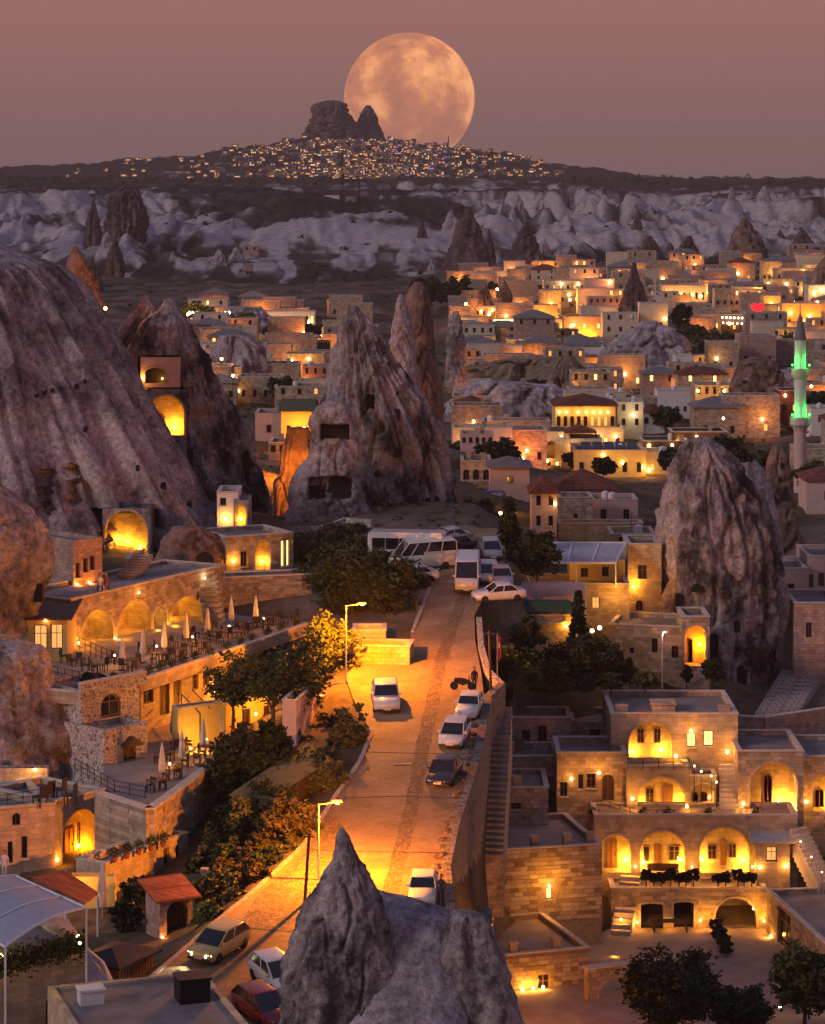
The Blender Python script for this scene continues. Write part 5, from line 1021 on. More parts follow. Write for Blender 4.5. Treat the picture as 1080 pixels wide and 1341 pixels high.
light(pv.root, (3.5, 1.5, pv.h + 1.6), 170, GOLD); light(pv.root, (8, -1.5, 2.2), 260, GOLD)
R = empty('awning', P(710, 765, 245), 0, 'grey awning panels in a white steel frame over the restaurant terrace', 'awning'); o = Vector(R.location)
fa, fb, ba, bb = P(712, 737, 244.5) - o, P(806, 737, 244.5) - o, P(714, 711, 250) - o, P(820, 711, 250) - o
for k in range(3):
    t0, t1 = k / 3 + .01, (k + 1) / 3 - .01; mb = MB(); q = [fa.lerp(fb, t0), fa.lerp(fb, t1), ba.lerp(bb, t1), ba.lerp(bb, t0)]; mb.add(q + [v - Vector((0, 0, .06)) for v in q], [(0, 1, 2, 3), (7, 6, 5, 4), (0, 4, 5, 1), (1, 5, 6, 2), (2, 6, 7, 3), (3, 7, 4, 0)]); mb.build('awning_panel', M['awning'], R)
for k in range(4): mb = MB(); mb.tube(fa.lerp(fb, k / 3), ba.lerp(bb, k / 3), .11, n=6); mb.build('beam', M['wframe'], R)
for a, b_ in ((fa, fb), (ba, bb)): mb = MB(); mb.tube(a, b_, .12, n=6); mb.build('beam', M['wframe'], R)
for k in (.45, 1.0): mb = MB(); q = fa.lerp(fb, k); mb.tube(q, (q.x, q.y, -.2), .07, n=6); mb.build('post', M['wframe'], R)
# carport vault with teal sheet
R = empty('carport', P(676, 808, 237), 0, 'barrel-vaulted translucent canopy over a teal-covered trailer', 'carport'); s = 237 / F; wd = 90 * s
mp, nt, b = base_mat('translucent_sheet', .35, .4); b.inputs['Base Color'].default_value = (.42, .24, .20, 1); b.inputs['Alpha'].default_value = 1
mb = MB(); n = 10; rad = 1.5
for k in range(6):
    mb = MB(); x0, x1 = wd * k / 6 + .02, wd * (k + 1) / 6 - .02; pts = [(y, z) for y, z in [(rad - rad * math.cos(math.pi * i / n), 1.5 + 1.3 * math.sin(math.pi * i / n)) for i in range(n + 1)]]
    mb.add([(x0, y, z) for y, z in pts] + [(x1, y, z) for y, z in pts], [(i, i + 1, n + 2 + i, n + 1 + i) for i in range(n)]); mb.build('vault_panel', mp, R)
for k in range(7):
    mb = MB(); x = wd * k / 6
    for i in range(n): mb.tube((x, rad - rad * math.cos(math.pi * i / n), 1.5 + 1.3 * math.sin(math.pi * i / n)), (x, rad - rad * math.cos(math.pi * (i + 1) / n), 1.5 + 1.3 * math.sin(math.pi * (i + 1) / n)), .035, n=4)
    if k in (0, 3, 6): mb.tube((x, 0, 0), (x, 0, 1.5), .04, n=5).tube((x, 3, 0), (x, 3, 1.5), .04, n=5)
    mb.build('rib', M['steel'], R)
R = empty('covered_trailer', P(685, 806, 236), 0, 'teal tarpaulin-covered trailer under the vaulted canopy', 'trailer'); mb = MB(); loft(mb, [[(0, 0, .3), (0, 1.4, .3), (0, 1.4, .9), (0, .2, .95)], [(.4, -.1, .3), (.4, 1.5, .3), (.4, 1.5, 1.2), (.4, .1, 1.15)], [(3.9, -.1, .3), (3.9, 1.5, .3), (3.9, 1.5, 1.15), (3.9, .1, 1.3)], [(4.4, 0, .3), (4.4, 1.4, .3), (4.4, 1.3, .9), (4.4, .2, .85)]]); mb.build('tarpaulin', M['teal'], R)
for x in (.8, 3.5): inst('wheel', wheel_meshes()[0], R, (x, .05, .3), (math.pi / 2, 0, 0))
lw = House('garden_wall', 'low yellow wall with a canopied doorway below the vaulted canopy', 690, 845, 764, 236, 806, 3.4, 'yel', cat='wall', roofmat='roofpink'); lw.door(716, 828, 726, 845); lw.lampat(741, 820, 90, GOLD); lw.done()
cw = MB(); cw.slab([(3.0 * math.cos(t) * .45, -.7 * math.sin(t)) for t in [math.pi * k / 10 for k in range(11)]], 2.0, 2.1); cw.build('door_canopy', M['canvas'], lw.root, loc=(lw.L(721, 828)[0], -.02, 0))
for px, py, Y, pw_ in [(720, 788, 241, 150), (785, 822, 236, 90), (775, 826, 234, 60)]: point_lamp(px, py, Y, pw_, GOLD, 'lampglass', 'globe lamp post in the garden below the restaurant', 'garden globe lamps', 1.9, .17)
street_lamp(867, 895, 228, 66, 'white globe pole lamp on the lane before the rock house', 60, WHT, .2, z=16.6 - 1, bulb='lampwhite', r=.1)
# pink houses, right edge
ph = House('pink_house', 'pink house with one high window behind the massive brown rock', 1019, 852, 1058, 262, 745, 8, 'pplaster'); ph.win(1031, 764, 1040, 785); ph.win(1046, 822, 1053, 842); ph.done()
ph2 = House('pink_house', 'taller pink house at the picture edge with paired dark windows', 1058, 850, 1130, 264, 729, 8, 'pplaster'); ph2.win(1058.5, 752, 1065, 769); ph2.win(1071, 750, 1079, 768); ph2.door(1061, 820, 1070, 848); ph2.done()
ph3 = House('stone_house', 'low stone house with a railed balcony at the foot of the pink house', 1040, 880, 1100, 250, 790, 8, 'pink'); ph3.win(1055, 815, 1063, 835); ph3.done()
wall_run('curved pale garden wall below the stone path', [PZ(966, 938, 14), PZ(1000, 940, 14), PZ(1040, 934, 14), PZ(1100, 925, 14)], 0, .4, 'pink', down=3, name='garden_wall')
stairs('broad worn stone path stepping up between the rock and the pink house', PXZ(1006, 233, 10.9), PXZ(1050, 252, 12.3), 3.6, 14, 'rubble', down=1)
# ---- garden trees
tree('tall dark conifer beside the parked cars', 667, 742, 246, 90, 44, 'leafdark', 'cone', 2, 120, 50, .15, 'conifer')
tree('leafy tree leaning on the awning terrace', 702, 776, 242, 78, 62, 'leafdark', 'round', 3, 80, 55, .15)
tree('round bushy tree beside the blue tarpaulin roof', 625, 706, 275, 52, 58, 'leafol', 'bush', 4, 70, 55, .17)
tree('slender dark tree in front of the low yellow wall', 757, 850, 232, 75, 34, 'leafdark', 'cone', 5, 80, 50, .13)
tree('broad dark arbour tree in the walled garden', 760, 892, 226, 52, 100, 'leafdark', 'bush', 6, 110, 60, .15)
tree('leafy garden tree beside the flag pole', 672, 905, 214, 62, 58, 'leaf', 'round', 7, 80, 55, .14)
tree('dark tree at the garden corner by the road wall', 690, 870, 224, 62, 46, 'leafdark', 'bush', 8, 70, 55, .14)
for i, (px, py, h, w) in enumerate([(812, 898, 44, 20), (824, 900, 38, 18)]): tree('narrow cypress before the rock house', px, py, 226, h, w, 'leafdark', 'cone', 9 + i, 60, 45, .11, 'cypress', group='twin cypresses')
tree('round clipped tree in front of the orange-lit porch', 932, 893, 232, 32, 26, 'leafdark', 'bush', 11, 50, 45, .12); tree('small clipped tree beside the orange-lit porch', 899, 895, 232, 26, 14, 'leafdark', 'bush', 12, 40, 40, .11)
for i, (px, py, h, w) in enumerate([(705, 905, 26, 36), (735, 908, 22, 40), (770, 905, 20, 36), (800, 902, 22, 30), (845, 900, 22, 30), (660, 925, 24, 26), (728, 885, 22, 30)]): tree('low garden bush between hotel roofs and arbour', px, py, 222, h, w, ['leaf', 'leafol', 'leafdark'][i % 3], 'bush', 20 + i % 3, 40, 45, .12, 'bush', 'bush', 'low garden bushes')
tree('big dark round tree in the courtyard beside the fountain', 880, 1372, 176, 120, 128, 'leafdark', 'round', 13, 150, 70, .14); tree('dark tree next to the big courtyard tree', 968, 1380, 178, 84, 80, 'leafdark', 'round', 14, 80, 55, .14)
tree('vine-clad arbour tree hung with tiny lamps at the right wing', 1052, 1352, 180, 112, 88, 'leaf', 'round', 15, 110, 60, .13)
vb = MB(); R = empty('vine_arbour', P(1022, 1262, 184), 0, 'lamp-strung vine arbour before the right wing', 'arbour')
for x in (0, 1.6, 3.2): vb.tube((x, 0, -3.2), (x, 0, .2), .06, n=5)
vb.build('posts', M['trunk'], R); c = RNG.uniform([-.4, -.6, -.25], [4, .9, .45], (1300, 3)); v, f = leaf_quads(c, np.full(1300, .13)); inst('foliage', np_mesh('foliage', v, f, M['leafdark'], False), R)
for k in range(26): x = random.choice((0, 1.6, 3.2)); inst('bulb', BULB['lampwhite'], R, (x + random.uniform(-.12, .12), -.15, random.uniform(-3.1, .1)), (0, 0, 0), (.035,) * 3)
for x in (0, 3.2): light(R, (x, -.4, -1.6), 26, WARM)
# ---- flag and poles
R = empty('flag_pole', RP(651, 893), 0, 'pole with a limp red and white flag beside the road', 'flag'); mb = MB(); mb.tube((0, 0, -.5), (0, 0, 3.6), .035, .025, 6); mb.build('pole', M['steel'], R)
mb = MB(); mb.add([(0, 0, 3.5), (.28, .05, 3.3), (.2, -.05, 2.6), (.34, .06, 1.9), (.12, 0, 1.5), (0, 0, 2.4)], [(0, 1, 2, 5), (5, 2, 3, 4)]); mb.build('cloth', plain('flag_red', (.42, .02, .02), .8, .1, 3), R); mb = MB(); mb.add([(.1, -.03, 2.9), (.2, -.03, 2.85), (.2, -.06, 2.5), (.1, -.05, 2.55)], [(0, 1, 2, 3)]); mb.build('crescent_patch', M['shirt'], R)
R = empty('wooden_pole', RP(643, 905), 0, 'dark wooden utility pole at the road edge beside the flag', 'pole'); mb = MB(); mb.tube((0, 0, -.6), (-.15, 0, 4.4), .11, .08, 7); mb.build('shaft', M['door'], R); mb = MB(); mb.box(-.5, .3, -.04, .04, 4.15, 4.25); mb.build('crossbar', M['door'], R)
# ================================================================== STREET: lamps, cars, people
street_lamp(453, 893, RY(893), 104, 'tall steel street lamp beside the little porch house', 18500, SOD, 1.2, z=.1 * RY(893) - .2)
street_lamp(417, 1152, RY(1152), 104, 'pale steel street lamp on the cobbled lane by the bushes', 19000, SOD, 1.1, z=.1 * RY(1152) - .2)
R = empty('wooden_pole', RP(398, 1184), 0, 'leaning dark wooden pole beside the cobbled lane', 'pole'); mb = MB(); mb.tube((0, 0, -.5), (.3, 0, 4.1), .11, .08, 7); mb.build('shaft', M['door'], R); mb = MB(); mb.box(-.1, .6, -.04, .04, 3.85, 3.95); mb.build('crossbar', M['door'], R)
street_lamp(637, 1345, 176, 100, 'street lamp behind the near spire lighting the hotel block walls', 3800, SOD, .8, z=2.0)
street_lamp(546, 716, 259, 28, 'low orange lamp glowing at the foot of the massif by the bus', 700, SOD, .2, r=.22)
car('white four-wheel-drive car driving down the lamp-lit road', 505, 924, 'suv', WHITE, 3)
car('white boxy saloon parked nearest the motorcycle', 615, 934, 'boxy', WHITE, -9); car('white hatchback parked between a white saloon and a dark car', 595, 972, 'hatch', WHITE, -11); car('dark saloon parked last in the row by the road wall', 582, 1021, 'sedan', DARKC, -13)
car('cream old saloon stopped behind the near dark spire', 554, 1176, 'boxy', CREAM, -3)
car('yellow-lit hatchback with headlights on beside the red-roofed gate', 287, 1249, 'hatch', paint('yellow', (.62, .46, .14)), -30, True)  # street lamp glow put into the car's yellow paint
car('white hatchback half hidden by the near dark spire', 362, 1290, 'hatch', WHITE, 28); car('dark red car parked beside the flat grey roof', 344, 1334, 'hatch', REDC, 32)
car('white minibus driving down between parked cars', 612, 768, 'van', WHITE, -3, name='minibus', cat='minibus')
PK = 'cars parked at the top of the road'
car('white hatchback directly behind the white minibus', 640, 760, 'hatch', WHITE, 2, group=PK); car('silver car behind the red-lit saloon', 656, 764, 'sedan', SILV, 5, group=PK); car('pale car under the dark conifer', 643, 729, 'hatch', SILV, 4, group=PK); car('white saloon with warm reflections parked crosswise before the vaulted canopy', 653, 786, 'sedan', WHITE, -78, group=PK)
car('dark car beside the bus at the road end', 592, 722, 'sedan', DARKC, -60, group=PK); car('silver car at the head of the row beside the bus', 586, 712, 'sedan', SILV, -62, group=PK); car('white car parked on the slope under the big dark tree', 540, 762, 'sedan', WHITE, -70, group=PK); car('cream panel van parked in front of the bus', 553, 744, 'van', CREAM, -75, name='panel_van', cat='van')
R = empty('bus', RP(533, 738), math.radians(-8), 'white coach parked at the foot of the massif', 'bus'); mb = MB(); L2 = 3.3
loft(mb, [[(-L2, -1.1, .5), (-L2, 1.1, .5), (-L2, 1.05, 2.6), (-L2, -1.05, 2.6)], [(-L2 + .15, -1.2, .4), (-L2 + .15, 1.2, .4), (-L2 + .15, 1.15, 2.85), (-L2 + .15, -1.15, 2.85)], [(L2 - .15, -1.2, .4), (L2 - .15, 1.2, .4), (L2 - .15, 1.15, 2.85), (L2 - .15, -1.15, 2.85)], [(L2, -1.1, .5), (L2, 1.1, .5), (L2, 1.05, 2.6), (L2, -1.05, 2.6)]]); mb.build('body', WHITE, R)
for k in range(5): mb = MB(); mb.box(-L2 + .4 + k * 1.2, -L2 + 1.5 + k * 1.2, -1.23, -1.17, 1.4, 2.35); mb.build('window', M['glass'], R)
mb = MB(); mb.box(-L2 - .03, -L2 + .02, -.95, .95, 1.3, 2.4); mb.build('windscreen', M['glass'], R)
for x in (-2, 2): w_ = inst('wheel', wheel_meshes()[0], R, (x, -1.1, .42), (math.pi / 2, 0, 0), (1.3, 1.3, 1.3)); inst('rim', wheel_meshes()[1], w_)
# motorcycle
R = empty('motorcycle', RP(606, 904, .03), math.radians(80), 'dark motorcycle parked above the row of cars', 'motorcycle'); wt = MB()
for y in (-.65, .65): wt = MB(); wt.lathe([(.22, -.05), (.3, -.05), (.3, .05), (.22, .05)], 14); wt.build('wheel', M['tyre'], R, loc=(0, y, .3)).rotation_euler = (0, math.pi / 2, 0)
mb = MB(); loft(mb, [[(-.08, -.55, .5), (.08, -.55, .5), (.08, -.5, .75), (-.08, -.5, .75)], [(-.14, 0, .35), (.14, 0, .35), (.13, 0, .85), (-.13, 0, .85)], [(-.09, .65, .6), (.09, .65, .6), (.09, .6, .8), (-.09, .6, .8)]]); mb.build('body', M['metal'], R)
mb = MB(); mb.box(-.12, .12, .05, .6, .8, .88); mb.build('seat', M['chair'], R); mb = MB(); mb.tube((-.32, -.45, 1.05), (.32, -.45, 1.05), .02, n=5).tube((0, -.6, .4), (0, -.42, 1.05), .03, n=5); mb.build('handlebar', M['metal'], R)
person('person in dark clothes standing beside the motorcycle', RP(621, 905, .02), 1.7, 'stand', 'shirt2', .4); person('person in dark clothes standing next to the cream old saloon', RP(577, 1186, .02), 1.75, 'stand', 'shirt2', -.3)
# ================================================================== LEFT: arcade hotel, patio, restaurant, rubble tower
ar = House('arcade', 'stone arcade of four lamp-lit arches behind the patio', 93, 850, 293, 210, 787, 6, 'stone', Y1=228.5, z=21.5, top=25.3, cat='arcade', roofmat='roofpink', par=.25)
ar.niche(105, 798, 148, 848, 2.2, 'yel', back=[('d', 118, 818, 130, 843)], power=270, lamps=[(128, 806)]); ar.niche(153, 787, 197, 841, 2.2, 'yel', back=[('d', 168, 808, 182, 836)], power=270, lamps=[(176, 795)]); ar.niche(200.5, 795, 218, 836, 1.6, 'grey', power=39, lamps=[(210, 801)]); ar.niche(223, 781, 263, 828, 2.2, 'yel', power=234, lamps=[(240, 790)])
for px, py in [(151, 836), (199, 829), (221, 822), (103, 842)]: ar.lampat(px, py, 90, WARM, r=.07, dy=-.15, off=(0, -.6, .3))
ar.lampat(182, 776, 60, WARM, r=.06, off=(0, -.8, 0)); ar.lampat(268, 757, 26, WHT, r=.07); ar.done()
stairs('curved pale stone stair at the right end of the arcade', PXZ(281, 222, 21.5), PXZ(268, 228, 25), 1.8, 10, 'grey')
y_ = rock_at(r1, 165, 700) - 3.2
nc = House('cave_niche', 'lamp-lit cave hollow with a row of small lamps in the fluted slope', 134, 728, 197, y_ - .6, 666, 4, 'rock2', cat='cave', roof='flat', cop=False); nc.niche(137, 669, 193, 727, 3, 'yel', power=540, lamps=[(153, 708), (166, 711), (182, 718)]); nc.done()
y2 = rock_at(r1, 60, 770)
pf = House('cave_house', 'rosy cave-house front with narrow windows above the arcade', 96, 777, 134, 219, 708, 8, 'pink', Y1=221, cat='house', cop=False, z=25.3); pf.win(109, 731, 115, 750); pf.win(118, 728, 124, 747); pf.win(99, 737, 105, 757); pf.lampat(101, 766, 70, SOD); pf.lampat(118, 764, 40, SOD); pf.done()
cr = House('cave_room', 'cave room with lit wooden shutters under a shed roof', 35, 853, 88, 205, 809, 6, 'yplaster', cat='house', roof='shed', roofmat='door', par=.5); cr.win(44, 818, 62, 850, lit='litwin2'); cr.win(66, 817, 82, 850, lit='litwin2'); cr.lampat(60, 812, 50, SOD); cr.done()
stairs('dark steps climbing to the lamp-lit hollow', PXZ(166, 222.5, 25.3), PXZ(188, 226, 26.6), 1.6, 8, 'grey', down=.4)
floor_slab('patio', [(60, 906), (110, 912), (186, 896), (300, 858), (410, 820), (408, 804), (292, 797), (93, 848), (35, 852)], 21.5, 'roofpink', .4)
# restaurant below the patio
rs = House('restaurant', 'long restaurant front with dark doors under the patio edge', 184, 943, 410, 198.4, 900, 7, 'smooth', Y1=221.4, z=17.6, top=21.08, cat='restaurant', cop=False)
rs.win(188, 901, 201, 921); rs.door(209, 894, 222, 936); rs.door(227, 889, 238, 930); rs.win(252, 883, 260, 903); rs.win(266, 878, 274, 898); rs.win(306, 862, 316, 882); rs.door(327, 857, 336, 885); rs.win(352, 848, 362, 866, lit='litwin2'); rs.win(372, 842, 382, 860, lit='litwin2')
rs.lampat(235, 925, 120, GOLD, off=(0, -.8, .2)); rs.lampat(280, 905, 160, GOLD, off=(0, -.8, .2)); rs.lampat(345, 872, 220, GOLD, off=(0, -.9, .2)); rs.lampat(385, 868, 150, GOLD, off=(0, -.9, .2)); rs.done()
wall_run('low pale parapet along the patio edge', [PZ(60, 903, 21.95), PZ(110, 907, 21.95), PZ(186, 890, 21.95), PZ(300, 852, 21.95), PZ(408, 815, 21.95)], 0, .3, 'smooth', down=.85, name='parapet')
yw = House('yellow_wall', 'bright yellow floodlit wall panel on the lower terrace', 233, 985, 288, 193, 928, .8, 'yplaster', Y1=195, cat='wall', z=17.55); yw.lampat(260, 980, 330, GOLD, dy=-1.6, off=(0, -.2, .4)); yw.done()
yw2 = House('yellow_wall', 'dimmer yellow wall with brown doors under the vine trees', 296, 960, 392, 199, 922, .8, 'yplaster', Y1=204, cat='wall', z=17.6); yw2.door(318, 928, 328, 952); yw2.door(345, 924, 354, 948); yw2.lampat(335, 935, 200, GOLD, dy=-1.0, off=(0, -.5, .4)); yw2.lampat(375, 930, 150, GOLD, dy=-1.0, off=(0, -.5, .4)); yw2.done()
floor_slab('lower_terrace', [(135, 1032), (196, 1060), (292, 990), (395, 925), (415, 900), (400, 880), (184, 945), (136, 1000)], 17.5, 'roofpink', .4)
wall_run('tall rough stone retaining wall below the parasol terrace', [PZ(128, 1038, 18.1), PZ(196, 1060, 18.1), PZ(292, 990, 18.1), PZ(330, 963, 18.1)], 0, .5, 'stone', down=6.5)
# rubble tower
tu = House('stone_tower', 'rubble-stone tower storey with a dark arched window', 107, 960, 183, 190, 905, 6, 'rubble', Y1=193.5, cat='tower', cop=False); tu.win(132, 908, 158, 939, arch=True); tu.done()
tl = House('stone_tower', 'lower rubble-stone tower with a brown door under a small hood', 136, 1030, 193, 187.6, 956, 5, 'rubble', Y1=190.5, cat='tower', cop=False); tl.door(161, 976, 178, 1024); tl.lampat(184, 1013, 60, SOD); tl.done()
X, Z = tl.L(169, 974); mb = MB(); mb.prism([(X - .75, Z), (X, Z + .55), (X + .75, Z), (X + .7, Z - .08), (X - .7, Z - .08)], -.7, 0); mb.build('door_hood', M['door'], tl.root)
tp = wall_run('rubble-stone parapet capping the tower and terrace corner', [P(104, 896, 189.5), P(190, 880, 193)], 0, .35, 'rubble', down=.75, name='parapet')
railing('dark iron railing round the terrace corner above the lumpy rock', [(66, 890), (104, 898)], 21.5, 1.0, .8); railing('dark iron railing before the arcade', [(84, 842), (140, 868), (150, 872)], 21.5, 1.0, 1.2)
# patio furniture
for px, py in [(187, 868), (244, 845), (303, 822)]: put('umb', px, py, 21.5, 'folded cream parasol on the patio before the arcade', 'folded parasols on the patio')
for px, py in [(212, 1022), (238, 1003), (266, 988), (290, 972), (227, 972), (288, 950)]: put('umb', px, py, 17.5, 'folded pale parasol on the lower restaurant terrace', 'folded parasols on the lower terrace')
k = 0
for px, py in [(210, 868), (232, 862), (262, 852), (322, 826), (345, 820), (285, 838), (170, 876)]:
    put('table', px, py, 21.5, 'dark wooden table on the patio before the arcade', 'patio tables', .9)
    for dx, dy in ((-9, 2), (9, -3), (3, 5)): put('chair', px + dx, py + dy, 21.5, 'dark rattan chair at a patio table before the arcade', 'patio chairs', random.uniform(0, 6))
for px, py in [(205, 1035), (225, 1020), (250, 1002), (272, 990), (240, 985), (215, 998)]:
    put('table', px, py, 17.5, 'small table on the lower restaurant terrace', 'lower terrace tables', .8)
    for dx, dy in ((-8, 2), (8, -2)): put('chair', px + dx, py + dy, 17.5, 'dark chair on the lower restaurant terrace', 'lower terrace chairs', random.uniform(0, 6))
for px, py in [(84, 868), (112, 880)]: put('chair', px, py, 21.5, 'pale lounge chair by the terrace railing', 'pale lounge chairs', random.uniform(0, 6), 1.2)
for px, py in [(150, 868), (192, 856), (222, 850), (250, 838), (275, 830), (310, 835), (360, 818), (380, 815), (130, 880), (100, 872)]:
    put('table', px, py, 21.5, 'small cafe table on the patio before the arcade', 'small patio tables', random.uniform(0, 3), .75)
    for dx, dy in ((-6, 1), (6, -2)): put('chair', px + dx, py + dy, 21.5, 'dark cafe chair by a small patio table', 'small patio table chairs', random.uniform(0, 6))
for px, py in [(160, 878), (215, 858), (272, 838), (335, 822)]: put('umb', px, py, 21.5, 'folded cream parasol on the patio before the arcade', 'folded parasols on the patio')
for i, (px, py) in enumerate([(195, 888), (225, 879), (255, 869), (298, 856), (330, 845), (368, 832), (150, 898), (210, 884), (240, 874), (275, 863), (315, 850), (350, 838), (388, 826)]): put('pot', px, py, 21.5, 'potted plant along the patio parapet', 'pots along the patio parapet')
for i, (px, c) in enumerate([(112, 'leaf'), (124, 'terracotta'), (136, 'leaf'), (148, 'leafbright'), (162, 'terracotta')]): tree('bright flower clump in the bed above the rubble tower', px, 897, 194, 16, 16, c, 'bush', 30 + i, 20, 30, .1, 'flower_clump', 'flowers', 'flower bed on the tower')
for px, py in [(150, 872), (205, 860), (252, 848), (300, 834), (345, 824)]: point_lamp(px, py - 14, YZ(py, 21.5), 75, GOLD, 'lampglass', 'small table lantern on the patio before the arcade', 'patio table lanterns', .9, .07)  # added lamps, only here to wash the patio warm
for px, py in [(222, 1016), (250, 996), (270, 984)]: point_lamp(px, py - 16, YZ(py, 17.5), 70, GOLD, 'lampglass', 'small lantern on the lower restaurant terrace', 'lower terrace lanterns', .9, .07)  # likewise added to warm the lower terrace
person('seated person in a white shirt on the terrace above the arcade', PZ(131, 775, 25.3), 1.7, 'sit', 'shirt', .5); person('seated person in a rose shirt beside the white-shirted one', PZ(139, 774, 25.3), 1.7, 'sit', 'shirt3', -.4)
for px, py in [(131, 776), (139, 775)]: put('chair', px, py - 1, 25.3, 'chair under a seated guest above the arcade', 'guest chairs above the arcade')
# retaining wall and small houses behind
gwl = House('retaining_wall', 'broad grey stone wall behind the patio tables', 292, 815, 409, 229, 757, 3, 'grey', Y1=231, cat='wall', z=21.3); gwl.done()
h1 = House('stone_house', 'low stone guesthouse with tall lit slit windows above the grey wall', 296, 758, 384, 237, 704, 6, 'stone', Y1=240); h1.niche(334, 708, 354, 752, 1.2, power=126, lamps=[(349, 735)], col=GOLD); h1.win(368, 708, 372.5, 742, lit='litwin'); h1.win(375, 707, 379, 741, lit='litwin'); h1.lampat(306, 735, 90, GOLD); h1.win(315, 722, 324, 742); h1.done()
h2 = House('stone_house', 'white cave-front room with a bright lamp beside the wide dark chimney', 284, 692, 312, 250, 645, 5, 'white'); h2.lampat(296, 680, 110, GOLD); h2.win(288, 652, 296, 662); h2.done()
h3 = House('stone_house', 'lit arched porch cut in the foot of the wide dark chimney', 306, 692, 326, 249, 655, 4, 'rock2', cop=False); h3.niche(308, 661, 322, 690, 1.5, 'yel', power=162, lamps=[(315, 680)]); h3.done()
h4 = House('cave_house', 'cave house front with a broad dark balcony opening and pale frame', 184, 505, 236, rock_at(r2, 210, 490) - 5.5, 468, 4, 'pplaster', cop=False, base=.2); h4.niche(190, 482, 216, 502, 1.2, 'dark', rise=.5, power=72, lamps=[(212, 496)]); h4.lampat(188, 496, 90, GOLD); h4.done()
h5 = House('cave_house', 'large golden arched niche in the wide dark chimney', 188, 572, 244, rock_at(r2, 215, 545) - 7, 510, 5, 'rock', cop=False, base=2); h5.niche(194, 518, 241, 570, 2.2, 'yel', back=[('ad', 208, 542, 216, 562)], power=756, lamps=[(228, 560)]); h5.done()
tree('dark bushes on the slope beneath the guesthouse', 405, 770, 232, 40, 40, 'leafol', 'bush', 40, 50, 45, .14, 'bush', 'bush')
tree('great dark tree spreading beside the road', 478, 832, 226, 112, 132, 'leafdark', 'round', 41, 170, 75, .16); tree('dark tree merging with the great roadside tree', 532, 812, 232, 72, 62, 'leafdark', 'round', 42, 90, 60, .15)
tree('dusty bush on the slope behind the great roadside tree', 432, 752, 240, 40, 50, 'leafol', 'bush', 43, 60, 45, .15, 'bush', 'bush')
ow = House('garden_wall', 'low orange-lit garden wall at the bend of the road', 462, 876, 536, 208, 846, 3, 'yel', Y1=207.5, cat='wall', roofmat='soil', z=20.4); ow.done()
ow2 = House('garden_wall', 'higher step of the orange-lit garden wall under the great tree', 462, 850, 505, 211.4, 826, 3, 'yel', cat='wall', roofmat='soil'); ow2.done()
pc = House('porch_house', 'small porch house with an arched entrance beside the street lamp', 417, 968, 462, 200.6, 914, 4, 'stone', Y1=206, cat='house', roofmat='roofpink', z=18.4); pc.niche(422, 924, 440, 964, 1.4, 'pink', power=21, lamps=[(436, 938)], col=WARM); pc.done()
pwl = House('garden_wall', 'pale whitewashed wall running from the porch house', 388, 985, 418, 191, 918, 1, 'pplaster', Y1=199, cat='wall', z=17.8); pwl.done()
for i, (px, py, h, w) in enumerate([(398, 742, 26, 40), (420, 716, 20, 44), (448, 722, 22, 40), (470, 742, 24, 40), (392, 712, 18, 30), (500, 768, 26, 40), (438, 700, 14, 40), (410, 792, 26, 30), (385, 732, 22, 26), (465, 705, 12, 34)]):
    Yb = float(np.interp(py, [690, 800], [256, 231])); tree('dusty shrub on the slope between guesthouse and coach', px, 0, Yb, h, w, ['leafol', 'leafauto', 'leafdark'][i % 3], 'bush', 110 + i % 4, 40, 42, .13, 'bush', 'bush', 'shrubs on the coach slope', z=gz((px - CX) / F * Yb, Yb) - .1, rz=i)
wall_run('low broken dry-stone wall on the slope below the massif', [Vector((x_w, y_w, gz(x_w, y_w) + .7)) for x_w, y_w in [((px - CX) / F * Yw, Yw) for px, Yw in ((384, 257), (420, 255), (452, 257), (488, 254))]], 0, .45, 'rubble', down=1.4, cop=False, name='dry_stone_wall')
# vines, pergola, trees on the left
tree('broad vine-leaved tree shading the restaurant', 356, 968, 196, 122, 128, 'leaf', 'wide', 44, 90, 48, .13); tree('smaller tree with thin trunks over the yellow wall', 304, 955, 197, 84, 70, 'leaf', 'wide', 45, 50, 44, .12); tree('lamp-lit pale green tree beside the street lamp', 430, 905, 207, 96, 72, 'leafbright', 'round', 46, 110, 60, .13); tree('young tree between the vine tree and porch house', 396, 962, 199, 122, 60, 'leaf', 'round', 47, 80, 55, .12)
R = empty('pergola', PZ(250, 960, 17.5), 0, 'thin timber pergola over the restaurant tables', 'pergola'); o = Vector(R.location)
for px, py in [(238, 958), (296, 935), (345, 912), (262, 985), (318, 960), (366, 935)]: q = PZ(px, py, 17.5) - o; mb = MB(); mb.tube(q, q + Vector((0, 0, 2.7)), .05, n=5); mb.build('post', M['trunk'], R)
for k in range(9): a = PZ(238, 958, 17.5).lerp(PZ(345, 912, 17.5), k / 8) - o; c_ = PZ(262, 985, 17.5).lerp(PZ(366, 935, 17.5), k / 8) - o; mb = MB(); mb.tube(a + Vector((0, 0, 2.7)), c_ + Vector((0, 0, 2.7)), .04, n=4); mb.build('rafter', M['trunk'], R)
for px, py, p_ in [(300, 948, 60), (340, 935, 80), (262, 958, 60)]: point_lamp(px, py - 20, YZ(py, 17.5), p_, GOLD, 'lampglass', 'small lamp among the pergola tables', 'pergola lamps', 1.6, .09)
tree('dense dark hedge beside the olive roof', 318, 1046, 183, 92, 90, 'leafdark', 'bush', 48, 130, 70, .14, 'hedge', 'hedge'); tree('second dark hedge clump against the retaining wall', 352, 1018, 186, 70, 60, 'leafdark', 'bush', 49, 80, 60, .14, 'hedge', 'hedge')
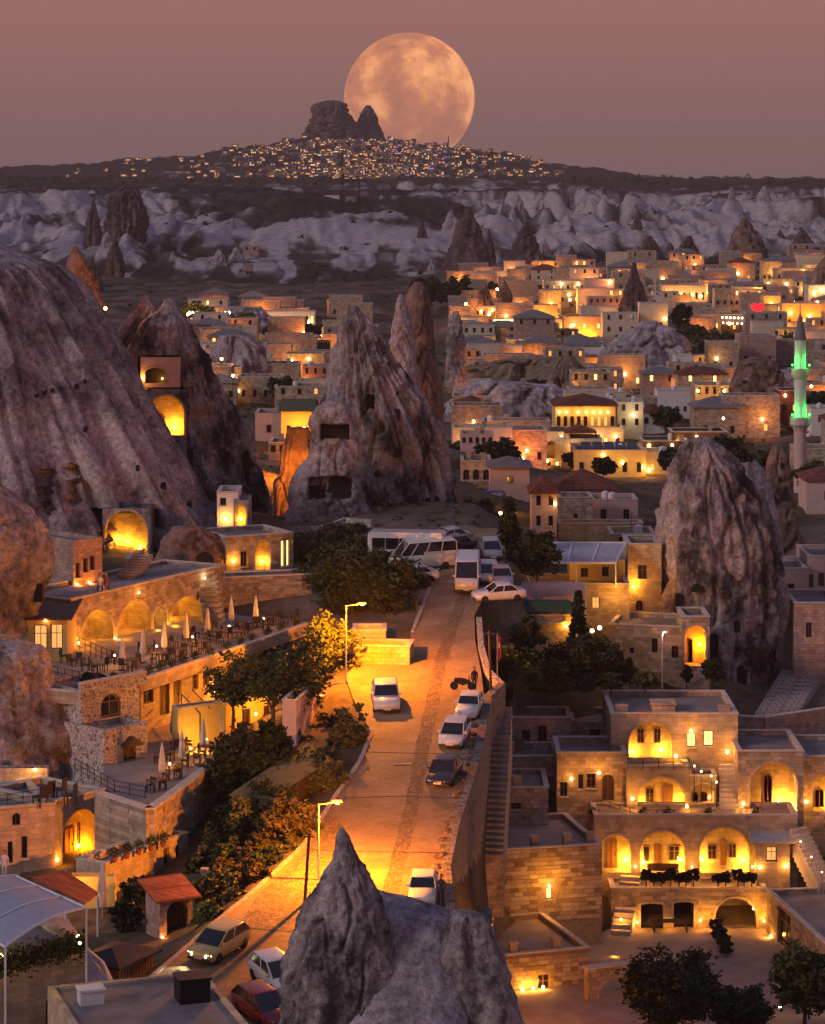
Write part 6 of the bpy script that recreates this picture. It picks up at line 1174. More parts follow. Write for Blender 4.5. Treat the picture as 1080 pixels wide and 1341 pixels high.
q = [PZ(300, 1040, 18.3), PZ(352, 1046, 18.3), PZ(436, 995, 18.9), PZ(402, 972, 19.2)]; R = empty('shed', (q[0].x, q[0].y, 15), 0, 'olive sheet roof of a low shed between hedge and bushes', 'shed'); mb = MB(); o = Vector(R.location); v = [p - o for p in q]; mb.add(v + [p - Vector((0, 0, .12)) for p in v], [(0, 1, 2, 3), (7, 6, 5, 4), (0, 4, 5, 1), (1, 5, 6, 2), (2, 6, 7, 3), (3, 7, 4, 0)]); mb.build('roof', M['olive'], R)
mb = MB(); c_ = sum(v, Vector()) / 4; w4 = [c_.lerp(p, .9) for p in v]; mb.add([(p.x, p.y, -1) for p in w4] + [(p.x, p.y, p.z - .1) for p in w4], [(0, 1, 5, 4), (1, 2, 6, 5), (2, 3, 7, 6), (3, 0, 4, 7)]); mb.build('wall', M['door'], R)
for i, (lab, px, py, Y, h, w, m_, kd) in enumerate([
    ('tall loose bush leaning over the road beside the porch house', 458, 1040, 189, 112, 50, 'leafol', 'round'), ('dry loose bush at the road edge below the porch house', 425, 1075, 180, 76, 56, 'leafol', 'round'), ('dry brown shrubbery along the cobbled lane', 372, 1130, 170, 84, 74, 'leafauto', 'round'), ('olive shrubbery below the olive roof', 330, 1120, 173, 76, 70, 'leafol', 'round'),
    ('dark tree hiding the edge of the olive roof', 402, 1062, 184, 84, 80, 'leafdark', 'round'), ('leafy bush against the shed wall', 352, 1092, 176, 70, 76, 'leafdark', 'bush'), ('roadside bush between porch house and olive roof', 440, 1005, 195, 70, 56, 'leaf', 'round'),
    ('dry bush beside the lane kerb', 322, 1175, 163, 52, 54, 'leafauto', 'bush'), ('dark bush beside the red-roofed gate', 285, 1196, 162, 58, 60, 'leafol', 'bush'), ('lamp-lit bright bush at the gate', 272, 1222, 157, 40, 40, 'leafbright', 'bush'), ('dark shrub by the gate wall steps', 262, 1160, 170, 40, 40, 'leafdark', 'bush')]):
    tree(lab, px, py, Y, h, w, m_, kd, 50 + i, 80, 55, .12, 'bush', 'bush')
for i, (px, py, Y) in enumerate([(296, 1180, 163), (312, 1165, 166), (270, 1168, 168)]): mb = MB(); mb.box(-.3, .3, -.3, .3, -.5, 1.3); mb.box(-.36, .36, -.36, .36, 1.3, 1.42); tag(mb.build('stone_pier', M['smooth'], loc=P(px, py, Y)), 'short stone pier among the bushes by the lane', 'pier', 'stone piers by the lane')
point_lamp(283, 1205, 159, 40, (.9, .9, .25), 'lampwhite', 'small garden spotlight in the bright bush by the gate', 'gate garden spotlights', .5, .08); g_ = point_lamp(262, 1216, 157.2, 22, (.03, 1, .2), 'green_l', 'green garden spotlight beside the gate', None, .5, .09)
for i, (px, py, Y, h, w) in enumerate([(300, 1092, 176, 40, 46), (322, 1075, 179, 44, 44), (392, 1098, 175, 46, 44), (408, 1110, 171, 34, 36), (350, 1150, 166, 40, 44), (376, 1140, 168, 40, 40), (338, 1140, 168, 48, 46), (300, 1140, 169, 44, 44), (282, 1118, 173, 40, 40), (306, 1198, 160, 34, 40), (290, 1160, 166, 36, 40), (256, 1190, 164, 34, 32), (312, 1110, 174, 46, 50), (270, 1142, 170, 34, 34), (446, 1038, 186, 46, 40), (470, 985, 197, 40, 26), (418, 1030, 187, 50, 40), (395, 1000, 192, 44, 50)]):
    tree('dense shrub filling the bank between the lane and the retaining wall', px, py, Y, h, w, ['leafdark', 'leafol', 'leafauto', 'leaf'][i % 4], 'bush', 100 + i % 5, 46, 46, .11, 'bush', 'bush', 'shrubs on the lane bank', rz=i)
# gate
gt = House('gatehouse', 'red-tiled stone gate with an arched doorway beside the street', 209, 1234, 252, 158, 1178, 2.0, 'pink', Y1=159, cat='gate', roof='shed', roofmat='redroof', par=.7, z=13.8); gt.niche(218, 1180, 246, 1232, 1.1, 'rockred', back=[('ad', 221, 1186, 243, 1230)], power=170, col=SOD, lamps=[(240, 1222)]); gt.lampat(213, 1228, 22, SOD, r=.07); gt.done()
# lower-left cave hotel
cf = House('cave_hotel', 'pale stone front with an orange-lit arch and dark door beside the lower-left terrace', 72, 1131, 137, 176, 1050, 6, 'smooth', Y1=179.5, cat=HC, z=13.5); cf.niche(81, 1060, 129, 1130, 1.7, 'smooth', back=[('d', 84, 1084, 97, 1126), ('w', 101, 1078, 113, 1104)], power=414, col=SOD, lamps=[(122, 1106)]); cf.lampat(75, 1126, 70, SOD); cf.done()
cl_ = House('cave_hotel', 'plain pale wall with two slit windows at the lower-left terrace', -60, 1142, 72, 173.4, 1064, 7, 'smooth', Y1=175.8, cat=HC, z=13.4); cl_.win(10, 1102, 17, 1130); cl_.win(28, 1095, 36, 1124); cl_.win(16, 1064.5, 27, 1081, arch=True); cl_.done()
floor_slab('lower_courtyard', [(-60, 1160), (-60, 1100), (150, 1095), (250, 1140), (250, 1250), (150, 1330), (-60, 1330)], 13.38, 'roofpink', .3)
for px, py in [(52, 1062), (62, 1056), (78, 1052), (92, 1060)]: put('chair', px, py - 5, 17.4, 'dark wicker armchair on the lower-left roof terrace', 'wicker chairs on the roof terrace', random.uniform(0, 6), 1.5)
railing('thin railing on the lower-left roof terrace', [(-10, 1062), (50, 1052), (70, 1046)], 17.4, .9, 1.1); railing('dark railing on the terrace left of the tower door', [(98, 1010), (150, 1040), (190, 1048)], 17.4, .9, 1.1)
wl_ = House('lit_wall', 'amber-lit sloping cave wall above the lower-left terrace', -10, 1052, 62, 184, 1006, 1, 'rockpale', cat='wall', cop=False); wl_.lampat(28, 1046, 160, GOLD, dy=-1.2, off=(0, -.1, .3)); wl_.lampat(46, 1008, 60, GOLD); wl_.done()
cw_ = House('courtyard_house', 'long pale courtyard house wall with planted roof edge behind the gate', 138, 1200, 246, 168, 1134, 2.2, 'smooth', Y1=175.8, cat='house', z=12.4, top=15.7, roofmat='roofpink'); cw_.win(163, 1162, 173, 1184); cw_.win(185, 1146, 196, 1170); cw_.door(214, 1110, 222, 1140); cw_.win(230, 1106, 236, 1128); cw_.done()
for i, px in enumerate([150, 166, 182, 198, 214]): t = (px - 138) / 108; shrub(px, 0, 0, .55, .8, 'leafdark', 'small shrub along the courtyard house roof edge', 'roof edge shrubs', i % 3, Y=None) if False else put('pot', px, 1133 - t * 34, 15.7, 'potted plant on the courtyard house roof edge', 'roof edge pots')
aw = House('lit_alcove', 'amber-lit alcove wall beside the tall folded parasol', 92, 1190, 150, 166, 1148, 1, 'yplaster', cat='wall', z=13.4, cop=False); aw.lampat(108, 1160, 70, GOLD, dy=-.6); aw.done()
put('umb', 134, 1205, 13.4, 'tall dark folded parasol in the lower courtyard', None, 0, 1.35)
mb = MB(); q = [P(40, 1148, 158), P(86, 1140, 164), P(128, 1168, 160), P(110, 1182, 154)]; o = q[0]; v = [p - o for p in q]; mb.add(v + [p - Vector((0, 0, .15)) for p in v], [(0, 1, 2, 3), (7, 6, 5, 4), (0, 4, 5, 1), (1, 5, 6, 2), (2, 6, 7, 3), (3, 7, 4, 0)]); R = empty('porch_roof', o, 0, 'dark red sheet porch roof behind the white awning', 'roof'); mb.build('roof_sheet', M['redroof'], R)
for p in v[1:3]: mb = MB(); mb.tube(p, p - Vector((0, 0, 5)), .07, n=6); mb.build('post', M['wframe'], R)
person('person in a white shirt seated in the lower courtyard', PZ(174, 1212, 13.4), 1.7, 'sit', 'shirt', .6); put('chair', 174, 1211, 13.4, 'chair under the white-shirted courtyard guest'); person('person in a pale shirt standing by the plain slit-windowed wall', PZ(6, 1150, 13.4), 1.7, 'stand', 'shirt', 0)
tree('dark potted tree in the lower courtyard', 165, 1222, 160, 44, 40, 'leafdark', 'bush', 60, 50, 45, .11, 'bush', 'bush'); tree('leafy creeper by the courtyard house door', 178, 1190, 165, 44, 36, 'leafdark', 'bush', 61, 45, 45, .11, 'bush', 'bush'); tree('bush on the courtyard steps beside the amber arch', 148, 1100, 180, 44, 36, 'leafdark', 'bush', 62, 45, 45, .11, 'bush', 'bush')
# near bottom-left building with the awning
nb_ = House('balcony_house', 'pale stone house with a planted balcony under the big white awning', -60, 1370, 112, 139, 1262, 7, 'smooth', Y1=142.5, cat='house', cop=False); nb_.win(60, 1308, 83, 1362); nb_.lampat(2, 1250, 26, GOLD, dy=-.3); nb_.lampat(102, 1226, 22, GOLD, dy=-.3); nb_.done()
R = empty('awning', PXZ(60, 140, 16), 0, 'large white curved awning roof over the planted balcony', 'awning'); o = Vector(R.location); zz = 20.3
c4 = [PZ(7, 1240, zz) , PZ(113, 1189, zz), PZ(20, 1147, zz + .2), PZ(-90, 1178, zz + .2)]; n = 8
for k in range(3):
    mb = MB(); t0, t1 = k / 3 + .006, (k + 1) / 3 - .006
    for i in range(n):
        q = []
        for t, u in ((t0, i / n), (t1, i / n), (t1, (i + 1) / n), (t0, (i + 1) / n)):
            p = c4[0].lerp(c4[3], t).lerp(c4[1].lerp(c4[2], t), u) - o; p.z += .35 * math.sin(math.pi * u); q.append(p)
        mb.add(q + [p - Vector((0, 0, .05)) for p in q], [(0, 1, 2, 3), (7, 6, 5, 4)])
    mb.build('awning_panel', M['awning'], R)
for k in range(4):
    mb = MB()
    for i in range(n): 
        pp = [c4[0].lerp(c4[3], k / 3).lerp(c4[1].lerp(c4[2], k / 3), (i + e) / n) - o + Vector((0, 0, .35 * math.sin(math.pi * (i + e) / n) + .02)) for e in (0, 1)]; mb.tube(pp[0], pp[1], .07, n=5)
    mb.build('beam', M['wframe'], R)
for a, b_ in ((c4[0], c4[3]), (c4[1], c4[2])): mb = MB(); mb.tube(a - o, b_ - o, .08, n=5); mb.build('beam', M['wframe'], R)
for p in (c4[0], c4[1], c4[2]): mb = MB(); q = p - o; mb.tube(q, q - Vector((0, 0, 5)), .06, n=5); mb.build('post', M['wframe'], R)
R = empty('balcony_planting', P(50, 1250, 139.4), 0, 'trailing creeper and flowers hanging over the balcony', 'creeper'); e_ = (P(112, 1240, 142) - P(-20, 1275, 138.6)); a0 = P(-20, 1275, 138.6) - Vector(R.location); c = np.array([tuple(a0 + e_ * random.random() + Vector((0, -.25 + random.gauss(0, .12), random.gauss(.35, .35)))) for _ in range(2600)]); v, f = leaf_quads(c, np.full(len(c), .085)); inst('foliage', np_mesh('foliage', v, f, M['leafol'], False), R); light(R, (2.2, -.9, .9), 26, (1, .75, .2)); light(R, (-2.0, -.9, .7), 20, (1, .75, .2))
for x, z in ((2.2, .8), (-2.0, .5)): inst('bulb', BULB['lampglass'], R, (x, -.75, z), (0, 0, 0), (.07,) * 3)
gr = House('flat_roof_house', 'flat-roofed grey house in the lower left foreground', 118, 1460, 338, 129, 1400, 11, 'smooth', Y1=131.5, cat='house', z=12, top=16.7, par=.12, cop=False); gr.done()
mb = MB(); q = gr.L(296, 1340); mb.box(q[0] - .8, q[0] + .75, 6.2, 7.6, gr.h - .2, gr.h + 1.0); mb.box(q[0] - .87, q[0] + .82, 6.13, 7.67, gr.h + 1.0, gr.h + 1.12); mb.build('chimney_box', M['metal'], gr.root)
mb = MB(); mb.box(1.0, 2.2, 7.5, 8.4, gr.h - .2, gr.h + .55); mb.box(.93, 2.27, 7.43, 8.47, gr.h + .55, gr.h + .67); mb.build('vent_housing', M['wframe'], gr.root)
mb = MB(); mb.ico((6.6, 10.2, gr.h + .25), .22); mb.build('roof_ball_lamp', M['steel'], gr.root)
q = [P(112, 1244, 148), P(134, 1262, 146), P(152, 1300, 140), P(112, 1318, 138)]; R = empty('metal_lean_to', (q[0].x, q[0].y, 14), 0, 'dark blue sheet lean-to roof edged with pale coping', 'roof'); o = Vector(R.location); v = [p - o for p in q]; mb = MB(); mb.add(v + [p - Vector((0, 0, .15)) for p in v], [(0, 1, 2, 3), (7, 6, 5, 4), (0, 4, 5, 1), (1, 5, 6, 2), (2, 6, 7, 3), (3, 7, 4, 0)]); mb.build('roof_sheet', plain('blue_grey_sheet', (.10, .13, .19), .5, .2, 2), R)
for a, b_ in ((v[0], v[1]), (v[1], v[2]), (v[2], v[3])): mb = MB(); mb.tube(a, b_, .16, n=6); mb.build('coping', M['coping'], R)
mb = MB(); mb.add([(p.x, p.y, p.z - .12) for p in v] + [(p.x, p.y, -3) for p in v], [(0, 4, 5, 1), (1, 5, 6, 2), (2, 6, 7, 3), (3, 7, 4, 0)]); mb.build('wall', M['smooth'], R)
ks = House('kiosk', 'small slatted wooden kiosk with a dark roof by the street corner', 154, 1312, 200, 147, 1264, 2.4, 'door2', Y1=150, cat='kiosk', roof='hip', roofmat='metal', par=.5, z=13.5, base=1); ks.done()
for k in range(12): mb = MB(); x = ks.w * (k + .15) / 12; mb.box(x, x + ks.w / 12 * .7, -.06, -.005, .05, ks.h - .1); mb.build('slat', M['door2'], ks.root)
lamp(ks.root, (ks.w * .8, -.6, .4), 14, SOD, .06)
wall_run('low stone kerb wall between the kiosk and the street', [PZ(156, 1330, 13.7), PZ(212, 1268, 14.1), PZ(262, 1236, 14.6)], 0, .35, 'stone', down=1, name='kerb_wall')
# ================================================================== TOWN, middle distance
def bulbs(parent, a, b_, n, z, r=.16, sag=.25, mat='lampwhite'):
    for k in range(n): t = k / max(1, n - 1); inst('bulb', BULB[mat], parent, (a[0] + (b_[0] - a[0]) * t, a[1] + (b_[1] - a[1]) * t, z - sag * 4 * t * (1 - t)), (0, 0, 0), (r, r, r))
S = simple
S('long low pink house with a row of small windows behind the olive bushes', 603, 588, 646, 569, 395, 'pplaster', 6, n=5, ww=.5, wh=.8)
hh = S('pale balcony house with three arched windows beside the massif', 604, 645, 643, 604, 330, 'stone', 7, n=3, ww=.75, wh=1.3, z0=1.5, arch=True, rows=1)
S('pink cube house with a dark hipped roof near the conifer', 642, 643, 693, 611, 322, 'pplaster', 6, 'hip', n=1, ww=.8, wh=.8, rm='roof', par=.9)
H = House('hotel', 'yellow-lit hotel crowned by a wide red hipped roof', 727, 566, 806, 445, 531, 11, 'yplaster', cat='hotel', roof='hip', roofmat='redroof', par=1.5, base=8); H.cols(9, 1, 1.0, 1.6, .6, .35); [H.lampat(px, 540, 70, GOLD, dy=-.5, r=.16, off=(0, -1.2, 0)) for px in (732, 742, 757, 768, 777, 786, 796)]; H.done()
H = House('hotel', 'lower cream storey of the red-roofed hotel', 724, 592, 816, 441, 560, 5, 'plaster', cat='hotel', base=8); H.cols(6, 1, 1.0, 1.3, .6, .3); [H.lampat(px, 572, 170, GOLD, dy=-.5, r=.2, off=(0, -1.4, 0)) for px in (784, 806)]; H.done()
H = House('terrace_house', 'brightly lit terrace house with a red canopy below the red-roofed hotel', 702, 622, 746, 432, 566, 8, 'plaster', cat='house', base=8); H.niche(716, 578, 726, 600, 1.0, 'yel', power=0, rise=None); H.cols(4, 1, .8, 1.3, .6, .7); [H.lampat(px, py, 150, GOLD, dy=-.6, r=.2, off=(0, -1.5, 0)) for px, py in ((706, 572), (716, 604), (735, 572), (708, 612))]; H.done()
H = House('terrace_house', 'pale parapet terrace with a dark canopy in front of the lit hotel', 735, 612, 788, 428, 575, 7, 'plaster', base=8, cat='house'); H.cols(5, 1, .8, 1.4, .7, .2); H.lampat(750, 586, 120, GOLD, dy=-.6, r=.16, off=(0, -1.2, 0)); H.done()
mb = MB(); mb.prism([(0, 0), (2.6, .9), (5.2, 0), (5.2, -.15), (0, -.15)], 0, 4.5); R = empty('canopy', P(738, 566, 431), 0, 'red tiled pavilion roof on the lit terrace', 'canopy'); mb.build('roof', M['redroof'], R)
for x in (.2, 5.0): mb = MB(); mb.tube((x, .3, -2.6), (x, .3, -.1), .1, n=5); mb.build('post', M['door'], R)
H = S('yellow cube house with solar panels on its flat roof', 752, 626, 846, 590, 415, 'yplaster', 11, n=5, ww=.7, wh=1.5, lamps=[(790, 596, 170, GOLD), (815, 606, 110, GOLD), (842, 612, 150, GOLD)])
for k in range(5): mb = MB(); x = 1.2 + k * 1.75; mb.add([(x, 2, H.h + .1), (x + 1.5, 2, H.h + .1), (x + 1.5, 4.6, H.h + .9), (x, 4.6, H.h + .9), (x, 2, H.h), (x + 1.5, 2, H.h), (x + 1.5, 4.6, H.h + .8), (x, 4.6, H.h + .8)], [(0, 1, 2, 3), (7, 6, 5, 4), (0, 4, 5, 1), (2, 6, 7, 3)]); mb.build('solar_panel', M['glass'], H.root)
S('narrow lit annex beside the solar-panelled house', 846, 624, 878, 592, 417, 'plaster', 6, n=2, lit=.5, lamps=[(850, 616, 260, GOLD)])
S('cream corner house with a bright vertical lamp beside the red roof', 808, 564, 842, 527, 452, 'plaster', 7, n=2, rows=2, ww=.6, lamps=[(829, 544, 240, WHT)])
S('dark-roofed terrace restaurant with rows of table lamps', 842, 598, 902, 578, 425, 'door', 8, n=4, lit=.6, lamps=[(850, 583, 70, GOLD), (880, 583, 70, GOLD)])
S('white house with small square windows under the tuff hump', 861, 545, 912, 512, 505, 'white', 7, n=5, ww=.55, wh=.9)
S('little white domed house beside the white house', 838, 562, 870, 540, 470, 'white', 6, n=2)
mb = MB(); mb.lathe([(1.6, 0), (1.5, .7), (1.0, 1.3), (.1, 1.6)], 14); R = HLIST and empty('dome', P(852, 541, 468), 0, 'small dark dome on the little white house', 'dome'); mb.build('shell', M['redroof'], R)
S('golden floodlit two-storey facade beside the rock tower', 910, 545, 961, 505, 492, 'yel', 8, n=5, rows=2, ww=.55, wh=1.2, lamps=[(914, 512, 160, GOLD), (928, 528, 160, GOLD), (948, 512, 160, GOLD), (940, 538, 160, GOLD), (920, 540, 160, GOLD)])
S('terrace cafe under a grey sheet roof with many lamps', 880, 592, 952, 566, 430, 'door', 7, n=5, lit=.7, lamps=[(890, 574, 80, GOLD), (912, 572, 80, GOLD), (935, 580, 80, GOLD), (947, 548, 60, WHT)])
S('stone house with a red gabled roof and skylight behind the grey wall', 724, 668, 806, 640, 330, 'pplaster', 8, 'hip', n=3, rm='redroof', par=2.0)
S('windowless grey stone shed in front of the red roof', 731, 690, 776, 652, 305, 'grey', 5, n=1, ww=.5, wh=.6)
S('low crumbling yellow wall below the grey shed', 731, 708, 842, 686, 292, 'yel', 3, n=0, cop=True)
H = S('small red-roofed house with two bright poles beside the conifer', 697, 700, 729, 645, 290, 'pplaster', 6, 'hip', n=2, rm='redroof', par=1.4, rows=2, ww=.5, lamps=[(727, 660, 120, GOLD)])
mb = MB(); mb.slab([(0, 0), (2.3, 0), (2.1, 1.6), (.1, 1.6)], 2.2, 2.28); R = empty('tarpaulin_shelter', P(634, 672, 297), 0, 'bright blue tarpaulin roof on posts', 'shelter'); mb.build('tarpaulin', M['blue'], R)
for x in (.15, 2.1): mb = MB(); mb.tube((x, .1, -1), (x, .1, 2.2), .05, n=5); mb.build('post', M['door'], R)
S('grey-roofed outbuilding below the conifer garden', 775, 690, 835, 655, 312, 'pplaster', 6, n=2)
S('dark flat shed with clutter on its roof near the massive rock', 800, 720, 858, 700, 285, 'yel', 6, n=2, lit=.3)
S('flat-roofed pinkish house left of the massif foot', 590, 700, 604, 672, 300, 'pplaster', 5, n=1)
# upper valley
H = S('long dark-roofed colonnade house on the brown ridge', 733, 478, 792, 452, 612, 'white', 8, 'gable' if False else 'hip', n=9, ww=.7, wh=1.8, z0=.6, rm='roof', par=1.0)
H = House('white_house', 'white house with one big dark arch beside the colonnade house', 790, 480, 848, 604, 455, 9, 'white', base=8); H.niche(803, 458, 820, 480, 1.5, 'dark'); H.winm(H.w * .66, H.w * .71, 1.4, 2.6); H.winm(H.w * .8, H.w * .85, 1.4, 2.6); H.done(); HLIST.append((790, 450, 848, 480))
S('pale colonnaded house with a dark doorway on the tuff hump', 896, 506, 950, 480, 560, 'stone', 8, n=8, ww=.6, wh=1.2)
S('small house with violet windows beside the colonnaded house', 884, 488, 908, 466, 575, 'white', 6, n=2, lit=1, kinds=('litviolet',), wh=.8)
S('blocky pinkish stone house above the rock tower', 968, 478, 1016, 440, 600, 'pink', 9, n=3, rows=1, ww=.5)
S('long stone terrace wall behind the minaret', 1016, 474, 1100, 446, 610, 'pink', 6, n=0)
S('dark timber lodge with white-lit tables on the lane', 868, 470, 892, 448, 640, 'door', 7, n=3, lit=.5, kinds=('litwin2',))
S('whitewashed cottage between dark trees', 876, 486, 892, 464, 620, 'white', 5, n=1)
H = S('house with a bright green-white neon roof edge on the lit hillside', 646, 436, 712, 421, 742, 'plaster', 9, n=6, lit=.5, lamps=[(660, 426, 300, WHT), (676, 430, 300, GOLD), (694, 426, 300, WHT)])
mb = MB(); mb.box(0, H.w, -.3, -.1, H.h + .12, H.h + .5); mb.build('neon_strip', emis('neon_white_green', (.85, 1, .45), 2), H.root)
S('long pink stone wall below the neon-edged house', 640, 448, 706, 434, 728, 'pink', 4, n=4, ww=.5)
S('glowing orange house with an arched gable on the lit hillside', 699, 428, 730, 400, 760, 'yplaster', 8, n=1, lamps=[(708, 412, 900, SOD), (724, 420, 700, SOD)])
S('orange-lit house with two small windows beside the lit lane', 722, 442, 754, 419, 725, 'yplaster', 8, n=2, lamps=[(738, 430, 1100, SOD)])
S('pink house with red lamps high on the hillside', 766, 388, 804, 366, 830, 'pplaster', 8, n=4, lamps=[(798, 370, 900, (1, .3, .1))])
S('broad pink house beside the tall dark cone', 770, 424, 812, 390, 770, 'pink', 8, n=5, rows=2, ww=.6, lamps=[(806, 412, 900, SOD)])
S('lamp-lit terrace restaurant above the orange house', 714, 398, 768, 380, 815, 'stone', 8, n=6, lit=.6, lamps=[(722, 384, 300, GOLD), (745, 386, 300, GOLD), (762, 384, 300, GOLD)])
S('upper terrace row with bulbs below the badland slope', 712, 382, 766, 368, 850, 'stone', 8, n=6, lit=.5, lamps=[(735, 372, 300, WHT), (757, 372, 300, GOLD)])
S('lit stone terrace between the small cones', 622, 416, 652, 402, 800, 'stone', 7, n=4, lit=.5, lamps=[(630, 408, 600, SOD), (645, 406, 600, GOLD)])
S('stone house behind the lit cones', 664, 410, 698, 390, 830, 'stone', 7, n=3, lit=.4, lamps=[(680, 398, 600, SOD)])
S('low house at the left end of the lit hillside', 606, 434, 640, 416, 770, 'stone', 7, n=4, lit=.4, lamps=[(612, 424, 500, SOD), (628, 426, 500, SOD)])
H = House('white_house', 'narrow white house beside the tall dark cone', 847, 420, 866, 700, 388, 8, 'white', base=8); H.cols(1, 2, 1.2, 1.2, .7, 0, 1.6); H.done(); HLIST.append((847, 388, 866, 420))
S('lit colonnade house under the twin broad cones', 867, 394, 924, 374, 790, 'plaster', 8, n=7, lit=.3, ww=.7, wh=1.9, z0=.5, lamps=[(876, 384, 330, GOLD), (892, 386, 330, GOLD), (906, 386, 330, GOLD), (918, 388, 330, GOLD)])
S('pale cave-front house between the broad cones', 882, 370, 906, 354, 880, 'white', 6, n=3)
S('pale two-window house under the reddish cone', 926, 372, 964, 352, 880, 'plaster', 7, n=3)
S('long grey wall house below the reddish cone', 930, 390, 986, 366, 840, 'grey', 7, n=2)
S('small white gable room at the end of the long grey wall', 968, 388, 984, 366, 830, 'white', 6, n=2)
S('dark-roofed stone house left of the vine terrace', 884, 418, 926, 398, 740, 'stone', 8, n=4, lit=.2)
S('stone house with a lit doorway beside the dark trees', 906, 434, 944, 412, 690, 'pink', 8, n=3, lit=.4, lamps=[(930, 428, 300, GOLD), (925, 436, 300, SOD)])
H = S('vine-roofed restaurant terrace strung with rows of bulbs', 940, 436, 1008, 412, 700, 'door', 9, n=8, lit=.4, lamps=[(955, 424, 200, GOLD), (975, 424, 200, GOLD), (994, 424, 200, GOLD)]); bulbs(H.root, (0, -.6), (H.w, -.6), 14, H.h - .6, .2); bulbs(H.root, (0, -.6), (H.w, -.6), 12, H.h - 2, .18)
mb = MB(); mb.lathe([(.1, 0), (1.5, .8), (1.7, 1.6), (1.2, 2.4), (.2, 2.6)], 10, wob=.2); R = empty('neon_sign', P(992, 412, 696), 0, 'red neon heart-shaped sign above the vine terrace', 'sign'); hp = [(1.7 * (math.sin(t) ** 3), 1.6 + .11 * (13 * math.cos(t) - 5 * math.cos(2 * t) - 2 * math.cos(3 * t) - math.cos(4 * t))) for t in [2 * math.pi * k / 24 for k in range(24)]]; mb = MB(); mb.prism(hp, -.15, .15); mb.build('heart_panel', M['redneon'], R); mb = MB(); mb.tube((0, 0, -2.5), (0, 0, .3), .12, n=5); mb.build('post', M['metal'], R); light(R, (0, -1.5, 1.4), 160, (1, .05, .05))
S('orange-lit house on the steep lane at the right edge', 1000, 412, 1022, 388, 740, 'yplaster', 7, n=2, lamps=[(1010, 398, 900, SOD)])
S('stone guesthouse with a long lit balcony', 998, 388, 1040, 366, 800, 'stone', 7, n=5, lit=.5, lamps=[(1006, 372, 300, GOLD), (1030, 372, 300, GOLD)])
S('upper lit terrace house under the brown rock shoulder', 1015, 368, 1068, 352, 860, 'stone', 7, n=5, lit=.5, lamps=[(1030, 358, 400, GOLD), (1052, 356, 400, GOLD)])
S('white-lit house front at the right picture edge', 1058, 402, 1100, 374, 760, 'plaster', 8, n=4, lit=.4, lamps=[(1066, 384, 500, GOLD), (1076, 380, 300, WHT)])
S('orange-lit wall along the steep lane', 1024, 428, 1100, 398, 700, 'yplaster', 6, n=4, lit=.2, lamps=[(1035, 410, 800, SOD), (1060, 414, 900, SOD), (1075, 422, 500, SOD)])
S('house with two dark windows facing the steep lane', 1008, 396, 1032, 376, 770, 'pink', 6, n=2)
S('brown roofed row beside the orchard', 1020, 545, 1060, 512, 470, 'redroof', 7, n=3, lit=.3, lamps=[(1028, 518, 120, GOLD)])
S('white cottage right of the minaret', 1062, 560, 1110, 535, 440, 'white', 7, n=2)
S('brown-roofed house right of the minaret foot', 1056, 665, 1110, 628, 330, 'pplaster', 7, 'hip', n=1, rm='redroof', par=1.2)
# left valley
H = S('upper lit colonnade of the long hotel across the valley', 344, 426, 412, 408, 745, 'white', 7, n=10, ww=.7, wh=2.0, z0=.6, lit=.1, lamps=[(354, 422, 190, GOLD), (366, 422, 190, GOLD), (380, 422, 190, GOLD), (404, 422, 190, GOLD)])
H = S('lower lit colonnade of the long hotel across the valley', 372, 446, 462, 428, 722, 'plaster', 7, n=11, ww=.8, wh=2.2, z0=.5, lit=.2, arch=True, lamps=[(378, 441, 230, GOLD), (392, 441, 230, GOLD), (404, 441, 230, GOLD), (420, 441, 230, GOLD), (440, 441, 230, GOLD), (456, 441, 230, GOLD)])
H = S('garlanded terrace with strings of bulbs and palms across the valley', 248, 436, 300, 418, 690, 'stone', 8, n=4, lit=.5, lamps=[(256, 424, 200, GOLD), (272, 426, 200, GOLD), (290, 424, 200, GOLD)]); bulbs(H.root, (0, -.5), (H.w, -.5), 12, H.h + 1.8, .22); bulbs(H.root, (0, 2), (H.w, 2), 10, H.h + 1.4, .2)
S('long pink retaining terrace below the palms', 300, 450, 375, 438, 700, 'pink', 5, n=5, ww=.5, lamps=[(318, 442, 200, WHT), (332, 443, 160, WHT)])
S('dark shuttered terrace building below the long hotel', 378, 465, 432, 448, 640, 'door', 7, n=5, rm='redroof')
S('orange-lit terrace house below the shuttered building', 374, 492, 424, 464, 560, 'yel', 8, n=5, rows=1, lit=.3, lamps=[(382, 472, 160, GOLD), (404, 470, 200, GOLD), (390, 484, 400, SOD)])
S('reddish house beside the orange-lit terraces', 396, 512, 430, 480, 530, 'pink', 7, n=3, rows=2, ww=.5, lamps=[(400, 498, 350, SOD)])
S('row of lit columns above the garden trees', 346, 505, 376, 484, 540, 'plaster', 6, n=5, lit=.3, ww=.5, wh=1.6, lamps=[(352, 498, 160, GOLD), (366, 496, 160, GOLD)])
S('low open shed with bright lamps beside the trees', 378, 522, 420, 508, 500, 'door', 6, n=3, lit=.7, kinds=('litwin',), lamps=[(396, 514, 120, GOLD)])
H = S('bright yellow gable house beside the lamp-lit bank', 368, 578, 408, 538, 375, 'yplaster', 9, 'shed', n=2, rm='olive', par=.9, ww=.6, wh=1.3, lamps=[(392, 566, 1500, SOD)])
S('dim pinkish side house next to the yellow gable house', 334, 575, 370, 542, 380, 'pplaster', 8, n=1)
S('low house with a railed terrace below the yellow gable house', 352, 600, 398, 580, 350, 'stone', 6, n=4, lamps=[(390, 590, 500, SOD)])
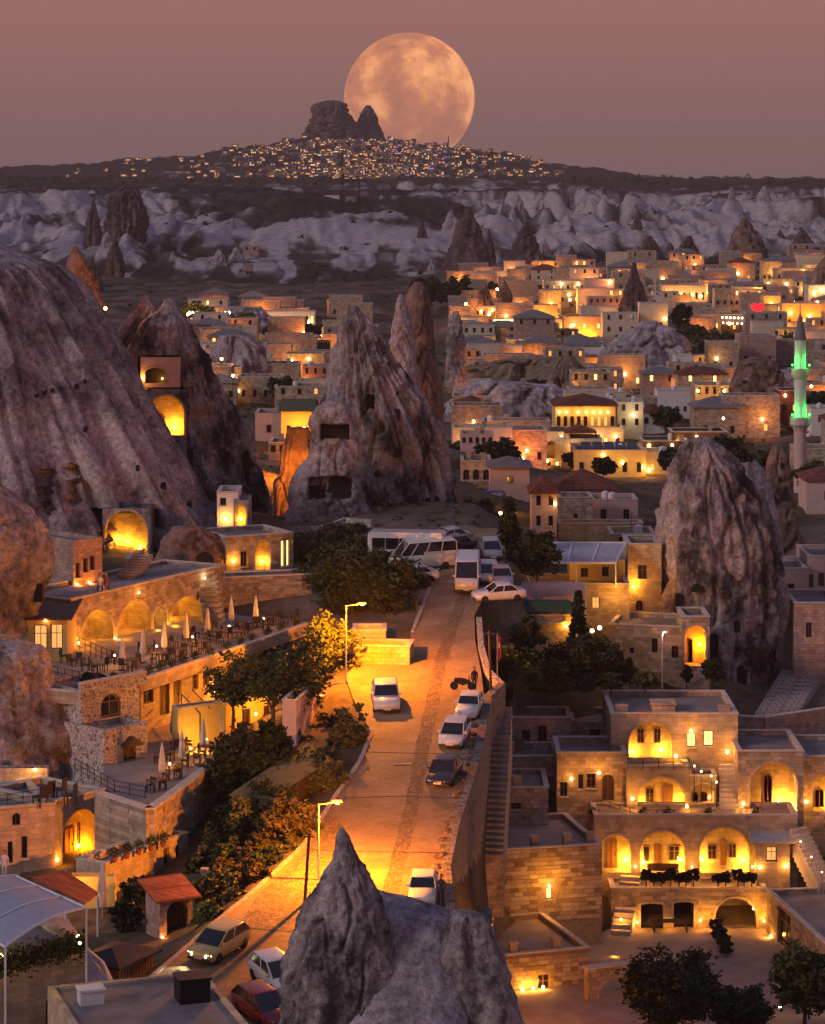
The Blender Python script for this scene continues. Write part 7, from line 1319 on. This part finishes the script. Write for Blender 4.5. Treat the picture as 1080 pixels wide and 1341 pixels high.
# filler houses on the slopes (rows of the town that only their place tells apart)
mats = ['stone', 'pink', 'plaster', 'stone', 'grey']; placed = 0; FOOT = [(c[0], c[1] + 3, 4) for c in CORR]
cu = np.where(RNG.random(5000) < .86, RNG.uniform(585, 1085, 5000), RNG.uniform(240, 450, 5000)); cY = np.where(cu > 580, RNG.uniform(390, 930, 5000), RNG.uniform(470, 800, 5000)); cz = ground_z((cu - CX) / F * cY, cY)
for u, Y, z in zip(cu, cY, cz):
    if placed >= 298: break
    u, Y, z = float(u), float(Y), float(z); py = CY + F * (CZ - z) / Y; wpx = random.uniform(5.5, 11) * F / Y; hpx = random.uniform(3.2, 6.5) * F / Y
    wx_ = (u - CX) / F * Y
    if any(abs(wx_ - q[0]) < q[2] + 4.2 and abs(Y - q[1]) < 9.5 for q in FOOT): continue
    if 596 < u < 735 and 498 < py < 600: continue
    if 950 < u < 1040 and py > 470: continue
    if 800 < u < 892 and 436 < py < 505: continue
    if py > 640 or (640 < u < 900 and py > 560): continue
    lit = random.random(); mt = random.choice(mats)
    S({'stone': 'beige', 'pink': 'rosy', 'plaster': 'cream', 'white': 'whitewashed', 'grey': 'grey'}[mt] + ' stone house packed among the hillside town', u, py + 2, u + wpx, py - hpx, Y, mt, random.uniform(5, 8), *(('hip',) if random.random() < .14 else ('flat',)), n=random.choice((2, 3, 3, 4)), rm=random.choice(('redroof', 'roof', 'roof', 'roofpink')), rows=random.choice((1, 1, 2)), ww=.7, wh=1.2, lit=.45 if lit > .45 else .05, group='hillside town houses', lamps=[(u + wpx * random.random(), py - hpx * .4, random.choice((350, 600, 1000)) * Y / 750, random.choice((GOLD, SOD, SOD)))] if lit > .42 else ())
    FOOT.append((wx_ + wpx * Y / F / 2, Y, wpx * Y / F / 2)); placed += 1
# far lamps
for px, py, Y, pw_, cl in [(610, 398, 800, 700, SOD), (651, 379, 840, 500, GOLD), (698, 376, 860, 500, GOLD), (640, 412, 790, 600, SOD), (760, 395, 800, 500, SOD), (764, 404, 790, 900, SOD), (746, 393, 800, 500, GOLD), (786, 436, 700, 1800, SOD), (770, 444, 690, 1800, SOD), (740, 448, 690, 1200, SOD), (690, 456, 680, 900, SOD), (630, 458, 660, 700, SOD), (846, 380, 830, 300, WHT), (873, 370, 880, 300, GOLD), (950, 456, 640, 320, GOLD), (1062, 506, 480, 160, GOLD), (1016, 354, 880, 400, GOLD), (1060, 352, 880, 400, GOLD), (986, 404, 760, 300, GOLD), (620, 552, 430, 260, GOLD), (694, 584, 420, 420, SOD), (676, 572, 425, 700, (1, .2, .06)), (684, 600, 410, 400, (1, .22, .06)), (700, 626, 400, 200, GOLD), (655, 672, 300, 60, GOLD), (672, 660, 310, 60, GOLD), (122, 398, 287, 420, SOD), (138, 404, 287, 260, SOD), (246, 412, 700, 300, GOLD), (385, 605, 318, 1500, SOD), (392, 640, 300, 1500, SOD), (398, 560, 362, 800, SOD), (232, 478, 500, 160, GOLD), (305, 492, 470, 60, WHT), (290, 470, 500, 260, SOD), (860, 440, 640, 160, WHT), (905, 378, 830, 200, GOLD), (1040, 396, 740, 500, SOD), (1070, 396, 720, 500, SOD), (960, 398, 780, 200, GOLD), (835, 540, 480, 120, GOLD)]:
    point_lamp(px, py, Y, pw_ * 4.0, cl, 'lampsod' if cl in (SOD, GOLD) else 'lampwhite')
# cars on the lit lane
car('white car parked on the lit hillside lane', 800, 428, 'sedan', WHITE, -70, Y=722, group='cars on the hillside lane'); car('dark car parked beside the lit lane wall', 760, 438, 'sedan', DARKC, -80, Y=712, group='cars on the hillside lane')
# trees of the town
TG = 'dark trees among the town houses'
for i, (px, py, Y, h, w) in enumerate([(893, 440, 660, 42, 28), (905, 452, 640, 30, 36), (1000, 462, 620, 18, 40), (1050, 456, 640, 18, 60), (880, 460, 640, 30, 24), (930, 468, 620, 36, 60), (960, 470, 630, 30, 30), (832, 456, 660, 16, 60), (598, 398, 850, 34, 44), (640, 398, 870, 26, 50), (560, 400, 840, 36, 50), (870, 556, 470, 22, 40), (700, 512, 520, 12, 30), (660, 478, 580, 10, 50), (1070, 545, 450, 30, 40), (1065, 640, 350, 34, 50), (370, 525, 480, 30, 40), (350, 512, 520, 28, 36), (405, 445, 690, 18, 34), (610, 600, 400, 22, 44), (650, 602, 390, 22, 60), (760, 612, 420, 22, 40), (790, 622, 400, 22, 28), (980, 622, 380, 22, 50), (950, 600, 400, 26, 50), (1000, 612, 380, 22, 40), (880, 612, 410, 24, 36), (905, 612, 400, 22, 50)]):
    tree('dark leafy tree among the town houses', px, py, Y, h, w, ['leafdark', 'leafol', 'leafdark', 'leaf'][i % 4], 'bush', 70 + i % 6, 46, 45, .006 * Y / 10 + .05, group=TG)
for i, (px, py, Y, h, w) in enumerate([(296, 440, 690, 26, 22), (322, 440, 690, 30, 26), (262, 428, 705, 30, 44), (360, 442, 700, 16, 30)]): tree('lamp-lit tree on the garlanded terrace', px, py, Y, h, w, 'leafbright' if i != 3 else 'leafdark', 'bush', 80 + i, 46, 45, .5, group='terrace trees across the valley')
# olive bush on the massive rock
tree('dry tuft growing on top of the pale rounded rock', 968, 606, 259, 18, 34, 'leafauto', 'bush', 90, 30, 40, .14, 'bush', 'bush')
# ================================================================== MINARET
ZB = CZ - (665 - CY) / F * 400; R = empty('minaret', PXZ(1047.5, 400, ZB), 0, 'slender stone minaret with two balconies lit green', 'minaret'); mz = lambda py: CZ - (py - CY) / F * 400 - ZB
def ml(nm, prof, mat, n=14): mb = MB(); mb.lathe([(r, mz(py)) for py, r in prof], n); return mb.build(nm, M[mat], R)
ml('base', [(740, 1.5), (650, 1.5), (640, 1.25)], 'pplaster', 8); sh = ml('shaft', [(640, .95), (565, .92), (556, 1.25)], 'pplaster'); ml('lower_balcony', [(561, 1.0), (556, 1.5), (546, 1.5), (546, 1.35)], 'coping'); ml('middle_shaft', [(549, .88), (497, .84)], 'white'); ml('upper_balcony', [(497, .9), (491, 1.3), (482, 1.3), (482, 1.15)], 'coping'); ml('upper_shaft', [(484, .85), (445, .82)], 'white'); ml('cone_roof', [(445, .95), (443, .9), (416, .3), (410, .06)], 'roof'); ml('finial', [(411, .1), (396, .03)], 'metal', 6)
for py in (545, 480):
    for dx in (-1, 1): X = dx * 1.22; inst('floodlight', BULB['green_l'], R, (X, -.65, mz(py) + .25), (0, 0, 0), (.16,) * 3); light(R, (X * 1.05, -1.0, mz(py) + .7), 190, (.02, 1, .08), .2)
# ================================================================== HILL TOWN
fm = []
for k in range(6):
    mb = MB(); w, h = random.uniform(.8, 1.4), random.uniform(.7, 1.2); mb.box(-w / 2, w / 2, 0, 1, -.6, h, 0); mb.box(-w / 2 - .04, w / 2 + .04, -.04, 1.04, h, h + .07, 0)
    nw = 3
    for i in range(nw):
        x = -w / 2 + w * (i + .5) / nw
        for r in range(2): mb.box(x - w * .1, x + w * .1, -.03, .02, h * (.15 + .45 * r), h * (.42 + .45 * r), (1 if random.random() < .42 else 2))
    fm.append([mb.mesh('far_house', [M[mt], M[l], M['glass']]) for mt, l in (('stone', 'litfar'), ('pink', 'litfar'), ('plaster', 'litfar2'), ('stone', 'litfar2'), ('pink', 'litviolet'))])
pl = []; tries = 0
sk_u = [0, 100, 170, 250, 310, 350, 395, 430, 500, 560, 620, 700, 760]; sk_y = [221, 217, 211, 203, 194, 188, 180, 178, 182, 186, 196, 211, 220]; lo_y = [226, 226, 226, 226, 224, 222, 222, 222, 222, 222, 222, 224, 226]
while len(pl) < 298 and tries < 9000:
    tries += 1; u = random.choice((random.uniform(60, 740), random.gauss(430, 60), random.gauss(520, 70), random.gauss(560, 60))); a, b_ = np.interp(u, sk_u, sk_y), np.interp(u, sk_u, lo_y)
    if not 20 < u < 765: continue
    if 398 < u < 480 and random.random() < .5: a += 6
    t = random.random(); py = a + (b_ - a) * t
    Y = 3425 - 330 * t; x = (u - CX) / F * Y; z = hz1(x, Y); pp = CY + F * (CZ - z) / Y
    if any(abs(u - q[0]) < 3.0 and abs(pp - q[1]) < 1.8 for q in pl): continue
    pl.append((u, pp)); s = random.uniform(3.2, 6) * (1 if u > 250 else .7); col = 4 if (500 < u < 600 and random.random() < .25) else random.randrange(4)
    o = inst('far_house', fm[random.randrange(6)][col], None, (x, Y, z), (0, 0, random.uniform(-.25, .25)), (s, s, s * .85)); tag(o, 'tiny lit stone house on the hill below the castle rock' if col != 4 else 'tiny violet-lit house on the hill below the castle rock', 'house', 'hill town houses' if col != 4 else 'violet-lit hill town houses')
mb = MB()
for k in range(620):
    u = random.choice((random.uniform(160, 740), random.gauss(430, 60), random.gauss(540, 60), random.gauss(480, 50)))
    if not 20 < u < 760: continue
    t = random.random(); Y = 3420 - 360 * t; x = (u - CX) / F * Y; z = hz1(x, Y); w, h = random.uniform(2, 4.5), random.uniform(2, 4); mb.box(x - w, x + w, Y, Y + 6, z - 3, z + h, 0); mb.box(x - w * .6, x + w * .6, Y - .12, Y + .1, z + h * .25, z + h * .6, random.choice((1, 2, 3, 3, 3, 3, 4, 4)))
o = mb.build('distant_houses', [M['pink'], M['litfar'], M['litfar2'], M['glass'], M['litwin2']]); o['kind'] = 'stuff'
for i, (u, y0, y1, Y, lab) in enumerate([(587, 195, 178, 3380, 'thin mast on the skyline in front of the moon')]):
    R = empty('mast', P(u, y0, Y), 0, lab, 'mast'); h = (y0 - y1) * Y / F; mb = MB(); mb.tube((0, 0, -5), (0, 0, h), .9, .5, 5); mb.build('shaft', M['metal'], R); mb = MB(); mb.tube((0, 0, h * .55), (0, 0, h * .62), 1.6, 1.6, 6); mb.build('platform', M['metal'], R)
for u, yb, yt, lab in [(448, 268, 188, 'tall dark lattice mast on the brown hill'), (470, 262, 232, 'short mast beside the tall lattice mast')]:
    Y = 1420; q = P(u, yb, Y); h = (yb - yt) * Y / F; R = empty('mast', q, 0, lab, 'mast'); w = .9 if yt < 200 else .4
    for sx in (-1, 1):
        for sy in (-1, 1): mb = MB(); mb.tube((sx * w, sy * w, -8), (sx * w * .35, sy * w * .35, h), .22, .16, 4); mb.build('leg', M['metal'], R)
    n = int(h / 3); mb = MB()
    for k in range(n): t = 1 - .65 * k / n; mb.tube((-w * t, -w * t, h * k / n), (w * t * .93, -w * t * .93, h * (k + 1) / n), .12, n=4); mb.tube((w * t, -w * t, h * k / n), (-w * t * .93, -w * t * .93, h * (k + 1) / n), .12, n=4)
    o = mb.build('lattice', M['metal'], R); o['kind'] = 'stuff'
S('small pale equipment hut beside the tall lattice mast', 425, 268, 444, 256, 1425, 'white', 8, n=2, ww=1.2); S('grey equipment shelter right of the tall lattice mast', 452, 267, 466, 258, 1425, 'grey', 6, n=1, ww=1.2)
for a in [(318, 330, 338, 322, 1140), (322, 362, 330, 346, 1060), (205, 256, 214, 252, 1700)]: S('tiny stone dwelling on the white badland cliff', *a, 'pink', 6, n=2, ww=1, group='cliff dwellings')

# ================================================================== GROUND SHEET (follows the house footings)
UU, YY = np.meshgrid(gcol, grow); XX = (UU - CX) / F * YY; ZZ = ground_z(XX.ravel(), YY.ravel())
gm = np_mesh('ground', np.stack([XX.ravel(), YY.ravel(), ZZ], 1), grid_faces(len(grow), len(gcol)), groundmat())
tag(inst('ground', gm), None, None, kind='structure')
scrub('scrub_in_town', 900, 150, 1090, 440, 940, .95, 16, M['leafol'], .6)
scrub('scrub_on_slopes', 900, 150, 680, 240, 430, .4, 14, M['leafol'], .62)

# ================================================================== HAZE: one closed box of thin dusk air round the camera and the whole scene
hm2 = bpy.data.materials.new('dusk_haze'); hm2.use_nodes = True; nt = hm2.node_tree; nt.nodes.clear(); ho = nt.nodes.new('ShaderNodeOutputMaterial'); pv_ = nt.nodes.new('ShaderNodeVolumePrincipled')
pv_.inputs['Color'].default_value = (.92, .74, .68, 1); pv_.inputs['Density'].default_value = .000075; pv_.inputs['Anisotropy'].default_value = 0; nt.links.new(pv_.outputs[0], ho.inputs['Volume'])
mb = MB(); mb.box(-2200, 2200, -60, 9400, -60, 190); tag(mb.build('haze', hm2), None, None, kind='stuff')
